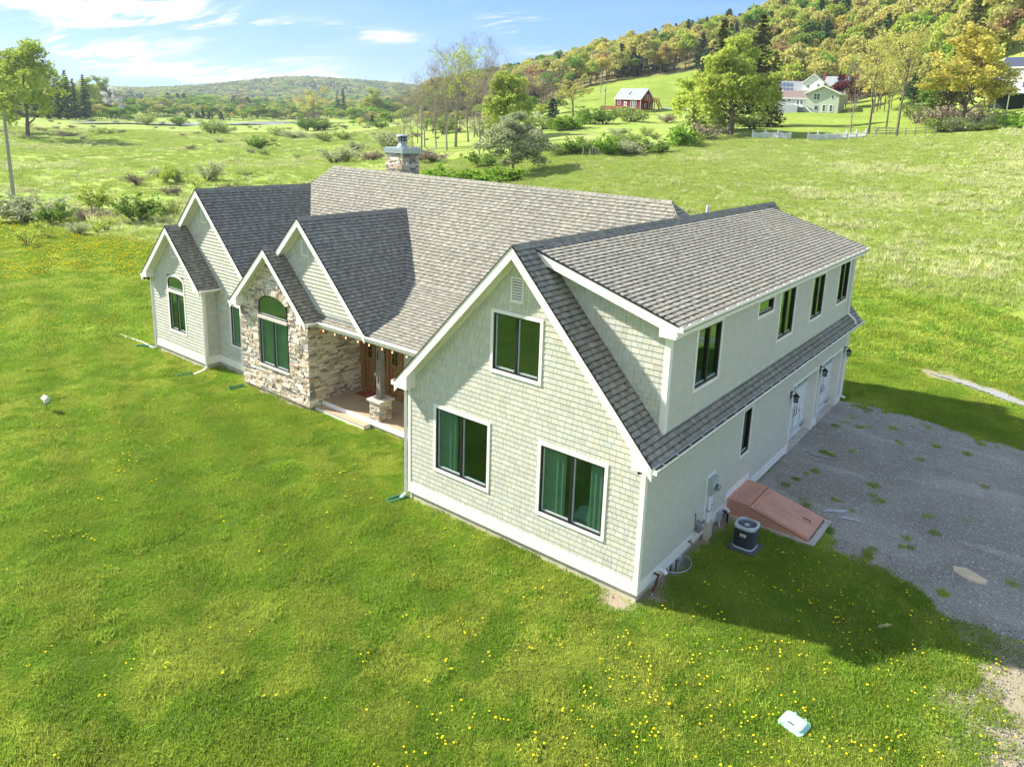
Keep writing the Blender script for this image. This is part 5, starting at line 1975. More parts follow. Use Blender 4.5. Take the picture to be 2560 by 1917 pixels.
for yy0, yy1 in ((y0, y0 + .02), (y1 - .02, y1)):
    v = [(p[0], yy0, p[1]) for p in pr] + [(p[0], yy1, p[1]) for p in pr]
    b_.add(v, [tuple(range(k)), tuple(range(2 * k - 1, k - 1, -1))] + [(i, (i + 1) % k, k + (i + 1) % k, k + i) for i in range(k)])
bhb(b_, 'side_panel', M_bulk)
b_ = MB(); b_.box((0.036, y0 - .015, zt - .035), (xa + 0.02, y1 + .015, zt)); b_.box((xa - .0, y0 - .01, zt - .085), (xa + .02, y1 + .01, zt - .035)); bhb(b_, 'header_panel', M_bulk)
slope = (zt - .06 - zl) / (xb_ - xa - .04)
frb = Fr((xb_, 0, zl + .002), (0, 1, 0), Vector((-1, 0, slope)).normalized(), Vector((slope, 0, 1)).normalized())
Ls = math.hypot(xb_ - xa - .04, zt - .06 - zl)
b_ = MB(); b_.fbox(frb, y0, y0 + .07, 0, Ls, -.02, .012); b_.fbox(frb, y1 - .07, y1, 0, Ls, -.02, .012); b_.fbox(frb, y0 + .07, y1 - .07, Ls - .10, Ls, -.02, .012)
bhb(b_, 'hatch_frame', M_bulk)
ym = (y0 + y1) / 2
for a_, b2, h_ in ((y0 + .06, ym + .01, .036), (ym - .012, y1 - .06, .030)):
    b_ = MB(); b_.fbox(frb, a_, b2, 0.02, Ls - .11, .0, h_); bhb(b_, 'hatch_door', M_bulk)
b_ = MB(); b_.fbox(frb, ym - .02, ym + .02, 0.02, Ls - .11, .034, .046); bhb(b_, 'astragal', M_bulk)
b_ = MB(); b_.tube([frb.P(ym + .10, .42, .03), frb.P(ym + .10, .41, .07), frb.P(ym + .10, .32, .075), frb.P(ym + .10, .24, .07), frb.P(ym + .10, .23, .03)], .012, 6); bhb(b_, 'hatch_handle', M_black)
for x_ in (0.1, .3, .5):
    b_ = MB(); b_.tube([(x_, y0 - .016, zt - .025), (x_, y0 - .024, zt - .025)], .014, 6); bhb(b_, 'bolt', M_galv)

# window well of corrugated steel
ww = thing('window_well', 'half round corrugated steel window well sunk against the foundation', 'window well', (0.0, 1.9, -0.3))
b_ = MB()
n = 20; rows = 12
v = []
for j in range(rows + 1):
    z_ = -0.50 + 0.66 * j / rows
    rr_ = 0.40 + 0.012 * math.cos(j * math.pi)
    for i in range(n + 1):
        a = -math.pi / 2 + math.pi * i / n
        v.append((rr_ * math.cos(a) * 0.92 + 0.005, rr_ * math.sin(a) * 1.12, z_))
f = [(j * (n + 1) + i, j * (n + 1) + i + 1, (j + 1) * (n + 1) + i + 1, (j + 1) * (n + 1) + i) for j in range(rows) for i in range(n)]
b_.add(v, f)
wl_ = part(b_, 'corrugated_wall', M_galv, ww)
sm = wl_.modifiers.new('thickness', 'SOLIDIFY'); sm.thickness = 0.006
b_ = MB(); b_.tube([(0.40 * math.cos(-math.pi / 2 + math.pi * i / n) * .92 + .005, .40 * math.sin(-math.pi / 2 + math.pi * i / n) * 1.12, .165) for i in range(n + 1)], .013, 6); part(b_, 'rolled_rim', M_galv, ww)
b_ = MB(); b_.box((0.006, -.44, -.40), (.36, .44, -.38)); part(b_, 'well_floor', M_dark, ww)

# lanterns by the garage doors
def lantern(y, z, label):
    o = thing('wall_lantern', label, 'wall lantern', (0.0, y, z), 'black wall lanterns beside the garage doors')
    b_ = MB(); b_.box((0.018, -.055, -.12), (.035, .055, .12)); part(b_, 'wall_plate', M_black, o)
    b_ = MB(); b_.tube([(.03, 0, .06), (.09, 0, .12), (.16, 0, .11), (.19, 0, .06)], .014, 8); part(b_, 'arm', M_black, o)
    b_ = MB(); b_.lathe((.19, 0, -.02), [(.115, 0), (.105, .012), (.045, .07), (.03, .09)], 12); part(b_, 'cap', M_black, o)
    b_ = MB(); b_.lathe((.19, 0, -.20), [(.062, 0), (.072, .18)], 10); part(b_, 'glass_shade', M_lampglass, o)
    b_ = MB()
    for k in range(6):
        a = math.pi * 2 * k / 6
        b_.tube([(.19 + .068 * math.cos(a), .068 * math.sin(a), -.21), (.19 + .078 * math.cos(a), .078 * math.sin(a), -.02)], .006, 4)
    for z_ in (-.21, -.12):
        b_.lathe((.19, 0, z_), [(.07, 0), (.074, .012)], 12)
    part(b_, 'cage', M_black, o)
    return o


lantern(9.50, 2.03, 'black wall lantern nearest the camera, left of the first garage door')
lantern(12.535, 2.11, 'black wall lantern between the two garage doors')
lantern(15.58, 2.13, 'black wall lantern at the far corner of the garage wing')

# security lamps under the eave returns
def seclamp(x, y, z, label, dirs=((1, -.6), (-.6, -1))):
    o = thing('security_light', label, 'security light', (x, y, z), 'black security lights under the eaves')
    for dx_, dy_ in dirs:
        b_ = MB(); d = Vector((dx_, dy_, -.5)).normalized()
        b_.tube([(0, 0, 0), d * .08], .022, 8); b_.tube([d * .08, d * .12, d * .19], [.03, .055, .05], 10)
        part(b_, 'lamp_head', M_black, o)
    b_ = MB(); b_.lathe((0, 0, -.02), [(.05, 0), (.05, .03)], 10); part(b_, 'mount', M_black, o)


seclamp(0.10, -0.17, 3.07, 'black twin security light under the near eave corner of the garage wing', ((1.3, -.2), (-1.3, -.5)))
seclamp(-7.2, -0.16, 3.07, 'black security light under the left eave of the near gable wall', ((-1, -.5),))
seclamp(-14.28, 1.9, 2.97, 'black security light under the right eave of the stone gable', ((-.7, -1), (1, -.2)))
seclamp(-25.02, 1.75, 3.02, 'black security light under the far left eave of the smallest gable', ((-.5, -1), (1, -.5)))

# festoon lights under the porch gutter
sl = thing('string_lights', 'string of warm glowing bulbs hanging under the porch eave', 'string lights', (-12.0, 2.42, 2.8))
bx_ = [-14.06, -13.44, -12.85, -12.23, -11.66, -11.03, -10.54, -9.88, -9.2, -8.5, -7.8]
pts = []
for i, x in enumerate(bx_):
    pts.append((x + 12.0, 0, 0.0))
    if i < len(bx_) - 1:
        pts.append(((x + bx_[i + 1]) / 2 + 12, 0, -0.025))
b_ = MB(); b_.tube(pts, .006, 4); part(b_, 'cable', M_black, sl)
for x in bx_:
    b_ = MB(); b_.tube([(x + 12, 0, 0), (x + 12, 0, -.06)], .016, 8); s_ = part(b_, 'bulb_holder', M_black, sl)
    b_ = MB(); b_.lathe((x + 12, 0, -.145), [(.006, 0), (.019, .018), (.022, .04), (.014, .08)], 8); part(b_, 'bulb', M_bulb, sl)

# doormat
dm_ = thing('doormat', 'red doormat with pale leaf motifs lying on the porch before the doors', 'doormat', (-13.55, 3.98, 0.047))
dm_.rotation_euler.z = -0.04
b_ = MB(); b_.box((-.45, -.28, 0), (.45, .28, .012)); part(b_, 'mat_body', M_mat, dm_)
for px_, py_, a in ((-.28, .1, .5), (.02, -.08, 1.0), (.3, .12, .2), (-.05, .15, 2), (.28, -.16, .7)):
    b_ = MB(); c_, s_ = math.cos(a), math.sin(a)
    b_.add([(px_ + c_ * .1, py_ + s_ * .1, .014), (px_ - s_ * .03, py_ + c_ * .03, .014), (px_ - c_ * .1, py_ - s_ * .1, .014), (px_ + s_ * .03, py_ - c_ * .03, .014)], [(0, 1, 2, 3)])
    part(b_, 'motif', M_matgrey, dm_)

# mint green lid lying in the grass
ml = thing('plastic_utility_box', 'mint green plastic utility lid with a dark slot lying in the dandelions', 'utility box', (3.90, -1.2, H(3.9, -1.2) + .03))
ml.rotation_euler = (math.radians(4), 0, math.radians(-12))
def rrect(w, h, r, n=5):
    o = []
    for cx, cy, a0 in ((w - r, h - r, 0), (-w + r, h - r, 90), (-w + r, -h + r, 180), (w - r, -h + r, 270)):
        for i in range(n + 1):
            a = math.radians(a0 + 90 * i / n); o.append((cx + r * math.cos(a), cy + r * math.sin(a)))
    return o
b_ = MB()
ls = [(0.235, .195, .0), (.24, .20, .03), (.235, .195, .045), (.205, .165, .055), (.19, .15, .09), (.165, .125, .10)]
v = []; k = 24
for w, h, z_ in ls:
    v += [(a, b, z_) for a, b in rrect(w, h, .07)]
b_.add(v, [(j * k + i, j * k + (i + 1) % k, (j + 1) * k + (i + 1) % k, (j + 1) * k + i) for j in range(5) for i in range(k)] + [tuple(range(5 * k, 6 * k))])
part(b_, 'lid_body', M_mint, ml, smooth=False)
b_ = MB(); b_.box((-.07, -.115, .088), (.05, -.085, .102)); part(b_, 'slot', M_dark, ml)
for px_ in (-.1, .1):
    b_ = MB(); b_.tube([(px_ - .03, .2, .03), (px_, .225, .05), (px_ + .03, .2, .03)], .012, 6); part(b_, 'hinge_lug', M_mint, ml)

# splash blocks
for (x, y, rz, lab, w) in ((-7.35, -0.30, math.radians(80), 'green plastic splash block in the grass below the near gable corner', .28),
                           (-20.9, 0.95, math.radians(75), 'green splash block under the downspout right of the small gable', .26),
                           (-18.25, 1.55, math.radians(80), 'green splash block at the left foot of the stone wall', .26),
                           (-25.65, 1.62, math.radians(40), 'green splash block left of the smallest gable', .26)):
    o = thing('splash_block', lab, 'splash block', (x, y, H(x, y) + .03), 'green splash blocks at the downspouts', rz)
    o.scale = (.8, .7, .8)
    b_ = MB()
    v = [(-.35, -w / 2.6, .03), (.35, -w / 2, .0), (.35, w / 2, .0), (-.35, w / 2.6, .03)]
    b_.add(v, [(0, 1, 2, 3)])
    b_.box((-.35, -w / 2 - .01, -.02), (.35, -w / 2 + .025, .075)); b_.box((-.35, w / 2 - .025, -.02), (.35, w / 2 + .01, .075)); b_.box((-.37, -w / 2, -.02), (-.34, w / 2, .075))
    part(b_, 'trough', M_green, o)

# hanging feeder on a thin pole in the lawn
fx_, fy_ = -20.75, -3.95
bf = thing('bird_feeder', 'small white roofed bird feeder on a thin pole alone in the left lawn', 'bird feeder', (fx_, fy_, H(fx_, fy_)))
b_ = MB(); b_.tube([(0, 0, -.1), (0, 0, .34)], .008, 6); part(b_, 'pole', M_black, bf)
b_ = MB(); b_.box((-.11, -.09, .33), (.11, .09, .35)); part(b_, 'tray', M_black, bf)
b_ = MB(); b_.box((-.075, -.06, .35), (.075, .06, .50)); part(b_, 'seed_house', M_cream, bf)
b_ = MB(); b_.add([(-.14, -.11, .49), (.14, -.11, .49), (.14, .11, .49), (-.14, .11, .49), (-.14, 0, .60), (.14, 0, .60)], [(0, 1, 5, 4), (2, 3, 4, 5), (0, 4, 3), (1, 2, 5), (0, 3, 2, 1)]); part(b_, 'roof', M_white, bf)

# flat pale rock in the gravel and small stones
def rock(x, y, w, l, h, lab, seed, m=M_rock, rz=0.0, grp=None, dz=0.0):
    rnd = random.Random(seed)
    n = 13
    o1, o2 = [], []
    for i in range(n):
        a = 2 * math.pi * i / n
        r = rnd.uniform(.72, 1.05)
        o1.append((w * r * math.cos(a), l * r * math.sin(a), -.04)); o2.append((w * r * .93 * math.cos(a) + rnd.uniform(-.02, .02) * w, l * r * .93 * math.sin(a), h * rnd.uniform(.7, 1.1)))
    b_ = MB(); b_.add(o1 + o2 + [(0, 0, h)], [(i, (i + 1) % n, n + (i + 1) % n, n + i) for i in range(n)] + [(n + i, n + (i + 1) % n, 2 * n) for i in range(n)])
    o = b_.build('rock', [m], None, loc=(x, y, H(x, y) + .01 + dz)); o.rotation_euler.z = rz
    return tag(o, lab, 'rock', grp)


rock(5.72, 6.05, .50, .27, .035, 'large flat tan rock set in the gravel at the right', 3, rz=-.25)
rock(4.55, 2.75, .20, .06, .03, 'narrow pale stone slab in the shaded grass beside the gravel', 4, rz=.9)

# puddles
M_water = bpy.data.materials.new('water'); M_water.use_nodes = True
_b = M_water.node_tree.nodes['Principled BSDF']
_b.inputs['Base Color'].default_value = (0.60, 0.64, 0.66, 1); _b.inputs['Roughness'].default_value = 0.10; _b.inputs['Specular IOR Level'].default_value = 0.9  # pale base colour stands in for the sky mirrored in the pond
_b.inputs['Metallic'].default_value = 0.0


M_puddle = mat('sky_tinted_water', (0.34, 0.35, 0.36), 0.08, 0.1, 3, spec=.9)  # grey base colour stands in for the sky reflected by the puddles


def puddle(name, pts, z, seed, m=None):
    """shallow water in a wandering strip: pts are (x,y,half width)"""
    rnd = random.Random(seed)
    b_ = MB(); L, R = [], []
    P_ = []
    for (p, q) in zip(pts[:-1], pts[1:]):
        for i in range(8):
            tt = i / 8; P_.append([p[j] * (1 - tt) + q[j] * tt for j in range(3)])
    P_.append(pts[-1])
    for i, p in enumerate(P_):
        a = P_[max(i - 1, 0)]; c = P_[min(i + 1, len(P_) - 1)]
        d = Vector((c[0] - a[0], c[1] - a[1])).normalized(); nrm = Vector((-d.y, d.x))
        w1, w2 = p[2] * rnd.uniform(.5, 1.2), p[2] * rnd.uniform(.5, 1.2)
        L.append((p[0] + nrm.x * w1, p[1] + nrm.y * w1, z(p[0], p[1]))); R.append((p[0] - nrm.x * w2, p[1] - nrm.y * w2, z(p[0], p[1])))
    n = len(L)
    b_.add(L + R, [(i, n + i, n + i + 1, i + 1) for i in range(n - 1)])
    return tag(b_.build(name, [m or M_puddle]), kind='structure')


puddle('puddle', [(2.2, 21.75, .05), (3.4, 21.5, .26), (4.6, 21.05, .40), (5.4, 20.55, .30), (6.4, 20.1, .22), (8.0, 19.6, .3), (9, 19.2, .05)], lambda x, y: H(x, y) + .03, 1)
puddle('puddle', [(2.05, 6.75, .02), (2.2, 6.95, .09), (2.45, 7.1, .10), (2.6, 7.3, .02)], lambda x, y: H(x, y) + .036, 2)
puddle('puddle', [(2.45, 6.7, .02), (2.7, 6.85, .10), (3.05, 6.9, .04)], lambda x, y: H(x, y) + .036, 3)
puddle('puddle', [(0.35, 10.4, .02), (0.8, 10.3, .07), (1.5, 10.35, .02)], lambda x, y: H(x, y) + .036, 4)
# ---------------------------------------------------------------- neighbours, fences, poles, pond
M_redsiding = mat('red_clapboard', (0.17, 0.012, 0.022), 0.7, 0.08, 2)
M_metalroof = mat('pale_metal_roof', (0.30, 0.33, 0.37), 0.45, 0.05, 1)
M_brownroof = mat('brown_shingle_roof', (0.21, 0.16, 0.135), 0.9, 0.1, 3)
M_greyroof = mat('grey_shingle_roof', (0.30, 0.32, 0.32), 0.9, 0.1, 3)
M_darkroof = mat('slate_blue_roof', (0.055, 0.07, 0.11), 0.8, 0.1, 3)
M_sage2 = mat('sage_clapboard', (0.50, 0.55, 0.46), 0.8, 0.04, 2)
M_whitewall = mat('white_clapboard', (0.86, 0.86, 0.86), 0.7, 0.03, 2)
M_cedar = mat('cedar_deck', (0.42, 0.17, 0.075), 0.8, 0.1, 3)
M_greydeck = mat('grey_deck', (0.38, 0.42, 0.45), 0.8, 0.06, 3)
M_winfar = mat('far_window', (0.07, 0.10, 0.11), 0.12, 0, 1, spec=0.8)
M_solar = mat('solar_cell', (0.10, 0.13, 0.20), 0.2, 0.05, 3, spec=0.8)
M_solar2 = mat('solar_cell_bright', (0.22, 0.42, 0.62), 0.2, 0.05, 3, spec=0.8)
M_brick = mat('red_brick', (0.33, 0.10, 0.07), 0.9, 0.1, 10)


def facing(px, r, tilt):
    """root placed on the ground; local -y faces back to the camera, turned by tilt degrees"""
    p = at(px, r)
    th = bearing(px)
    return p, th - math.pi / 2 + math.radians(tilt)


def lwin(parent, fr, u0, u1, v0, v1, n=1, name='window', trim=.1):
    b = MB(); b.fbox(fr, u0 - trim, u1 + trim, v0 - trim, v0, 0, .06); b.fbox(fr, u0 - trim, u1 + trim, v1, v1 + trim, 0, .06)
    b.fbox(fr, u0 - trim, u0, v0, v1, 0, .06); b.fbox(fr, u1, u1 + trim, v0, v1, 0, .06)
    for i in range(1, n):
        u = u0 + (u1 - u0) * i / n; b.fbox(fr, u - .07, u + .07, v0, v1, 0, .05)
    b.fbox(fr, u0, u1, (v0 + v1) / 2 - .02, (v0 + v1) / 2 + .02, 0, .045)
    w = part(b, name, M_white, parent)
    g = MB(); g.fbox(fr, u0, u1, v0, v1, 0, .025); part(g, 'pane', M_winfar, w)
    return w


def gable_box(parent, x0, x1, y0, y1, z0, ze, zr, axis, wm, rm, over=.4, name='wall'):
    """walls with a gable roof; axis 'x' = ridge along x"""
    b = MB()
    if axis == 'x':
        m = (y0 + y1) / 2
        prof = [(y0, z0), (y1, z0), (y1, ze), (m, zr), (y0, ze)]
        v = [(x0, a, c) for a, c in prof] + [(x1, a, c) for a, c in prof]
    else:
        m = (x0 + x1) / 2
        prof = [(x0, z0), (x1, z0), (x1, ze), (m, zr), (x0, ze)]
        v = [(a, y0, c) for a, c in prof] + [(a, y1, c) for a, c in prof]
    b.add(v, [(4, 3, 2, 1, 0), (5, 6, 7, 8, 9)] + [(i, (i + 1) % 5, 5 + (i + 1) % 5, 5 + i) for i in (0, 1, 4)])
    part(b, name, wm, parent)
    r = MB(); tr = MB()
    if axis == 'x':
        k = (zr - ze) / (m - y0)
        for s in (-1, 1):
            ye = m + s * ((y1 - y0) / 2 + over)
            zz = zr - k * abs(ye - m)
            r.add([(x0 - over, m, zr + .02), (x1 + over, m, zr + .02), (x1 + over, ye, zz + .02), (x0 - over, ye, zz + .02), (x0 - over, m, zr + .2), (x1 + over, m, zr + .2), (x1 + over, ye, zz + .2), (x0 - over, ye, zz + .2)],
                  [(0, 1, 2, 3), (4, 5, 6, 7), (0, 3, 7, 4), (1, 2, 6, 5), (2, 3, 7, 6)])
            for xx in (x0 - over - .03, x1 + over + .03):
                tr.obar((xx, m, zr + .06), (xx, ye, zz + .06), .06, .26, up=(1, 0, 0) if False else (0, 0, 1))
            tr.obar((x0 - over, ye, zz + .05), (x1 + over, ye, zz + .05), .06, .24)
    else:
        k = (zr - ze) / (m - x0)
        for s in (-1, 1):
            xe = m + s * ((x1 - x0) / 2 + over)
            zz = zr - k * abs(xe - m)
            r.add([(m, y0 - over, zr + .02), (m, y1 + over, zr + .02), (xe, y1 + over, zz + .02), (xe, y0 - over, zz + .02), (m, y0 - over, zr + .2), (m, y1 + over, zr + .2), (xe, y1 + over, zz + .2), (xe, y0 - over, zz + .2)],
                  [(0, 1, 2, 3), (4, 5, 6, 7), (0, 3, 7, 4), (1, 2, 6, 5), (2, 3, 7, 6)])
            tr.obar((m, y0 - over - .03, zr + .06), (xe, y0 - over - .03, zz + .06), .06, .26)
            tr.obar((xe, y0 - over, zz + .05), (xe, y1 + over, zz + .05), .06, .24)
    part(r, 'roof', rm, parent); part(tr, 'roof_trim', M_white, parent)


def railing(parent, pts, z, h, m, name='railing', step=1.4, solid=False):
    b = MB()
    for p, q in zip(pts[:-1], pts[1:]):
        P_, Q = Vector((*p, z)), Vector((*q, z))
        L = (Q - P_).length
        b.obar(P_ + Vector((0, 0, h)), Q + Vector((0, 0, h)), .1, .07)
        b.obar(P_ + Vector((0, 0, .1)), Q + Vector((0, 0, .1)), .06, .06)
        n = max(1, int(L / .22 if not solid else L / .15))
        for i in range(n + 1):
            c = P_.lerp(Q, i / n); w = .05 if not solid else .11
            b.obar(c + Vector((0, 0, .1)), c + Vector((0, 0, h)), w, w)
        n = max(1, round(L / step))
        for i in range(n + 1):
            c = P_.lerp(Q, i / n); b.obar(c, c + Vector((0, 0, h + .08)), .12, .12)
    return part(b, name, m, parent)


# red house: px per metre there is 1841/228 = 8.07
p, rz = facing(1597, 228, 0)
rh = thing('red_house', 'dark red house with a pale metal roof and cedar decks up the slope', 'house', p, None, rz - math.radians(33))
gable_box(rh, -9.2, 0, 0, 7.0, 0.3, 3.9, 6.9, 'x', M_redsiding, M_metalroof, .25)
b = MB(); b.box((-9.2, 0.02, -1.6), (-0.01, 6.98, .3)); part(b, 'foundation', M_concrete, rh)
b = MB(); b.box((-.06, -.03, -1.2), (.05, .06, 3.9)); b.box((-9.25, -.03, .2), (-9.1, .05, 3.9)); part(b, 'corner_board', M_white, rh)
f0 = Fr((0, 0, 0), (1, 0, 0), (0, 0, 1), (0, -1, 0)); f1 = Fr((0, 0, 0), (0, 1, 0), (0, 0, 1), (1, 0, 0))
lwin(rh, f0, -8.1, -7.2, 2.2, 3.2); lwin(rh, f0, -3.4, -1.6, 1.4, 3.2, 3)
lwin(rh, f1, 2.4, 3.1, 1.4, 2.7); lwin(rh, f1, 5.6, 6.3, .9, 2.6)
lwin(rh, f1, 2.8, 3.5, 3.7, 5.1, trim=.07); lwin(rh, f1, 3.8, 4.5, 3.7, 5.1, trim=.07)
b = MB(); b.fbox(f0, -5.9, -4.9, .6, 3.0, 0, .06); d_ = part(b, 'door', M_white, rh)
b = MB(); b.fbox(f0, -5.65, -5.15, 2.0, 2.7, .06, .08); part(b, 'pane', M_winfar, d_)
b = MB(); b.box((-12.6, -2.6, .45), (-4.2, 0, .62)); part(b, 'deck', M_cedar, rh)
railing(rh, [(-12.6, 0), (-12.6, -2.6), (-4.2, -2.6), (-4.2, 0)], .62, 1.0, M_cedar, 'deck_railing', solid=True)
for x_ in (-12.4, -10.2, -8, -6, -4.3):
    b = MB(); b.box((x_ - .1, -2.55, -1.8), (x_ + .1, -2.35, .5)); part(b, 'deck_post', M_cedar, rh)
b = MB(); b.box((0, 1.9, 3.35), (1.8, 7.6, 3.5)); part(b, 'balcony', M_cedar, rh)
railing(rh, [(0, 1.9), (1.8, 1.9), (1.8, 7.6)], 3.5, .95, M_cedar, 'balcony_railing')
for y_ in (2.0, 5.0, 7.5):
    b = MB(); b.box((1.6, y_, -.8), (1.8, y_ + .18, 3.4)); part(b, 'balcony_post', M_cedar, rh)
b = MB()
for xx in (.6, 1.7):
    b.obar((xx, 7.6, 3.4), (xx, 11.2, .3), .08, .3)
for i in range(13):
    b.box((.6, 7.7 + i * .27, 3.25 - i * .235), (1.7, 7.95 + i * .27, 3.3 - i * .235))
part(b, 'stair', M_cedar, rh)
b = MB(); k_ = 3.0 / 3.5
b.add([(-5.3, 1.2, 3.9 + .24 + 1.2 * k_), (-4.5, 1.2, 3.9 + .24 + 1.2 * k_), (-4.5, 2.3, 3.9 + .24 + 2.3 * k_), (-5.3, 2.3, 3.9 + .24 + 2.3 * k_)], [(0, 1, 2, 3)]); sk_ = part(b, 'skylight', M_winfar, rh)
b = MB()
for x_ in (-5.35, -4.45):
    b.obar((x_, 1.15, 4.15 + 1.15 * k_), (x_, 2.35, 4.15 + 2.35 * k_), .1, .12)
part(b, 'skylight_frame', M_white, sk_)

# sage house
p, rz = facing(1999, 226, 0)
sh = thing('sage_house', 'pale sage house with brown roof and grey back deck behind the picket fence', 'house', p + Vector((0, 0, .2)), None, rz - math.radians(12))
gable_box(sh, 1.0, 9.6, -1.2, 8, -.6, 4.9, 6.8, 'y', M_sage2, M_brownroof, .7)
gable_box(sh, -8.2, 1.0, .4, 9.0, 0.0, 3.6, 5.7, 'x', M_sage2, M_brownroof, .3)
f0 = Fr((0, -1.2, 0), (1, 0, 0), (0, 0, 1), (0, -1, 0)); f1 = Fr((0, .4, 0), (1, 0, 0), (0, 0, 1), (0, -1, 0))
lwin(sh, f0, 2.9, 4.5, 3.2, 4.8, 2, trim=.16); lwin(sh, f0, 7.6, 8.3, 3.5, 4.4, trim=.14)
lwin(sh, f0, 5.55, 6.25, .1, 1.8, trim=.16); lwin(sh, f0, 7.4, 8.1, .1, 1.8, trim=.16)
b = MB(); b.fbox(f0, 3.3, 4.3, -.5, 1.7, 0, .08); d_ = part(b, 'door', M_greydeck, sh)
b = MB(); b.fbox(f0, 3.45, 4.15, .5, 1.5, .08, .1); part(b, 'pane', M_winfar, d_)
lwin(sh, f1, -4.4, -3.6, 2.6, 3.3, trim=.14)
b = MB(); b.fbox(f1, -2.1, -.1, 1.2, 3.25, 0, .08); d_ = part(b, 'patio_door', M_white, sh)
for u_ in (-1.9, -.9):
    b = MB(); b.fbox(f1, u_, u_ + .65, 1.9, 3.0, .08, .1); part(b, 'pane', M_winfar, d_)
b = MB(); b.box((-8.2, -1.6, .95), (1.2, .4, 1.15)); part(b, 'deck', M_greydeck, sh)
b = MB(); b.box((-8.1, -1.5, -.9), (-5.6, -1.4, .9)); b.box((-.9, -1.5, -.9), (1.1, -1.4, .9)); part(b, 'deck_skirt', mat('lattice_grey', (.22, .23, .25), .9), sh)
b = MB(); b.box((-5.5, -2.6, -1.0), (-.9, -1.6, 1.5)); part(b, 'deck_enclosure', M_greydeck, sh)
railing(sh, [(-8.2, .3), (-8.2, -1.6), (-5.5, -1.6)], 1.15, .95, M_greydeck, 'deck_railing')
railing(sh, [(-.9, -1.6), (1.2, -1.6)], 1.15, .95, M_greydeck, 'deck_railing')
b = MB(); b.obar((1.2, -1.7, 1.0), (3.2, -1.7, -.5), .1, .3); b.obar((1.2, -1.7, 2.0), (3.2, -1.7, .5), .08, .08); part(b, 'stair', M_white, sh)
b = MB(); b.tube([(-6.6, 2.6, 5.0), (-6.6, 2.6, 6.1)], .1, 6); part(b, 'roof_vent', M_white, sh)

# white farmhouse with solar panels behind it
p, rz = facing(2022, 252, 0)
wh = thing('white_farmhouse', 'white farmhouse with a red brick chimney and solar panels behind the sage house', 'house', p + Vector((0, 0, .9)), None, rz - math.radians(12))
gable_box(wh, -3.3, 2.8, -1, 6, 0, 6.0, 8.4, 'y', M_whitewall, M_greyroof, .35)
gable_box(wh, 2.8, 9.0, 1.2, 7, 0, 5.4, 8.0, 'x', M_whitewall, M_greyroof, .3)
f0 = Fr((0, -1, 0), (1, 0, 0), (0, 0, 1), (0, -1, 0)); f1 = Fr((0, 1.2, 0), (1, 0, 0), (0, 0, 1), (0, -1, 0))
lwin(wh, f0, -2.0, -1.4, 4.4, 5.2, trim=.08); lwin(wh, f0, 1.0, 1.6, 4.8, 5.5, trim=.08)
lwin(wh, f1, 4.2, 4.9, 3.6, 4.8, trim=.08); lwin(wh, f1, 6.3, 7.0, 3.6, 4.8, trim=.08)
b = MB(); b.box((1.6, 4.0, 7.6), (2.2, 4.6, 9.3)); part(b, 'chimney', M_brick, wh)
k_ = 2.6 / 2.9
for i in range(4):
    b = MB(); x_ = 5.6 + i * .95
    b.add([(x_, 1.6, 5.4 + .28 + .4 * k_), (x_ + .85, 1.6, 5.4 + .28 + .4 * k_), (x_ + .85, 3.4, 5.4 + .28 + 2.2 * k_), (x_, 3.4, 5.4 + .28 + 2.2 * k_)], [(0, 1, 2, 3)])
    part(b, 'solar_panel', M_solar2, wh)
# red barn with a solar roof to its left
p, rz = facing(1962, 254, 0)
rb = thing('red_barn', 'red barn whose low grey roof carries rows of solar panels', 'barn', p + Vector((0, 0, .0)), None, rz + math.radians(6))
gable_box(rb, -5.5, 5.0, 0, 8.5, -1, 3.6, 7.6, 'x', M_redsiding, M_greyroof, .5)
b = MB(); b.add([(-7.6, -3.2, 2.6), (0.5, -3.2, 2.4), (1.6, -.5, 3.8), (-6.2, -.5, 3.8), (-7.6, -3.2, 2.4), (0.5, -3.2, 2.2), (1.6, -.5, 3.6), (-6.2, -.5, 3.6)], [(0, 1, 2, 3), (4, 5, 6, 7), (0, 1, 5, 4), (1, 2, 6, 5), (3, 0, 4, 7)]); part(b, 'lean_to_roof', M_metalroof, rb)
k_ = 4.0 / 4.25
for r_ in range(2):
    for i in range(6):
        b = MB(); x_ = -5.3 + i * 1.12; a_ = .5 + r_ * 1.7
        b.add([(x_, a_, 3.6 + .3 + a_ * k_), (x_ + .85, a_, 3.6 + .3 + a_ * k_), (x_ + .85, a_ + 1.3, 3.6 + .3 + (a_ + 1.3) * k_), (x_, a_ + 1.3, 3.6 + .3 + (a_ + 1.3) * k_)], [(0, 1, 2, 3)])
        part(b, 'solar_panel', M_solar, rb)

# white house at the right edge
p, rz = facing(2545, 172, 0)
w2 = thing('white_house', 'white two storey house with dark blue roof and raised deck at the right edge', 'house', Vector((p.x, p.y, 17.3)), None, rz - math.radians(12))
gable_box(w2, -5.2, 9, 0, 8, 0, 7.0, 9.0, 'x', M_whitewall, M_darkroof, .3)
gable_box(w2, -7.6, -5.2, .6, 5, 2.0, 4.2, 5.6, 'x', M_whitewall, M_darkroof, .2)
f0 = Fr((0, 0, 0), (1, 0, 0), (0, 0, 1), (0, -1, 0))
for a_, b2, c_2, d_2, n_ in ((-3.9, -3.3, 5.3, 6.6, 1), (-3.0, -2.4, 5.3, 6.6, 1), (.9, 1.6, 5.3, 6.6, 1), (-3.9, -2.7, 2.5, 4.3, 2), (-1.0, -.6, 3.2, 4.2, 1), (.3, 2.2, 2.3, 4.2, 2), (3.6, 4.3, 5.3, 6.6, 1), (4.2, 6.0, 2.3, 4.2, 2)):
    lwin(w2, f0, a_, b2, c_2, d_2, n_, trim=.06)
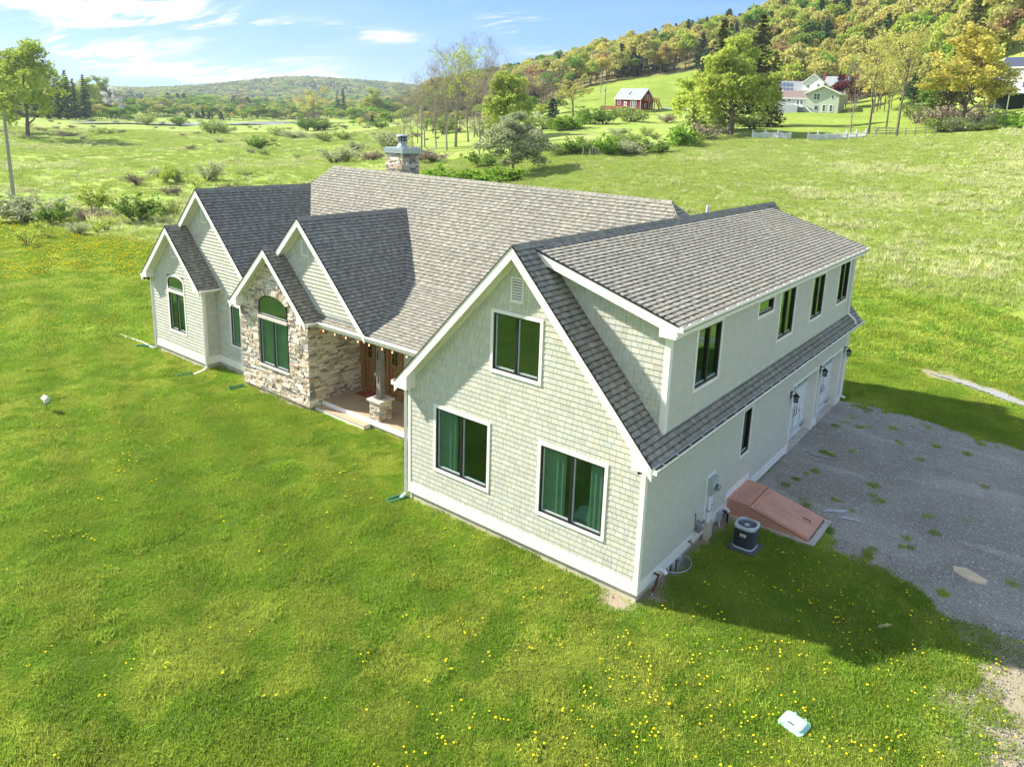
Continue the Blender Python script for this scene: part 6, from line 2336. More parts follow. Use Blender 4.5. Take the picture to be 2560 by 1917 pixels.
b = MB(); b.box((-6.6, -3.2, 1.95), (7, 0, 2.1)); part(b, 'deck', M_greydeck, w2)
railing(w2, [(-6.6, 0), (-6.6, -3.2), (7, -3.2)], 2.1, .95, M_greydeck, 'deck_railing')
for x_ in (-6.4, -4.4, -2.2, .6, 3.4, 6.2):
    b = MB(); b.box((x_ - .09, -3.1, -1.2), (x_ + .09, -2.9, 2)); part(b, 'deck_post', mat('green_post', (.25, .33, .2), .8) if x_ == -6.4 else bpy.data.materials['green_post'], w2)
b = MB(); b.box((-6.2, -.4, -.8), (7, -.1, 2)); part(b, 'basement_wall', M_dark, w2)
b = MB(); b.box((-.4, 3.6, 8.6), (.3, 4.3, 10)); part(b, 'chimney', M_brick, w2)


# picket fences
def picket(px0, px1, r0, r1, label, n, h=1.15, swoop=True):
    a, b = at(px0, r0), at(px1, r1)
    o = thing('picket_fence', label, 'picket fence', a, 'white picket fences along the far field')
    ps = []
    for i in range(n + 1):
        q = a.lerp(b, i / n); q.z = H(q.x, q.y); ps.append(q - a)
    for q in ps:
        m = MB(); m.box((q.x - .07, q.y - .07, q.z - .2), (q.x + .07, q.y + .07, q.z + h + .25)); m.lathe((q.x, q.y, q.z + h + .25), [(.11, 0), (.09, .05), (.02, .14)], 6)
        part(m, 'fence_post', M_whitewall, o)
    for q0, q1 in zip(ps[:-1], ps[1:]):
        L = (q1 - q0).length; k = max(6, int(L / .16))
        m = MB(); 
        m.obar(q0 + Vector((0, 0, .3)), q1 + Vector((0, 0, .3)), .05, .1); m.obar(q0 + Vector((0, 0, h - .25)), q1 + Vector((0, 0, h - .25)), .05, .1)
        for i in range(k):
            c = q0.lerp(q1, (i + .5) / k); s = (i + .5) / k
            hh_ = h + .12 - (.32 * math.sin(math.pi * s) if swoop else (0.0 if i % 2 else .25))
            m.obar(c + Vector((0, 0, .06)), c + Vector((0, 0, hh_)), .095, .03, up=(0, 1, 0))
        pn = part(m, 'picket_panel', M_whitewall, o); pn['kind'] = 'stuff'
    return o


picket(1882, 1977, 134, 133, 'white scalloped picket fence left of the gap below the sage house', 3)
picket(2020, 2163, 133, 137, 'longer white scalloped picket fence right of the gap', 6)
picket(2405, 2450, 148, 148, 'short white picket fence half hidden by shrubs at the right', 2, 1.1, False)
picket(2494, 2512, 148, 148, 'shortest white picket panel at the far right', 1, 1.1, False)
# rail fence with dark posts
a, b = at(2166, 139), at(2335, 142)
wf = thing('rail_fence', 'dark wooden post and rail fence under the tall bare trees', 'rail fence', a)
m = MB()
for i in range(8):
    q = a.lerp(b, i / 7); q.z = H(q.x, q.y); q = q - a
    part(MB().box((q.x - .08, q.y - .08, q.z - .2), (q.x + .08, q.y + .08, q.z + 1.6)), 'fence_post', M_pole, wf)
    if i:
        for h_ in (.5, 1.0, 1.4):
            part(MB().obar(pq + Vector((0, 0, h_)), q + Vector((0, 0, h_)), .04, .07), 'rail', M_pole, wf)
    pq = q
# fallen log / table
p, rz = facing(2208, 152, 0)
tb = thing('picnic_table', 'dark picnic table on the lawn behind the rail fence', 'picnic table', p, None, rz)
part(MB().box((-1.9, -.5, .9), (1.9, .5, 1.0)), 'table_top', M_pole, tb)
for x_ in (-1.2, 1.2):
    part(MB().obar((x_ - .3, 0, 0), (x_ + .3, 0, .9), .12, .12), 'leg', M_pole, tb)
for y_ in (-.9, .9):
    part(MB().box((-1.8, y_ - .14, .45), (1.8, y_ + .14, .52)), 'bench', M_pole, tb)


def pole(px, r, h, label, arm=True, lean=0.0):
    p = at(px, r)
    o = thing('utility_pole', label, 'utility pole', p, 'utility poles')
    part(MB().tube([(0, 0, -.5), (lean, 0, h)], [.19, .13], 8), 'shaft', M_pole, o)
    if arm:
        part(MB().lathe((lean - .3, 0, h - 1.4), [(.2, 0), (.2, .55)], 8), 'insulator', M_galv, o)
    return o


pole(6, 92, 9.6, 'bare grey utility pole at the left edge of the meadow', False)
pole(1054, 140, 9.2, 'pale utility pole in front of the bare trees beyond the chimney')
pole(1509, 205, 8.9, 'white utility pole at the end of the cedar deck', True)
pole(1497, 300, 8.8, 'thin grey utility pole standing behind the cedar deck', False)

# weathered posts beside the hedge
a = at(1462, 112)
for i, (px_, h_) in enumerate(((1461, 1.3), (1478, 1.2), (1484, 1.7), (1492, 1.2), (1500, 1.3))):
    q = at(px_, 108)
    o = part(MB().tube([(0, 0, -.2), (.03, 0, h_)], .08, 5), 'fence_post', M_pole, None); o.location = q
    tag(o, ['leftmost thin grey fence post before the hedge', 'second grey fence post, close to the tall one', 'tallest grey fence post before the hedge', 'fourth grey fence post before the hedge', 'rightmost grey fence post before the hedge'][i], 'fence post', 'grey fence posts')

# pond
puddle('pond', [(*at(185, 362).xy, 5), (*at(260, 372).xy, 15), (*at(340, 390).xy, 14), (*at(420, 412).xy, 14), (*at(500, 436).xy, 12), (*at(580, 462).xy, 15), (*at(660, 495).xy, 13), (*at(735, 525).xy, 12)],
       lambda x, y: H(x, y) + .5, 7, M_water)
bt = thing('tarped_boat', 'small boat under a bright blue tarp beside the pond', 'boat', at(744, 470), None, .3)
part(MB().add([(-2.6, 0, .3), (-1.6, -1, .3), (2.4, -1, .3), (2.4, 1, .3), (-1.6, 1, .3), (-1.2, -.5, 0), (2.2, -.6, 0), (2.2, .6, 0), (-1.2, .5, 0)], [(0, 1, 5), (1, 2, 6, 5), (2, 3, 7, 6), (3, 4, 8, 7), (4, 0, 5, 8)]), 'hull', M_whitewall, bt)
part(MB().add([(-2.8, 0, .4), (-1.6, -1.2, .5), (2.6, -1.2, .5), (2.6, 1.2, .5), (-1.6, 1.2, .5), (-1.4, 0, 1.5), (2.3, 0, 1.6)], [(0, 1, 5), (1, 2, 6, 5), (2, 3, 6), (3, 4, 5, 6), (4, 0, 5)]), 'tarp', mat('blue_tarp', (.02, .2, .6), .5), bt)
# pale track by the red house
b = MB()
P0 = [at(1648, 236, .25), at(1672, 233, .25), at(1695, 232, .25), at(1740, 232, .25)]
v = []
for q in P0:
    v += [q, q + Vector((math.cos(bearing(1690)), math.sin(bearing(1690)), 0)) * 5 + Vector((0, 0, .35))]
b.add(v, [(0, 2, 3, 1), (2, 4, 5, 3), (4, 6, 7, 5)])
tag(b.build('track', [mat('pale_gravel', (.45, .45, .47), .9)]), kind='structure')
# ---------------------------------------------------------------- vegetation
M_bark = mat('bark', (0.16, 0.125, 0.095), 0.95, 0.3, 3, 0.6, 12, streak=(4, 4, .7))
M_bark_pale = mat('pale_bark', (0.31, 0.27, 0.225), 0.95, 0.25, 3, 0.5, 12, streak=(4, 4, .7))
LM = {
    'lime': leaf_mat('lime_leaf', (0.42, 0.50, 0.09)),
    'yellow': leaf_mat('yellow_leaf', (0.66, 0.60, 0.14)),
    'willow': leaf_mat('willow_leaf', (0.52, 0.60, 0.12), trans=.4),
    'green': leaf_mat('green_leaf', (0.20, 0.31, 0.06)),
    'bright': leaf_mat('bright_leaf', (0.28, 0.45, 0.06)),
    'dark': leaf_mat('needle', (0.055, 0.115, 0.045), trans=.12),
    'olive': leaf_mat('olive_needle', (0.115, 0.125, 0.04), trans=.15),
    'grey': leaf_mat('greygreen_leaf', (0.46, 0.50, 0.27)),
    'tan': leaf_mat('budding_tan_leaf', (0.54, 0.52, 0.16)),
    'brown': leaf_mat('brown_twig', (0.33, 0.27, 0.20), trans=.1),
    'orange': leaf_mat('orange_bud', (0.54, 0.44, 0.15)),
    'rust': leaf_mat('rust_bud', (0.38, 0.25, 0.13)),
    'burgundy': leaf_mat('burgundy_leaf', (0.155, 0.028, 0.039)),
    'white': leaf_mat('white_blossom', (0.750, 0.750, 0.750)),
    'bush': leaf_mat('bush_leaf', (0.34, 0.42, 0.12), trans=.4),
    'straw': leaf_mat('straw', (0.750, 0.666, 0.364), trans=.3),
}


def cards(centres, size, rng, flat=0.0, aspect=1.0, updir=None):
    """quads at the centres, random directions. returns verts (4N,3)"""
    n = len(centres)
    nrm = rng.normal(size=(n, 3))
    nrm[:, 2] = np.abs(nrm[:, 2]) + flat
    nrm /= np.linalg.norm(nrm, axis=1, keepdims=True)
    a = rng.normal(size=(n, 3))
    if updir is not None:
        a = np.tile(np.array(updir, float), (n, 1)) + rng.normal(size=(n, 3)) * 0.35
    u = a - nrm * (a * nrm).sum(1, keepdims=True)
    u /= np.linalg.norm(u, axis=1, keepdims=True) + 1e-9
    w = np.cross(nrm, u)
    s = size * rng.uniform(0.6, 1.35, (n, 1))
    u = u * s * aspect
    w = w * s
    return np.stack([centres - u * .5 - w * .15, centres - w * .5 + u * .1, centres + u * .5 + w * .1, centres + w * .5 - u * .05], 1).reshape(-1, 3)


def card_mesh(name, verts, mats, rng, var=0.25, tones=None, hue=0.06):
    n = len(verts) // 4
    if tones is None:
        tones = rng.uniform(1 - var, 1 + var, n)
    h = rng.normal(0, hue, n)
    col = np.stack([tones * (1 + h), tones, tones * (1 - h)], 1)
    return mesh_np(name, verts, np.arange(4 * n), np.full(n, 4), mats, col=col)


def skeleton(rng, H_, spread, trunk=0.25, nlimb=6, sub=3, up=0.6, r0=None, levels=2, wig=0.08, droop=0.0):
    """limbs of a tree: list of (points, radii) and the twig ends"""
    r0 = r0 or H_ * 0.02
    limbs, ends = [], []
    tops = []
    n = 7
    pts = [Vector((0, 0, -0.3))]
    x = y = 0.0
    for i in range(1, n + 1):
        x += rng.normal() * wig * H_ * .12; y += rng.normal() * wig * H_ * .12
        pts.append(Vector((x, y, H_ * (trunk + (0.92 - trunk) * (i - 1) / (n - 1)) if i > 1 else H_ * trunk)))
    rad = [r0 * 1.25] + [r0 * (1 - 0.85 * i / n) for i in range(1, n + 1)]
    limbs.append((pts, rad)); ends.append(pts[-1])

    def branch(p, d, L, r, lev):
        q = [p]
        dd = d.copy()
        for i in range(4):
            dd = (dd + Vector(rng.normal(size=3)) * 0.22 + Vector((0, 0, 0.10 - droop * (i + 1) * .16))).normalized()
            q.append(q[-1] + dd * L / 4)
        limbs.append((q, [r, r * .8, r * .6, r * .42, r * .2]))
        if lev <= 0:
            ends.extend([q[-1], q[-2], q[-3]])
            return
        for k in range(sub):
            t = 0.4 + 0.6 * (k + rng.random()) / sub
            i = min(int(t * 4), 3)
            b = q[i].lerp(q[i + 1], t * 4 - i)
            nd = (dd + Vector(rng.normal(size=3)) * 0.75).normalized()
            branch(b, nd, L * rng.uniform(.45, .65), r * .45, lev - 1)
        ends.append(q[-1])
    for i in range(nlimb):
        t = (i + rng.random() * .6) / nlimb
        zt = H_ * (trunk + (0.85 - trunk) * t)
        j = min(int(1 + t * (n - 1.01)), n - 1)
        base = pts[j].lerp(pts[j + 1], t * (n - 1) % 1) if j + 1 <= n else pts[-1]
        a = i * 2.4 + rng.random()
        out = spread * (1 - 0.55 * t) * rng.uniform(.75, 1.1)
        d = Vector((math.cos(a), math.sin(a), up * (1 + t))).normalized()
        branch(base, d, out / max(0.35, math.hypot(d.x, d.y)) * .75, r0 * (0.55 - .3 * t), levels - 1)
    return limbs, ends


def limb_mesh(name, limbs, m, sides=5, minr=0.0):
    mb = MB()
    for q, r in limbs:
        if r[0] < minr: continue
        mb.tube(q, [max(x, .012) for x in r], sides if r[0] > .1 else 3, cap=False)
    return mb.mesh(name, [m])


def fit(tm, V_, H_, spread):
    """scale trunk and leaves so that the crown has the wanted height and half width"""
    r = np.percentile(np.hypot(V_[:, 0], V_[:, 1]), 96)
    s = np.array([spread / r, spread / r, H_ / np.percentile(V_[:, 2], 99.7)])
    co = np.empty(len(tm.vertices) * 3, np.float32); tm.vertices.foreach_get('co', co)
    co = co.reshape(-1, 3) * s; tm.vertices.foreach_set('co', co.ravel().astype(np.float32)); tm.update()
    return V_ * s


def deciduous(seed, H_, spread, leaf, ncard, csize, cl=0.09, bark=None, fill=0.0, **kw):
    rng = np.random.default_rng(seed)
    limbs, ends = skeleton(rng, H_, spread, **kw)
    tm = limb_mesh('trunk', limbs, bark or M_bark)
    E = np.array([tuple(e) for e in ends])
    sig = H_ * cl
    per = max(1, ncard // len(E))
    C = np.repeat(E, per, axis=0)
    # shallow dish-shaped clumps: leaves lie on the outside of little domes
    d = rng.normal(size=C.shape); d /= np.linalg.norm(d, axis=1, keepdims=True)
    d[:, 2] = d[:, 2] * .75
    C = C + d * sig * rng.uniform(.45, 1.1, (len(C), 1))
    if fill:
        m = int(len(C) * fill); k = 26
        q = rng.normal(size=(k, 3)); q /= np.linalg.norm(q, axis=1, keepdims=True); q[:, 2] = np.abs(q[:, 2]) * 1.1 - .25
        cc = q * np.array([spread * .78, spread * .78, H_ * .37]) + np.array([0, 0, H_ * .54])
        e = rng.normal(size=(m, 3)); e /= np.linalg.norm(e, axis=1, keepdims=True); e[:, 2] = np.where(e[:, 2] < -.2, -e[:, 2], e[:, 2])
        C = np.concatenate([C, cc[rng.integers(0, k, m)] + e * spread * .24 * rng.uniform(.6, 1.1, (m, 1))])
    C = C[C[:, 2] > H_ * .12]
    V_ = fit(tm, cards(C, csize, rng), H_, spread)
    cm = card_mesh('crown', V_, [LM[leaf]], rng)
    return tm, cm


def bare(seed, H_, spread, leaf='brown', ntw=1500, bark=None, tw=0.017, **kw):
    """leafless tree: fine upright twigs as thin slivers"""
    rng = np.random.default_rng(seed)
    kw.setdefault('nlimb', 12); kw.setdefault('sub', 5); kw.setdefault('up', 1.5); kw.setdefault('levels', 2); kw.setdefault('r0', H_ * .0105)
    limbs, ends = skeleton(rng, H_, spread, **kw)
    tm = limb_mesh('trunk', limbs, bark or M_bark_pale)
    E = np.array([tuple(e) for e in ends])
    C = E[rng.integers(0, len(E), ntw)] + rng.normal(size=(ntw, 3)) * H_ * .028
    d = rng.normal(size=(ntw, 3)) * .55 + np.array([0, 0, 1.0])
    d /= np.linalg.norm(d, axis=1, keepdims=True)
    L = H_ * rng.uniform(.03, .085, (ntw, 1))
    s = np.cross(d, rng.normal(size=(ntw, 3))); s /= np.linalg.norm(s, axis=1, keepdims=True)
    V_ = np.stack([C - s * tw, C + s * tw, C + d * L + s * tw * .3, C + d * L - s * tw * .3], 1).reshape(-1, 3)
    V_ = fit(tm, V_, H_, spread)
    cm = card_mesh('crown', V_, [LM[leaf]], rng)
    return tm, cm


def conifer(seed, H_, W_, leaf='dark', tiers=22, per=9, csize=.7, dense=14, z0=.06):
    rng = np.random.default_rng(seed)
    tm = MB().tube([(0, 0, -.3), (0, 0, H_ * .5), (0, 0, H_ * .97)], [H_ * .02, H_ * .012, .03], 6).mesh('trunk', [M_bark])
    C, U = [], []
    for t in range(tiers):
        f = t / tiers
        z = H_ * (z0 + (1 - z0) * f)
        R = W_ * (1 - f) ** .85 * rng.uniform(.85, 1.1) + .15
        for k in range(per):
            a = rng.random() * 6.28; Rk = R * rng.uniform(.7, 1.08)
            n = max(3, int(dense * Rk / W_))
            for j in range(n):
                s = (j + .5) / n
                C.append((Rk * s * math.cos(a) + rng.normal() * .12 * Rk * .3, Rk * s * math.sin(a) + rng.normal() * .12 * Rk * .3, z - Rk * .28 * s * s + Rk * .07 * s + rng.normal() * .12))
    C = np.array(C)
    V_ = cards(C, csize, rng, flat=.8, aspect=1.4)
    return tm, card_mesh('crown', V_, [LM[leaf]], rng, var=.35)


def willow(seed, H_, spread, leaf='willow', n=5200, csize=.45):
    rng = np.random.default_rng(seed)
    limbs, ends = skeleton(rng, H_ * .9, spread, trunk=.22, nlimb=9, sub=4, up=.9, r0=H_ * .028, levels=2)
    tm = limb_mesh('trunk', limbs, M_bark)
    E = np.array([tuple(e) for e in ends])
    per = max(1, n // len(E))
    C = []
    for e in E:
        # hanging curtain below each end, domed on top
        m = per
        a = rng.random(m) * 6.28; r = H_ * .075 * np.sqrt(rng.random(m))
        drop = -H_ * rng.exponential(.055, m) - (r / (H_ * .075)) ** 2 * H_ * .03
        C.append(np.stack([e[0] + r * np.cos(a), e[1] + r * np.sin(a), e[2] + H_ * .03 + drop], 1))
    k = 46
    q = rng.normal(size=(k, 3)); q /= np.linalg.norm(q, axis=1, keepdims=True); q[:, 2] = np.abs(q[:, 2]) - .1
    cc = q * np.array([spread * .85, spread * .85, H_ * .36]) + np.array([0, 0, H_ * .56])
    for e in cc:
        m = n // 60
        a = rng.random(m) * 6.28; r = spread * .2 * np.sqrt(rng.random(m))
        C.append(np.stack([e[0] + r * np.cos(a), e[1] + r * np.sin(a), e[2] - H_ * rng.exponential(.06, m) - (r / spread) ** 2 * H_], 1))
    C = np.concatenate(C); C = C[C[:, 2] > H_ * .13]
    V_ = fit(tm, cards(C, csize, rng, aspect=1.5, updir=(0, 0, -1)), H_, spread)
    return tm, card_mesh('crown', V_, [LM[leaf]], rng)


def shrub(seed, leaf, n=900, csize=.16, stems=9, open_=.0):
    """unit shrub: about 2 wide, 1.6 high"""
    rng = np.random.default_rng(seed)
    mb = MB(); ends = []
    for i in range(stems):
        a = rng.random() * 6.28; t = rng.uniform(.2, 1.0)
        p = [Vector((0.08 * math.cos(a), .08 * math.sin(a), -.05))]
        d = Vector((math.cos(a) * t, math.sin(a) * t, 1.2)).normalized()
        L = rng.uniform(.9, 1.45)
        for k in range(4):
            p.append(p[-1] + d * L / 4); d = (d + Vector(rng.normal(size=3)) * .2 + Vector((math.cos(a), math.sin(a), 0)) * .12).normalized()
        mb.tube(p, [.035, .028, .02, .014, .006], 4, cap=False)
        ends += p[2:]
        for k in range(3):
            q = p[2 + k % 3]; dd = (d + Vector(rng.normal(size=3)) * .8).normalized(); e = q + dd * .4
            mb.tube([q, e], [.012, .004], 3, cap=False); ends.append(e)
    E = np.array([tuple(e) for e in ends])
    C = E[rng.integers(0, len(E), n)]
    d = rng.normal(size=(n, 3)); d /= np.linalg.norm(d, axis=1, keepdims=True)
    C = C + d * rng.uniform(.05, .30, (n, 1)) * np.array([1, 1, .8])
    C[:, 2] = np.maximum(C[:, 2], .03 + .1 * rng.random(n))
    V_ = cards(C, csize, rng)
    return mb.mesh('stems', [M_bark]), card_mesh('foliage', V_, [LM[leaf]], rng)


PROTO = {}


def plant(proto, px, r, scale, label, cat='tree', name=None, rz=None, group=None, zs=None, sink=0.0):
    """place a tree or shrub thing: root, trunk and crown, meshes shared between alike ones"""
    tm, cm = PROTO[proto]
    p = at(px, r, -sink)
    nm = name or ('shrub' if cat == 'shrub' else 'tree')
    root = tag(empty(nm, p, rz if rz is not None else random.uniform(0, 6.28)), label, cat, group)
    s = scale if isinstance(scale, tuple) else (scale, scale, scale)
    root.scale = s
    a = 'stems' if cat == 'shrub' else 'trunk'; b = 'foliage' if cat == 'shrub' else 'crown'
    link_mesh(a, tm, root); link_mesh(b, cm, root)
    return root


PROTO['maple_yellowgreen'] = deciduous(11, 22, 9.5, 'lime', 6500, .55, .085, fill=.5, nlimb=9, sub=4, levels=2, trunk=.14, up=.55, bark=M_bark)
PROTO['maple_yellow'] = deciduous(12, 17, 6.8, 'yellow', 6500, .42, .06, fill=.8, nlimb=10, sub=4, levels=2, trunk=.18, up=.9)
PROTO['maple_bright'] = deciduous(13, 14, 6, 'lime', 3600, .5, .09, fill=.9, nlimb=8, sub=4, levels=2, trunk=.2, up=1.0)
PROTO['round_green'] = deciduous(14, 12, 5.5, 'green', 3000, .5, .09, fill=.6, nlimb=8, sub=3, levels=2, trunk=.15)
PROTO['round_bright'] = deciduous(15, 12, 5.5, 'bright', 3000, .5, .085, fill=.6, nlimb=8, sub=3, levels=2, trunk=.15)
PROTO['orchard'] = deciduous(16, 7.6, 4.6, 'grey', 9000, .24, .09, fill=.7, nlimb=11, sub=4, levels=2, trunk=.06, up=.5, droop=.3)
PROTO['willow_a'] = willow(17, 14, 5.6, n=6500, csize=.42)
PROTO['willow_b'] = willow(18, 17, 7.6, n=10500, csize=.42)
PROTO['spruce_dark'] = conifer(19, 22, 4.6, 'dark')
PROTO['spruce_olive'] = conifer(20, 25, 6.6, 'olive', tiers=26, per=10, csize=.75)
PROTO['pine_open'] = conifer(21, 20, 4.0, 'dark', tiers=14, per=6, csize=.8, dense=11, z0=.25)
PROTO['bare_tall'] = bare(22, 21, 5.6, ntw=2200, trunk=.16, levels=3, sub=4, nlimb=11)
PROTO['bare_tall2'] = bare(23, 20, 4.6, ntw=1500, trunk=.22, sub=4, levels=3, nlimb=9)
PROTO['bare_brown'] = bare(24, 15, 4.6, ntw=1300, bark=M_bark, trunk=.2, tw=.025, levels=3, sub=3)
PROTO['bud_tall'] = deciduous(25, 20, 4.6, 'tan', 3200, .30, .06, r0=.26, nlimb=11, sub=4, levels=2, trunk=.35, up=1.7, bark=M_bark)
PROTO['bud_olive'] = deciduous(26, 20, 5.0, 'lime', 1300, .34, .04, r0=.24, nlimb=11, sub=4, levels=2, trunk=.35, up=1.7, bark=M_bark_pale)
PROTO['spreading'] = deciduous(27, 15, 9, 'tan', 2600, .42, .06, nlimb=9, sub=4, levels=2, trunk=.18, up=.7)
PROTO['orange_tree'] = deciduous(28, 13, 5.2, 'orange', 3200, .45, .08, fill=.6, nlimb=8, sub=4, levels=2, trunk=.16)
PROTO['burgundy_tree'] = deciduous(29, 10, 5.2, 'burgundy', 3400, .42, .09, fill=.6, nlimb=8, sub=4, levels=2, trunk=.12)
PROTO['blossom'] = deciduous(30, 12, 4.4, 'white', 1800, .4, .07, nlimb=8, sub=3, levels=2, trunk=.15)
PROTO['shrub_green'] = shrub(31, 'bush', 1100, .11, 14)
PROTO['shrub_bright'] = shrub(32, 'bright', 1900, .13, 10)
PROTO['shrub_grey'] = shrub(33, 'grey', 1300, .12, 16)
PROTO['shrub_brown'] = shrub(34, 'brown', 1100, .11, 22)
PROTO['shrub_lime'] = shrub(35, 'lime', 1200, .12, 9)
PROTO['shrub_open'] = shrub(36, 'lime', 420, .10, 8)
PROTO['shrub_dark'] = shrub(37, 'green', 1700, .12, 14)

TREES = [
    ('maple_yellowgreen', 60, 226, (.95, .95, 1.04), 'large yellow green maple with a thick trunk near the left edge of the picture'),
    ('maple_yellowgreen', -22, 262, 1.12, 'yellow green tree cut off by the left edge of the picture'),
    ('spruce_dark', 122, 425, .88, 'leftmost dark spruce of the group behind the yellow green maple'),
    ('spruce_dark', 146, 432, 1.08, 'tallest dark spruce of the left group, second from the left'),
    ('spruce_dark', 168, 436, 1.08, 'dark spruce in the middle of the left group'),
    ('spruce_dark', 186, 424, .88, 'shorter dark spruce between the middle and right ones of the left group'),
    ('spruce_dark', 212, 428, .98, 'rightmost dark spruce of the left group'),
    ('maple_bright', 160, 500, 1.35, 'pale green tree top rising behind the left group of spruces'),
    ('blossom', 277, 470, 1.35, 'white blossoming tree right of the dark spruces'),
    ('maple_bright', 215, 560, 1.4, 'pale yellow green tree right behind the dark spruces'),
    ('maple_bright', 255, 600, 1.5, 'pale yellow green tree behind the white blossoming one'),
    ('bare_brown', 604, 560, 1.3, 'lone pale leafless tree behind the pond'),
    ('spreading', 785, 500, 1.55, 'large spreading tree with dark limbs and tan buds before the distant hill'),
    ('pine_open', 858, 640, 1.15, 'taller dark pine before the distant hill'),
    ('pine_open', 843, 650, .95, 'shorter dark pine beside the taller one before the distant hill'),
    ('maple_bright', 935, 560, 1.4, 'yellow green round tree right of the two dark pines'),
    ('bare_tall', 1118, 150, 1.02, 'tallest leafless grey tree standing in front, behind the chimney'),
    ('bud_olive', 1140, 158, 1.02, 'tall tree with olive leaves at its top amid the bare trees'),
    ('bare_tall2', 1062, 160, .82, 'slender leafless tree beside the pale utility pole'),
    ('bare_tall2', 1030, 158, .70, 'leafless tree with several thin trunks left of the utility pole'),
    ('bare_tall2', 1008, 150, .72, 'leftmost leafless tree with a single thin leaning trunk'),
    ('bare_tall', 1172, 170, 1.12, 'leafless tree with upright branches, second tallest of the bare group'),
    ('bare_tall', 1215, 175, 1.10, 'tall leafless tree right in the bare group'),
    ('bare_tall2', 1200, 130, .75, 'brownish leafless tree just left of the yellow willow'),
    ('bare_tall', 1092, 156, .86, 'leafless tree with a forked trunk between the utility pole and the tallest bare tree'),
    ('bare_tall2', 1186, 188, .92, 'thin leafless tree behind the second tallest bare tree'),
    ('bare_tall', 1232, 182, .84, 'rightmost leafless tree of the tall bare group'),
    ('bare_tall2', 1044, 176, .66, 'short leafless tree behind the utility pole'),
    ('bare_brown', 1090, 215, 1.0, 'small brown tree in the shade behind the bare group'),
    ('bare_brown', 1150, 230, 1.1, 'brown leafless tree behind the tall bare ones'),
    ('bare_brown', 1235, 240, 1.1, 'brown leafless tree behind the yellow willow'),
    ('willow_a', 1266, 168, 1.0, 'yellow green willow above the grey green orchard tree'),
    ('orchard', 1288, 98, 1.05, 'low grey green apple tree with crooked dark branches'),
    ('bare_tall2', 1375, 235, .62, 'thin leafless tree left of the tan one near the cedar deck'),
    ('spreading', 1432, 228, .82, 'spreading tan budding tree left of the cedar deck'),
    ('bare_brown', 1352, 262, .9, 'brown leafless tree behind the apple tree'),
    ('bare_brown', 1400, 280, .95, 'brown leafless tree at the left foot of the hill'),
    ('bare_brown', 1320, 275, 1.0, 'brown leafless tree above the yellow willow to its right'),
    ('spruce_olive', 1788, 168, (1.15, 1.15, .90), 'left one of two tall dark spruces behind the big willow'),
    ('spruce_olive', 1880, 172, (1.2, 1.2, .95), 'right one of two tall dark spruces behind the big willow'),
    ('spruce_olive', 1920, 165, .62, 'small dark spruce tucked against the big willow on its right'),
    ('spruce_olive', 1745, 172, .60, 'dark spruce with a broken top left behind the big willow'),
    ('willow_b', 1826, 140, 1.0, 'huge yellow green willow with thick trunks in the right half'),
    ('willow_a', 1733, 150, .78, 'smaller yellow green willow beside the huge one on its left'),
    ('bare_tall2', 2124, 150, .72, 'leafless tree with a leaning pale trunk right of the sage house'),
    ('bud_tall', 2170, 147, .90, 'thin tan budding tree left of the tallest trunk by the rail fence'),
    ('bud_tall', 2240, 143, .93, 'tallest tan budding tree with a dark straight trunk by the rail fence'),
    ('bud_tall', 2212, 160, .72, 'small tan budding tree behind the picnic table'),
    ('spruce_olive', 2392, 188, .98, 'tall dark spruce behind the bright yellow tree'),
    ('maple_yellow', 2400, 150, 1.0, 'bright yellow tree before the white house at the right'),
    ('burgundy_tree', 2104, 236, .92, 'burgundy leaved tree between the farmhouse and the bare trees'),
    ('round_green', 2330, 175, .62, 'dark green rounded tree beyond the rail fence'),
    ('spruce_olive', 2355, 165, .55, 'drooping dark evergreen left of the bright yellow tree'),
    ('spruce_olive', 2292, 215, .50, 'small dark evergreen on the lawn beyond the rail fence'),
    ('spruce_dark', 2320, 210, .32, 'smallest conical evergreen on the far lawn'),
    ('orange_tree', 2560, 230, 1.1, 'orange brown budding tree behind the white house at the right edge'),
    ('orange_tree', 1640, 345, 1.0, 'orange brown tree at the top of the green hayfield'),
    ('orange_tree', 1672, 348, 1.05, 'orange brown tree at the right end of the hayfield edge'),
    ('orange_tree', 1470, 352, .75, 'rust coloured tree at the left end of the hayfield'),
]
for i, (pr, px, r, s, lab) in enumerate(TREES):
    nm = {'spruce_dark': 'spruce_tree', 'spruce_olive': 'spruce_tree', 'pine_open': 'pine_tree', 'willow_a': 'willow_tree', 'willow_b': 'willow_tree', 'orchard': 'apple_tree'}.get(pr, 'tree')
    random.seed(100 + i)
    plant(pr, px, r, s, lab, 'tree', nm, rz=random.uniform(0, 6.28))

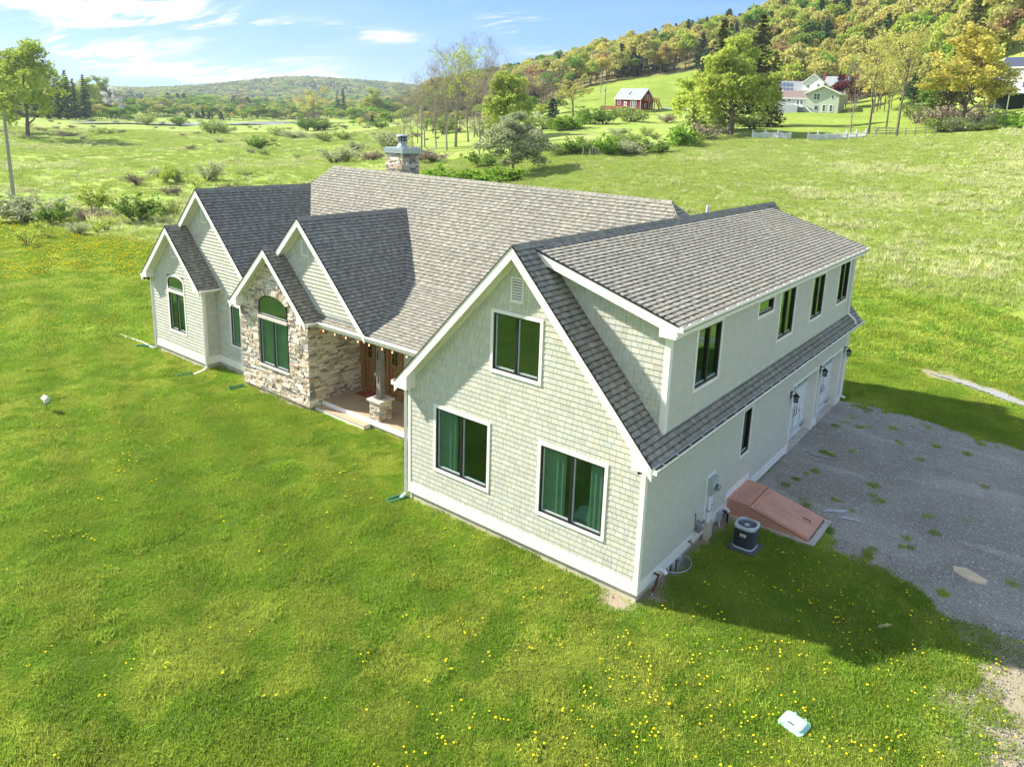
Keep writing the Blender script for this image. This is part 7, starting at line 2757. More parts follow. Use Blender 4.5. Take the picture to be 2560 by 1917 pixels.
# shrubs: proto, bearing, distance, half width, height factor, label
SHR = [
    ('shrub_dark', 322, 76, 1.9, 1.9, 'large dark green shrub left of the farthest gable'),
    ('shrub_green', 407, 80, 1.15, 1.45, 'grey green shrub just left of the farthest gable peak'),
    ('shrub_open', 238, 72, 1.1, 1.2, 'open lime shrub with crooked stems at the lawn edge'),
    ('shrub_open', 214, 71, .85, 1.0, 'small open shrub paired with the crooked lime one'),
    ('shrub_grey', 160, 70, .85, .95, 'small rounded grey shrub near the lawn edge'),
    ('shrub_open', 88, 69, 1.1, 1.35, 'yellowish sprawling shrub at the lawn edge'),
    ('shrub_open', 30, 66, 1.2, 1.4, 'yellowish sprawling shrub nearest the left picture edge'),
    ('shrub_grey', 48, 80, 3.2, 2.0, 'wide brownish grey thicket at the foot of the left pole'),
    ('shrub_dark', 105, 77, 1.5, 1.4, 'dark rounded shrub right of the grey thicket'),
    ('shrub_lime', 214, 87, 1.5, 1.9, 'tall lime shrub in the left meadow'),
    ('shrub_brown', 205, 79, 1.9, .9, 'low brown bramble before the tall lime shrub'),
    ('shrub_brown', 325, 112, 1.3, 1.2, 'small brown bramble alone in the left meadow'),
    ('shrub_lime', 402, 113, 1.5, 1.9, 'pale green upright shrub in the meadow'),
    ('shrub_green', 430, 114, 1.4, 1.7, 'darker green shrub beside the pale upright one'),
    ('shrub_grey', 508, 112, 1.7, 2.3, 'tall feathery shrub in the middle of the left meadow'),
    ('shrub_open', 483, 104, 1.3, 1.8, 'small dark stemmed tree like shrub beside the feathery one'),
    ('shrub_brown', 414, 100, 1.2, 1.0, 'brown bramble below the pale upright shrub'),
    ('shrub_brown', 555, 100, 1.2, .9, 'brown bramble above the far gable ridge'),
    ('shrub_dark', 645, 186, 3.2, 2.2, 'dark green mounded shrub in the middle meadow'),
    ('shrub_grey', 833, 142, 3.6, 2.4, 'broad grey brush behind the main ridge left of the chimney'),
    ('shrub_green', 530, 290, 4.8, 4.8, 'dark willow brush before the pond'),
    ('shrub_green', 558, 292, 4.0, 3.2, 'second dark willow brush before the pond, lower and to the right'),
    ('shrub_dark', 766, 345, 4.2, 4.2, 'round dark shrub right of the blue tarp'),
    ('shrub_dark', 812, 350, 6.5, 3.6, 'wide dark shrub beyond the blue tarp'),
    ('shrub_dark', 790, 352, 5.0, 3.4, 'dark shrub between the round one and the wide one'),
    ('shrub_dark', 950, 300, 3.2, 2.4, 'small dark shrub left of the bare trees'),
    ('shrub_green', 252, 255, 3.6, 2.0, 'dark green low shrub below the pond at the left'),
    ('shrub_brown', 164, 240, 3.0, 1.3, 'brown low shrub below the dark spruces'),
    ('shrub_green', 365, 365, 4.0, 4.2, 'green reeds like brush at the pond edge'),
    ('shrub_dark', 448, 392, 4.2, 3.6, 'dark brush on the pond bank'),
    ('shrub_green', 690, 262, 3.0, 2.6, 'green shrub with dry grass below the blue tarp'),
    ('shrub_grey', 740, 250, 4.2, 2.0, 'grey low shrub in the middle meadow'),
    ('shrub_green', 812, 212, 2.6, 2.4, 'green shrub left of the chimney beyond the ridge'),
    ('shrub_green', 860, 218, 3.2, 2.2, 'green shrub beyond the ridge close to the chimney'),
    ('shrub_grey', 888, 170, 2.2, 2.0, 'grey upright shrub just left of the chimney'),
    ('shrub_brown', 925, 140, 2.2, 1.4, 'straw coloured shrub behind the chimney on the left'),
    ('shrub_bright', 1085, 91, 2.8, 2.0, 'bright green bush right of the chimney'),
    ('shrub_bright', 1130, 88, 3.0, 2.3, 'largest bright green bush behind the main ridge'),
    ('shrub_bright', 1180, 87, 2.4, 1.7, 'third bright green bush behind the main ridge'),
    ('shrub_bright', 1262, 91, 2.2, 1.7, 'bright green bush below the apple tree'),
    ('shrub_dark', 1205, 110, 2.4, 1.8, 'darker bush between the bright ones and the apple tree'),
    ('shrub_green', 1405, 112, 2.4, 1.7, 'green hedge bush left of the grey posts'),
    ('shrub_dark', 1440, 112, 2.8, 1.9, 'dark green hedge bush at the grey posts'),
    ('shrub_green', 1478, 114, 2.4, 1.7, 'green hedge bush right of the grey posts'),
    ('shrub_bright', 1528, 110, 2.3, 2.4, 'tall bright green shrub on the field edge'),
    ('shrub_grey', 1572, 111, 2.3, 1.8, 'grey brush right of the tall bright shrub'),
    ('shrub_grey', 1598, 112, 2.6, 1.8, 'middle grey brush of the hedge below the red house'),
    ('shrub_dark', 1638, 112, 2.4, 1.7, 'dark bush at the right end of the hedge below the red house'),
    ('shrub_bright', 1700, 122, 2.8, 3.0, 'rounded bright green shrub by the corner of the dry field'),
    ('shrub_green', 1735, 126, 2.0, 2.0, 'green shrub against the rounded bright one'),
    ('shrub_dark', 1480, 188, 4.2, 3.0, 'rounded dark hedge left below the red house'),
    ('shrub_dark', 1512, 186, 3.8, 2.6, 'second rounded dark hedge below the red house'),
    ('shrub_green', 1580, 190, 4.4, 3.0, 'green brush in front of the red house'),
    ('shrub_green', 1560, 196, 2.6, 3.2, 'taller green brush before the red house door'),
    ('shrub_brown', 1664, 192, 2.8, 2.0, 'small brown shrub right below the red house'),
    ('shrub_green', 1555, 140, 1.9, 1.3, 'low green shrub in the pasture below the red house'),
    ('shrub_green', 1582, 138, 1.9, 1.4, 'second low green shrub in the pasture'),
    ('shrub_grey', 1540, 155, 2.4, 1.6, 'low grey shrub in the pasture'),
    ('shrub_green', 1613, 150, 1.6, 1.5, 'small upright shrub in the pasture'),
    ('shrub_green', 1638, 140, 1.2, 1.1, 'tiny dark shrub at the right of the pasture'),
    ('shrub_bright', 1398, 175, 3.6, 2.6, 'bright green brush under the tan budding tree'),
    ('shrub_green', 1360, 182, 3.6, 2.8, 'green brush left under the tan budding tree'),
    ('shrub_bright', 1440, 176, 2.8, 2.4, 'bright green rounded shrub below the utility poles'),
    ('shrub_brown', 1085, 128, 3.2, 1.7, 'dull brown brush at the feet of the bare trees'),
    ('shrub_brown', 1040, 135, 3.4, 2.0, 'brown brush by the foot of the utility pole'),
    ('shrub_grey', 990, 160, 4.0, 3.2, 'grey green brush left under the bare trees'),
    ('shrub_grey', 1200, 190, 4.2, 4.0, 'grey green brush behind the bare trees'),
    ('shrub_green', 1110, 215, 4.2, 5.0, 'green brush deep behind the bare trees'),
    ('shrub_grey', 1320, 205, 4.0, 3.4, 'grey green brush behind the apple tree'),
    ('shrub_brown', 1770, 136, 3.2, 2.2, 'tangled brown brush under the huge willow'),
    ('shrub_green', 1790, 146, 3.4, 3.2, 'shaded green brush left under the huge willow'),
    ('shrub_green', 1880, 150, 3.4, 2.8, 'shaded green brush right under the huge willow'),
    ('shrub_green', 2290, 165, 3.2, 3.4, 'green shrub beside the rail fence end'),
    ('shrub_brown', 2330, 158, 3.4, 3.2, 'reddish brown shrub beyond the rail fence'),
    ('shrub_green', 2352, 148, 3.2, 2.2, 'green shrub at the right end of the rail fence'),
    ('shrub_grey', 2384, 146, 2.6, 2.2, 'grey green shrub left of the short picket fence'),
    ('shrub_green', 2445, 145, 2.6, 1.2, 'green bush growing through the short picket fence'),
    ('shrub_grey', 2474, 147, 2.0, 2.2, 'feathery shrub between the two short picket fences'),
    ('shrub_brown', 2424, 156, 2.4, 3.0, 'reddish shrub behind the short picket fence'),
    ('shrub_bright', 2530, 144, 2.6, 1.9, 'bright green shrub at the right edge of the picture'),
    ('shrub_bright', 2556, 142, 2.4, 2.2, 'bright green shrub cut by the right edge of the picture'),
    ('shrub_green', 2505, 152, 2.4, 2.2, 'green shrub before the raised deck'),
]
for i, (pr, px, r, w, h, lab) in enumerate(SHR):
    random.seed(300 + i)
    plant(pr, px, r, (w, w, h * .86), lab, 'shrub', 'shrub', rz=random.uniform(0, 6.28), sink=.05)
random.seed(9)


# ---- what nobody could count: woods, brush, grass, flowers (instanced)
def instancer(name, P_, rot, scl, idx, protos, label=None):
    me = bpy.data.meshes.new(name)
    me.vertices.add(len(P_)); me.vertices.foreach_set('co', np.asarray(P_, np.float32).ravel())
    a = me.attributes.new('rot', 'FLOAT_VECTOR', 'POINT'); a.data.foreach_set('vector', np.asarray(rot, np.float32).ravel())
    a = me.attributes.new('scl', 'FLOAT_VECTOR', 'POINT'); a.data.foreach_set('vector', np.asarray(scl, np.float32).ravel())
    a = me.attributes.new('idx', 'INT', 'POINT'); a.data.foreach_set('value', np.asarray(idx, np.int32))
    me.update()
    ob = link_mesh(name, me)
    ng = bpy.data.node_groups.new(name, 'GeometryNodeTree')
    ng.interface.new_socket('Geometry', in_out='INPUT', socket_type='NodeSocketGeometry')
    ng.interface.new_socket('Geometry', in_out='OUTPUT', socket_type='NodeSocketGeometry')
    N = ng.nodes; L = ng.links
    gi, go = N.new('NodeGroupInput'), N.new('NodeGroupOutput')
    join = N.new('GeometryNodeJoinGeometry')
    infos = []
    for p in protos:
        oi = N.new('GeometryNodeObjectInfo'); oi.inputs['Object'].default_value = p; oi.inputs['As Instance'].default_value = True
        infos.append(oi)
    for oi in reversed(infos):          # Join keeps the last link first
        L.new(oi.outputs['Geometry'], join.inputs[0])
    iop = N.new('GeometryNodeInstanceOnPoints')
    L.new(gi.outputs[0], iop.inputs['Points']); L.new(join.outputs[0], iop.inputs['Instance'])
    iop.inputs['Pick Instance'].default_value = True

    def na(nm, ty):
        x = N.new('GeometryNodeInputNamedAttribute'); x.data_type = ty; x.inputs['Name'].default_value = nm
        return x.outputs['Attribute']
    L.new(na('idx', 'INT'), iop.inputs['Instance Index'])
    e2r = N.new('FunctionNodeEulerToRotation'); L.new(na('rot', 'FLOAT_VECTOR'), e2r.inputs[0]); L.new(e2r.outputs[0], iop.inputs['Rotation'])
    L.new(na('scl', 'FLOAT_VECTOR'), iop.inputs['Scale'])
    L.new(iop.outputs[0], go.inputs[0])
    md = ob.modifiers.new('scatter', 'NODES'); md.node_group = ng
    ob['kind'] = 'stuff'
    return ob


def proto_obj(name, *meshes):
    """an unlinked source object; several meshes are joined"""
    if len(meshes) == 1:
        return bpy.data.objects.new(name, meshes[0])
    V_, F, S, C, MI, mats = [], [], [], [], [], []
    off = 0
    for m in meshes:
        n = len(m.vertices); co = np.empty(n * 3, np.float32); m.vertices.foreach_get('co', co); V_.append(co.reshape(-1, 3))
        l = np.empty(len(m.loops), np.int32); m.loops.foreach_get('vertex_index', l); F.append(l + off)
        s = np.empty(len(m.polygons), np.int32); m.polygons.foreach_get('loop_total', s); S.append(s)
        c = np.empty(len(m.polygons) * 4, np.float32); m.attributes['tone'].data.foreach_get('color', c); C.append(c.reshape(-1, 4)[:, :3])
        MI.append(np.full(len(s), len(mats), np.int32)); mats.append(m.materials[0])
        off += n
    return bpy.data.objects.new(name, mesh_np(name, np.concatenate(V_), np.concatenate(F), np.concatenate(S), mats, col=np.concatenate(C), mi=np.concatenate(MI)))


# forest crowns for the hillsides: lumpy, dense, several kinds
def forest_tree(seed, leaf, n=900, H_=12, W_=4.6, cs=.75, kind='round'):
    rng = np.random.default_rng(seed)
    if kind == 'cone':
        tm, cm = conifer(seed, H_ * 1.05, W_ * .85, leaf, tiers=15, per=7, csize=.95, dense=7)
        return proto_obj('forest_tree', tm, cm)
    lumps = rng.normal(size=(11, 3)); lumps /= np.linalg.norm(lumps, axis=1, keepdims=True)
    lumps[:, 2] = np.abs(lumps[:, 2]) * 1.0 - .25
    cen = lumps * np.array([W_ * .62, W_ * .62, H_ * .27]) + np.array([0, 0, H_ * .62])
    cen = np.concatenate([cen, [[0, 0, H_ * .66], [0, 0, H_ * .8]]])
    rad = rng.uniform(.30, .46, len(cen)) * W_
    k = rng.integers(0, len(cen), n)
    d = rng.normal(size=(n, 3)); d /= np.linalg.norm(d, axis=1, keepdims=True)
    d[:, 2] = np.where(d[:, 2] < -.3, -d[:, 2], d[:, 2])
    C = cen[k] + d * rad[k][:, None] * rng.uniform(.72, 1.06, (n, 1))
    V_ = cards(C, cs, rng)
    cm = card_mesh('crown', V_, [LM[leaf]], rng, var=.22)
    tm = MB().tube([(0, 0, -.5), (0, 0, H_ * .7)], [.22, .1], 5, cap=False)
    for i in range(3):
        a = rng.random() * 6.28; tm.tube([(0, 0, H_ * .3), (W_ * .4 * math.cos(a), W_ * .4 * math.sin(a), H_ * .62)], [.13, .04], 4, cap=False)
    return proto_obj('forest_tree', tm.mesh('trunk', [M_bark]), cm)


FT = [forest_tree(51, 'lime', 1000), forest_tree(52, 'tan', 1000), forest_tree(53, 'yellow', 800), forest_tree(54, 'orange', 900), forest_tree(55, 'rust', 800),
      forest_tree(56, 'green', 1000), forest_tree(57, 'dark', 0, kind='cone'), forest_tree(58, 'brown', 600, cs=.5), forest_tree(59, 'bright', 1000), forest_tree(60, 'tan', 1000, H_=13, W_=5)]


def scatter_polar(px0, px1, r0, r1, dens, rng, grow=0.0):
    """random ground points between two bearings and distances, density per m2 at r0 (thinned as r^-grow)"""
    t1, t0 = bearing(px0), bearing(px1)
    A_ = (t1 - t0) * (r1 ** 2 - r0 ** 2) / 2
    n = int(A_ * dens)
    r = np.sqrt(rng.random(n) * (r1 ** 2 - r0 ** 2) + r0 ** 2)
    th = t0 + (t1 - t0) * rng.random(n)
    if grow:
        keep = rng.random(n) < (r / r0) ** -grow
        r, th = r[keep], th[keep]
    return CX + r * np.cos(th), CY + r * np.sin(th), r, th


rng = np.random.default_rng(5)
xs, ys, ix, sc = [], [], [], []


def add_wood(px0, px1, r0, r1, dens, w, s0=1.0, grow=0.0, hayfield=True):
    x, y, r, th = scatter_polar(px0, px1, r0, r1, dens, rng, grow)
    if hayfield:
        b0, b1 = bearing(1395), bearing(1850)
        keep = ~((th < b0) & (th > b1) & (r < 338))
        x, y, r, th = x[keep], y[keep], r[keep], th[keep]
    w = np.array(w, float); w /= w.sum()
    zn = fbm(x, y, .012, 3)[:, None] + rng.random((len(x), 1)) * .0
    k = rng.choice(len(w), len(x), p=w)
    # colonies: conifers and rust trees bunch together
    con = fbm(x, y, .018, 8)
    k = np.where((k == 6) & (con < .5), rng.choice([0, 1, 9], len(x)), k)
    k = np.where((con > .68) & (rng.random(len(x)) < .55), 6, k)
    xs.append(x); ys.append(y); ix.append(k); sc.append(s0 * rng.uniform(.75, 1.25, len(x)))


#                     lime tan yel ora rust grn con brn brt tan2
add_wood(1480, 2900, 262, 480, .0235, [28, 26, 9, 4, 1.2, 9, 6, 2.5, 3, 18], 1.0)
add_wood(2165, 2900, 214, 262, .022, [22, 30, 10, 6, 1, 6, 6, 4, 6, 20], .85)
add_wood(1060, 1480, 300, 620, .022, [14, 14, 4, 5, 2, 10, 20, 20, 5, 10], 1.0)
add_wood(1060, 1260, 620, 860, .016, [8, 8, 2, 4, 2, 10, 26, 30, 3, 6], 1.0)
add_wood(1260, 2900, 480, 720, .017, [26, 22, 6, 4, 2, 13, 11, 4, 3, 16], 1.05)
fx_, fy_ = np.concatenate(xs), np.concatenate(ys)
n = len(fx_)
print('forest', n)
instancer('hillside_forest', np.stack([fx_, fy_, hgt(fx_, fy_) - .4], 1), np.stack([np.zeros(n), np.zeros(n), rng.random(n) * 6.28], 1),
          np.concatenate(sc)[:, None] * np.stack([rng.uniform(.85, 1.2, n), rng.uniform(.85, 1.2, n), rng.uniform(.8, 1.2, n)], 1), np.concatenate(ix), FT)

xs, ys, ix, sc = [], [], [], []
add_wood(-200, 1250, 1500, 2900, .0045, [16, 3, 1, .5, .3, 40, 22, 5, 16, 3], 1.25, hayfield=False)
add_wood(420, 1060, 900, 1500, .0028, [14, 3, 1, 1, .5, 34, 18, 8, 18, 3], 1.3, hayfield=False)
fx_, fy_ = np.concatenate(xs), np.concatenate(ys); n = len(fx_)
print('far forest', n)
instancer('distant_woods', np.stack([fx_, fy_, hgt(fx_, fy_) - .5], 1), np.stack([np.zeros(n), np.zeros(n), rng.random(n) * 6.28], 1),
          np.concatenate(sc)[:, None] * np.array([1.5, 1.5, .8]), np.concatenate(ix), FT)

# belt of brush and low trees behind the pond, and brush along the lower slopes
xs, ys, ix, sc = [], [], [], []
add_wood(-150, 330, 425, 700, .016, [28, 1, 1, 0, 0, 36, 2, 3, 26, 2], .62, hayfield=False)
add_wood(330, 1000, 540, 900, .015, [24, 1.5, 1, .2, 0, 42, 3, 4, 22, 2], .72, hayfield=False)
add_wood(880, 1060, 360, 520, .012, [8, 6, 0, 2, 0, 40, 3, 22, 14, 6], .5, hayfield=False)
add_wood(1060, 1400, 225, 300, .010, [8, 8, 0, 4, 1, 25, 3, 36, 10, 6], .62)
fx_, fy_ = np.concatenate(xs), np.concatenate(ys); n = len(fx_)
instancer('brush_belt', np.stack([fx_, fy_, hgt(fx_, fy_) - 1.2], 1), np.stack([np.zeros(n), np.zeros(n), rng.random(n) * 6.28], 1),
          np.concatenate(sc)[:, None] * np.stack([np.full(n, 1.35), np.full(n, 1.35), rng.uniform(.6, 1.05, n)], 1), np.concatenate(ix), FT)
# ---------------------------------------------------------------- grass, dandelions, gravel


def blade_patch(seed, n, R_, h0, h1, w, m, lean=.6, var=.22, hue=.05, clump=0):
    rng = np.random.default_rng(seed)
    a = rng.random(n) * 6.28; r = R_ * np.sqrt(rng.random(n))
    x, y = r * np.cos(a), r * np.sin(a)
    if clump:
        c = rng.normal(size=(clump, 2)) * R_ * .5
        k = rng.integers(0, clump, n)
        x = c[k, 0] + rng.normal(size=n) * R_ * .16; y = c[k, 1] + rng.normal(size=n) * R_ * .16
    h = rng.uniform(h0, h1, n)
    b = rng.random(n) * 6.28
    l = h * np.abs(rng.normal(0, lean, n))
    cx, sx = np.cos(b), np.sin(b)
    ww = w * rng.uniform(.6, 1.3, n)
    d = rng.random(n) * 6.28
    dx, dy = np.cos(d) * ww * .5, np.sin(d) * ww * .5
    z0 = np.full(n, -.01)
    V_ = np.stack([np.stack([x - dx, y - dy, z0], 1), np.stack([x + dx, y + dy, z0], 1),
                   np.stack([x + cx * l * .4 + dx * .7, y + sx * l * .4 + dy * .7, h * .6], 1), np.stack([x + cx * l, y + sx * l, h], 1)], 1).reshape(-1, 3)
    t = rng.uniform(1 - var, 1 + var, n); hh = rng.normal(0, hue, n)
    me = mesh_np('grass_patch', V_, np.arange(4 * n), np.full(n, 4), [m], col=np.stack([t * (1 + hh), t, t * (1 - hh)], 1))
    return bpy.data.objects.new('grass_patch', me)


GL = leaf_mat('lawn_blade', (0.10, 0.2, .02), trans=.35, objvar=.16, world_lawn=True)
GS = leaf_mat('straw_blade', (0.60, 0.62, 0.30), trans=.3, objvar=.15)
GM_ = leaf_mat('meadow_blade', (0.42, 0.50, 0.12), trans=.35, objvar=.15, hue2=(0.46, 0.55, 0.16))
GY = leaf_mat('dandelion_yellow', (0.95, 0.78, 0.03), trans=.25, objvar=.1)
GW = leaf_mat('clover_white', (0.75, 0.75, 0.7), trans=.15, objvar=.1)
gp_short = [blade_patch(70 + i, 230, .30, .025, .085, .013, GL) for i in range(3)]
gp_tuft = [blade_patch(75 + i, 130, .16, .04, .10, .012, GL, lean=.6) for i in range(2)]
gp_far = [blade_patch(78 + i, 240, .75, .04, .13, .035, GL) for i in range(2)]
rng = np.random.default_rng(12)


def near_points(n_try, r0, r1, f):
    """points in the visible sector with probability f(x,y,r)"""
    t0, t1 = bearing(2560) - (.75 if r0 < 30 else .07), bearing(0) + (.45 if r0 < 30 else .07)
    r = np.sqrt(rng.random(n_try) * (r1 ** 2 - r0 ** 2) + r0 ** 2)
    th = t0 + (t1 - t0) * rng.random(n_try)
    x, y = CX + r * np.cos(th), CY + r * np.sin(th)
    k = rng.random(n_try) < f(x, y, r)
    return x[k], y[k], r[k]


def hidden(x, y):
    """ground the house stands in front of, left bare of blades"""
    m = in_house(x, y, .12)
    m |= (x > -24.5) & (x < -7.5) & (y > 6) & (y < 13.5)
    return m


def vis(x, y):
    # crude test: keep only points whose picture position is inside the frame
    d = np.stack([x - CAM.x, y - CAM.y, hgt(x, y) - CAM.z], 1)
    z = d @ np.array(FWD); u = (d @ np.array(RGT)) / z * 1840.8 + 1352; v = 958.5 - 230 - (d @ np.array(UPV)) / z * 1840.8
    return (z > .5) & (u > -60) & (u < 2620) & (v > -60) & (v < 2000)


def f_lawn(x, y, r):
    ok = ~hidden(x, y) & vis(x, y)
    p = lawn_mask(x, y) * (1 - soil_w(x, y)) * np.where(drive_sd(x, y) > -.03, 0.0, 1.0)
    p *= 1 - .92 * sparse_w(x, y) * smoothstep(fbm(x, y, 0.9, 77), .24, .42)
    p *= ~((np.abs(x - 1.03) < .44) & (np.abs(y - 3.72) < .44)) * 1.0
    p *= np.hypot(x, y - 1.9) > .5
    p *= ~((x > 1) & (y > 17) & (puddle_d(x, y) < .42 + .3 * (fbm(x, y, 1.4, 71) - .5)))
    return p * ok


def finish(name, x, y, protos, pick, smin, smax, dz=0.0, tilt=.0, zs=None):
    n = len(x)
    P_ = np.stack([x, y, hgt(x, y) + dz], 1)
    rot = np.stack([rng.normal(0, tilt, n), rng.normal(0, tilt, n), rng.random(n) * 6.28], 1)
    s = rng.uniform(smin, smax, n)
    if zs is not None:
        s3 = np.stack([s, s, s * zs], 1)
    else:
        s3 = np.stack([s, s, s * rng.uniform(.75, 1.3, n)], 1)
    print(name, n)
    return instancer(name, P_, rot, s3, pick, protos)


x1, y1_, r1 = near_points(78000, 4, 36, f_lawn)
x2, y2_, r2 = near_points(26000, 36, 105, lambda x, y, r: f_lawn(x, y, r) * .9)
hz = 0.38 + .65 * fbm(x1, y1_, .9, 14) + .8 * smoothstep(fbm(x1, y1_, 1.9, 15), .50, .78)
n1, n2 = len(x1), len(x2)
finish('lawn_grass', np.concatenate([x1, x2]), np.concatenate([y1_, y2_]), gp_short + gp_far, np.concatenate([rng.integers(0, 3, n1), rng.integers(3, 5, n2)]), .85, 1.2,
       zs=np.concatenate([hz * rng.uniform(.8, 1.25, n1), rng.uniform(.8, 1.4, n2)]))
x, y, r = near_points(48000, 4, 40, lambda x, y, r: f_lawn(x, y, r) * smoothstep(fbm(x, y, 1.3, 17), .50, .72) * .22)
finish('grass_tufts', x, y, gp_tuft, rng.integers(0, 2, len(x)), .8, 1.5)
# clumps growing out of the gravel
x, y, r = near_points(36000, 6, 34, lambda x, y, r: (drive_sd(x, y) > 0) * (((fbm(x, y, 1.6, 41) > .61) * np.exp(-np.maximum(drive_sd(x, y), 0) / 1.1)) + (fbm(x, y, 1.1, 43) > .80) * .2) * (y > 4.5) * (x > .6) * .9)
xg, yg = x, y
finish('gravel_weeds', x, y, gp_tuft, rng.integers(0, 2, len(x)), .5, 1.1)

# dandelions
def dandelion(seed, ball=False, big=.88):
    rng_ = np.random.default_rng(seed)
    mb = MB()
    k = 3 if ball else 1
    for j in range(k):
        ox_, oy_ = (rng_.normal(size=2) * .09) if j else (0, 0)
        h = rng_.uniform(.06, .13)
        mb.tube([(ox_, oy_, 0), (ox_ + .01, oy_, h)], .003, 3, col=(.12, .3, 1), mi=0, cap=False)
        mb.lathe((ox_ + .01, oy_, h - .006), [(.006, 0), (.024 * big, .008), (.023 * big, .013), (.014, .018)], 7)
    return bpy.data.objects.new('dandelion', mb.mesh('dandelion', [GY]))


DP = [dandelion(1, True), dandelion(2), dandelion(3), dandelion(4, True), dandelion(5, big=1.05)]


def f_dan(x, y, r):
    g = f_lawn(x, y, r)
    near_right = smoothstep(x, 0.2, 2.0) * (y < 5) + smoothstep(x, -3.0, 2.5) * (y < -.5) * .9
    far_right = (x > -1) * (y > 16) * .35 * smoothstep(fbm(x, y, .25, 61), .35, .6)
    far_left = smoothstep(-x, 26, 40) * (2.2 * smoothstep(fbm(x, y, .10, 62), .38, .6))
    mid = (.10 + .55 * smoothstep(fbm(x, y, .6, 63), .60, .75)) * (x < 0)
    sp = .9 * sparse_w(x, y)
    return np.clip(g * (.85 * near_right + far_right + mid * .6) + far_left * lawn_mask(x, y) * .9 + sp * .4 * (drive_sd(x, y) < 0), 0, 1)


x, y, r = near_points(25000, 4, 45, lambda x, y, r: f_dan(x, y, r) * .85)
xb, yb, rb_ = near_points(50000, 45, 90, lambda x, y, r: f_dan(x, y, r) * .7)
k_ = rng.random(len(xg)) < .35
xd, yd = np.concatenate([x, xb, xg[k_]]), np.concatenate([y, yb, yg[k_]])
n = len(xd)
sc_ = np.concatenate([rng.uniform(.6, 1.1, len(x)), rng.uniform(1.3, 2.0, len(xb)), rng.uniform(.7, 1.1, k_.sum())])
print('dandelions', n)
instancer('dandelions', np.stack([xd, yd, hgt(xd, yd)], 1), np.stack([np.zeros(n), np.zeros(n), rng.random(n) * 6.28], 1), np.repeat(sc_[:, None], 3, 1), rng.integers(0, 5, n), DP)

# straw coloured tall grass on the right slope, tussocks in the left meadow
mp_ = [blade_patch(80, 190, .7, .06, .20, .02, GM_, lean=.5, clump=9), blade_patch(81, 150, .6, .10, .28, .016, GS, lean=.5, clump=6),
       blade_patch(82, 190, .7, .08, .24, .022, GM_, lean=.5, clump=8), blade_patch(83, 90, .4, .2, .48, .02, GS, lean=.4, clump=3)]


def f_mead(x, y, r):
    th = np.arctan2(y - CY, x - CX)
    return (1 - lawn_mask(x, y)) * vis(x, y) * ~hidden(x, y) * (th < bearing(1030))


x, y, r = near_points(76000, 36, 150, lambda x, y, r: f_mead(x, y, r) * np.where(r > 128, (np.arctan2(y - CY, x - CX) < bearing(1700)) * (r < 140) * 1.0, 1.0) * .8)
dryness = fbm(x, y, .13, 4) + .35 * (rng.random(len(x)) - .5) + .18 * smoothstep(-np.arctan2(y - CY, x - CX), -bearing(1500), -bearing(2300))
pk = np.where(dryness > .84, rng.choice([1, 3, 0], len(x), p=[.5, .2, .3]), rng.choice([0, 2, 1], len(x), p=[.5, .42, .08]))
lo = np.arctan2(y - CY, x - CX) > bearing(1480)
pk = np.where(lo & (rng.random(len(x)) < .8), rng.choice([0, 2], len(x)), pk)
finish('tall_meadow_grass', x, y, mp_, pk, .8, 1.4)
x, y, r = near_points(90000, 50, 300, lambda x, y, r: (1 - lawn_mask(x, y)) * vis(x, y) * (np.arctan2(y - CY, x - CX) > bearing(1030)) * (.45 + .55 * smoothstep(fbm(x, y, .09, 33), .42, .62)) * .6)
pk = np.where(fbm(x, y, .07, 35) + .3 * (rng.random(len(x)) - .5) > .66, rng.choice([1, 3], len(x)), rng.choice([0, 2], len(x)))
n = len(x)
finish('left_meadow_grass', x, y, mp_, pk, .8, 1.8)
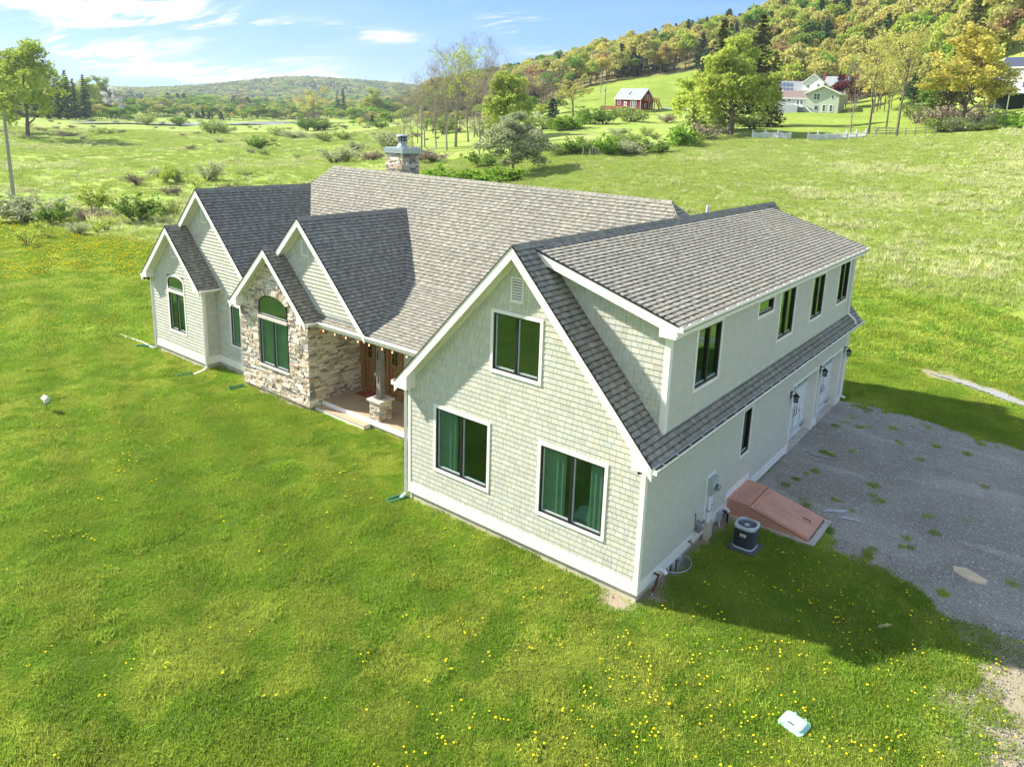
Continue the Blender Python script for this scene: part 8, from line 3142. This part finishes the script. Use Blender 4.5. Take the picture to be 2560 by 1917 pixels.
# brambles and tussocks too small to count
BP = [proto_obj('tussock', *PROTO['shrub_brown']), proto_obj('tussock', *PROTO['shrub_grey']), proto_obj('tussock', *PROTO['shrub_green'])]
x, y, r = near_points(2600, 95, 420, lambda x, y, r: (1 - lawn_mask(x, y)) * (np.arctan2(y - CY, x - CX) > bearing(1300)) * smoothstep(fbm(x, y, .03, 55), .42, .6) * .20)
finish('meadow_brush', x, y, BP, rng.integers(0, 3, len(x)), .5, 1.7, zs=.62)

# loose stones on the gravel
def pebble(seed):
    rng_ = random.Random(seed); mb = MB()
    for j in range(16):
        a, b = rng_.uniform(-.3, .3), rng_.uniform(-.3, .3); s = rng_.uniform(.006, .018)
        t_ = rng_.choice((.25, .4, .6, 1.0, 1.7))
        v = [(a + s * math.cos(k * 1.57 + j) * rng_.uniform(.7, 1.2), b + s * math.sin(k * 1.57 + j) * rng_.uniform(.7, 1.2), 0) for k in range(4)] + [(a, b, s * .8)]
        mb.add(v, [(0, 1, 4), (1, 2, 4), (2, 3, 4), (3, 0, 4)], (t_, t_, t_))
    return bpy.data.objects.new('pebbles', mb.mesh('pebbles', [bpy.data.materials.get('pebble_grey') or mat('pebble_grey', (.30, .30, .30), .85)]))


x, y, r = near_points(44000, 6, 34, lambda x, y, r: np.clip((drive_sd(x, y) > 0) * (x > .1) * ~((x < 2.6) & (y < 6.6)) * .5 + sparse_w(x, y) * .8 + soil_w(x, y) * .25 * ~in_house(x, y, .02), 0, 1))
finish('loose_stones', x, y, [pebble(i) for i in range(3)], rng.integers(0, 3, len(x)), .8, 1.3, dz=.012)
# ---------------------------------------------------------------- air
mh = bpy.data.materials.new('haze'); mh.use_nodes = True
for n_ in list(mh.node_tree.nodes):
    mh.node_tree.nodes.remove(n_)
t = NT(mh.node_tree)
pv = t.n('ShaderNodeVolumePrincipled'); ou = t.n('ShaderNodeOutputMaterial')
pv.inputs['Color'].default_value = (0.80, 0.90, 1.0, 1); pv.inputs['Density'].default_value = 0.00015; pv.inputs['Anisotropy'].default_value = 0.2
t.l(pv.outputs[0], ou.inputs['Volume'])
hz_ = MB().box((-3650, -3650, -45), (3650, 3650, 235)).build('haze', [mh])
hz_['kind'] = 'stuff'
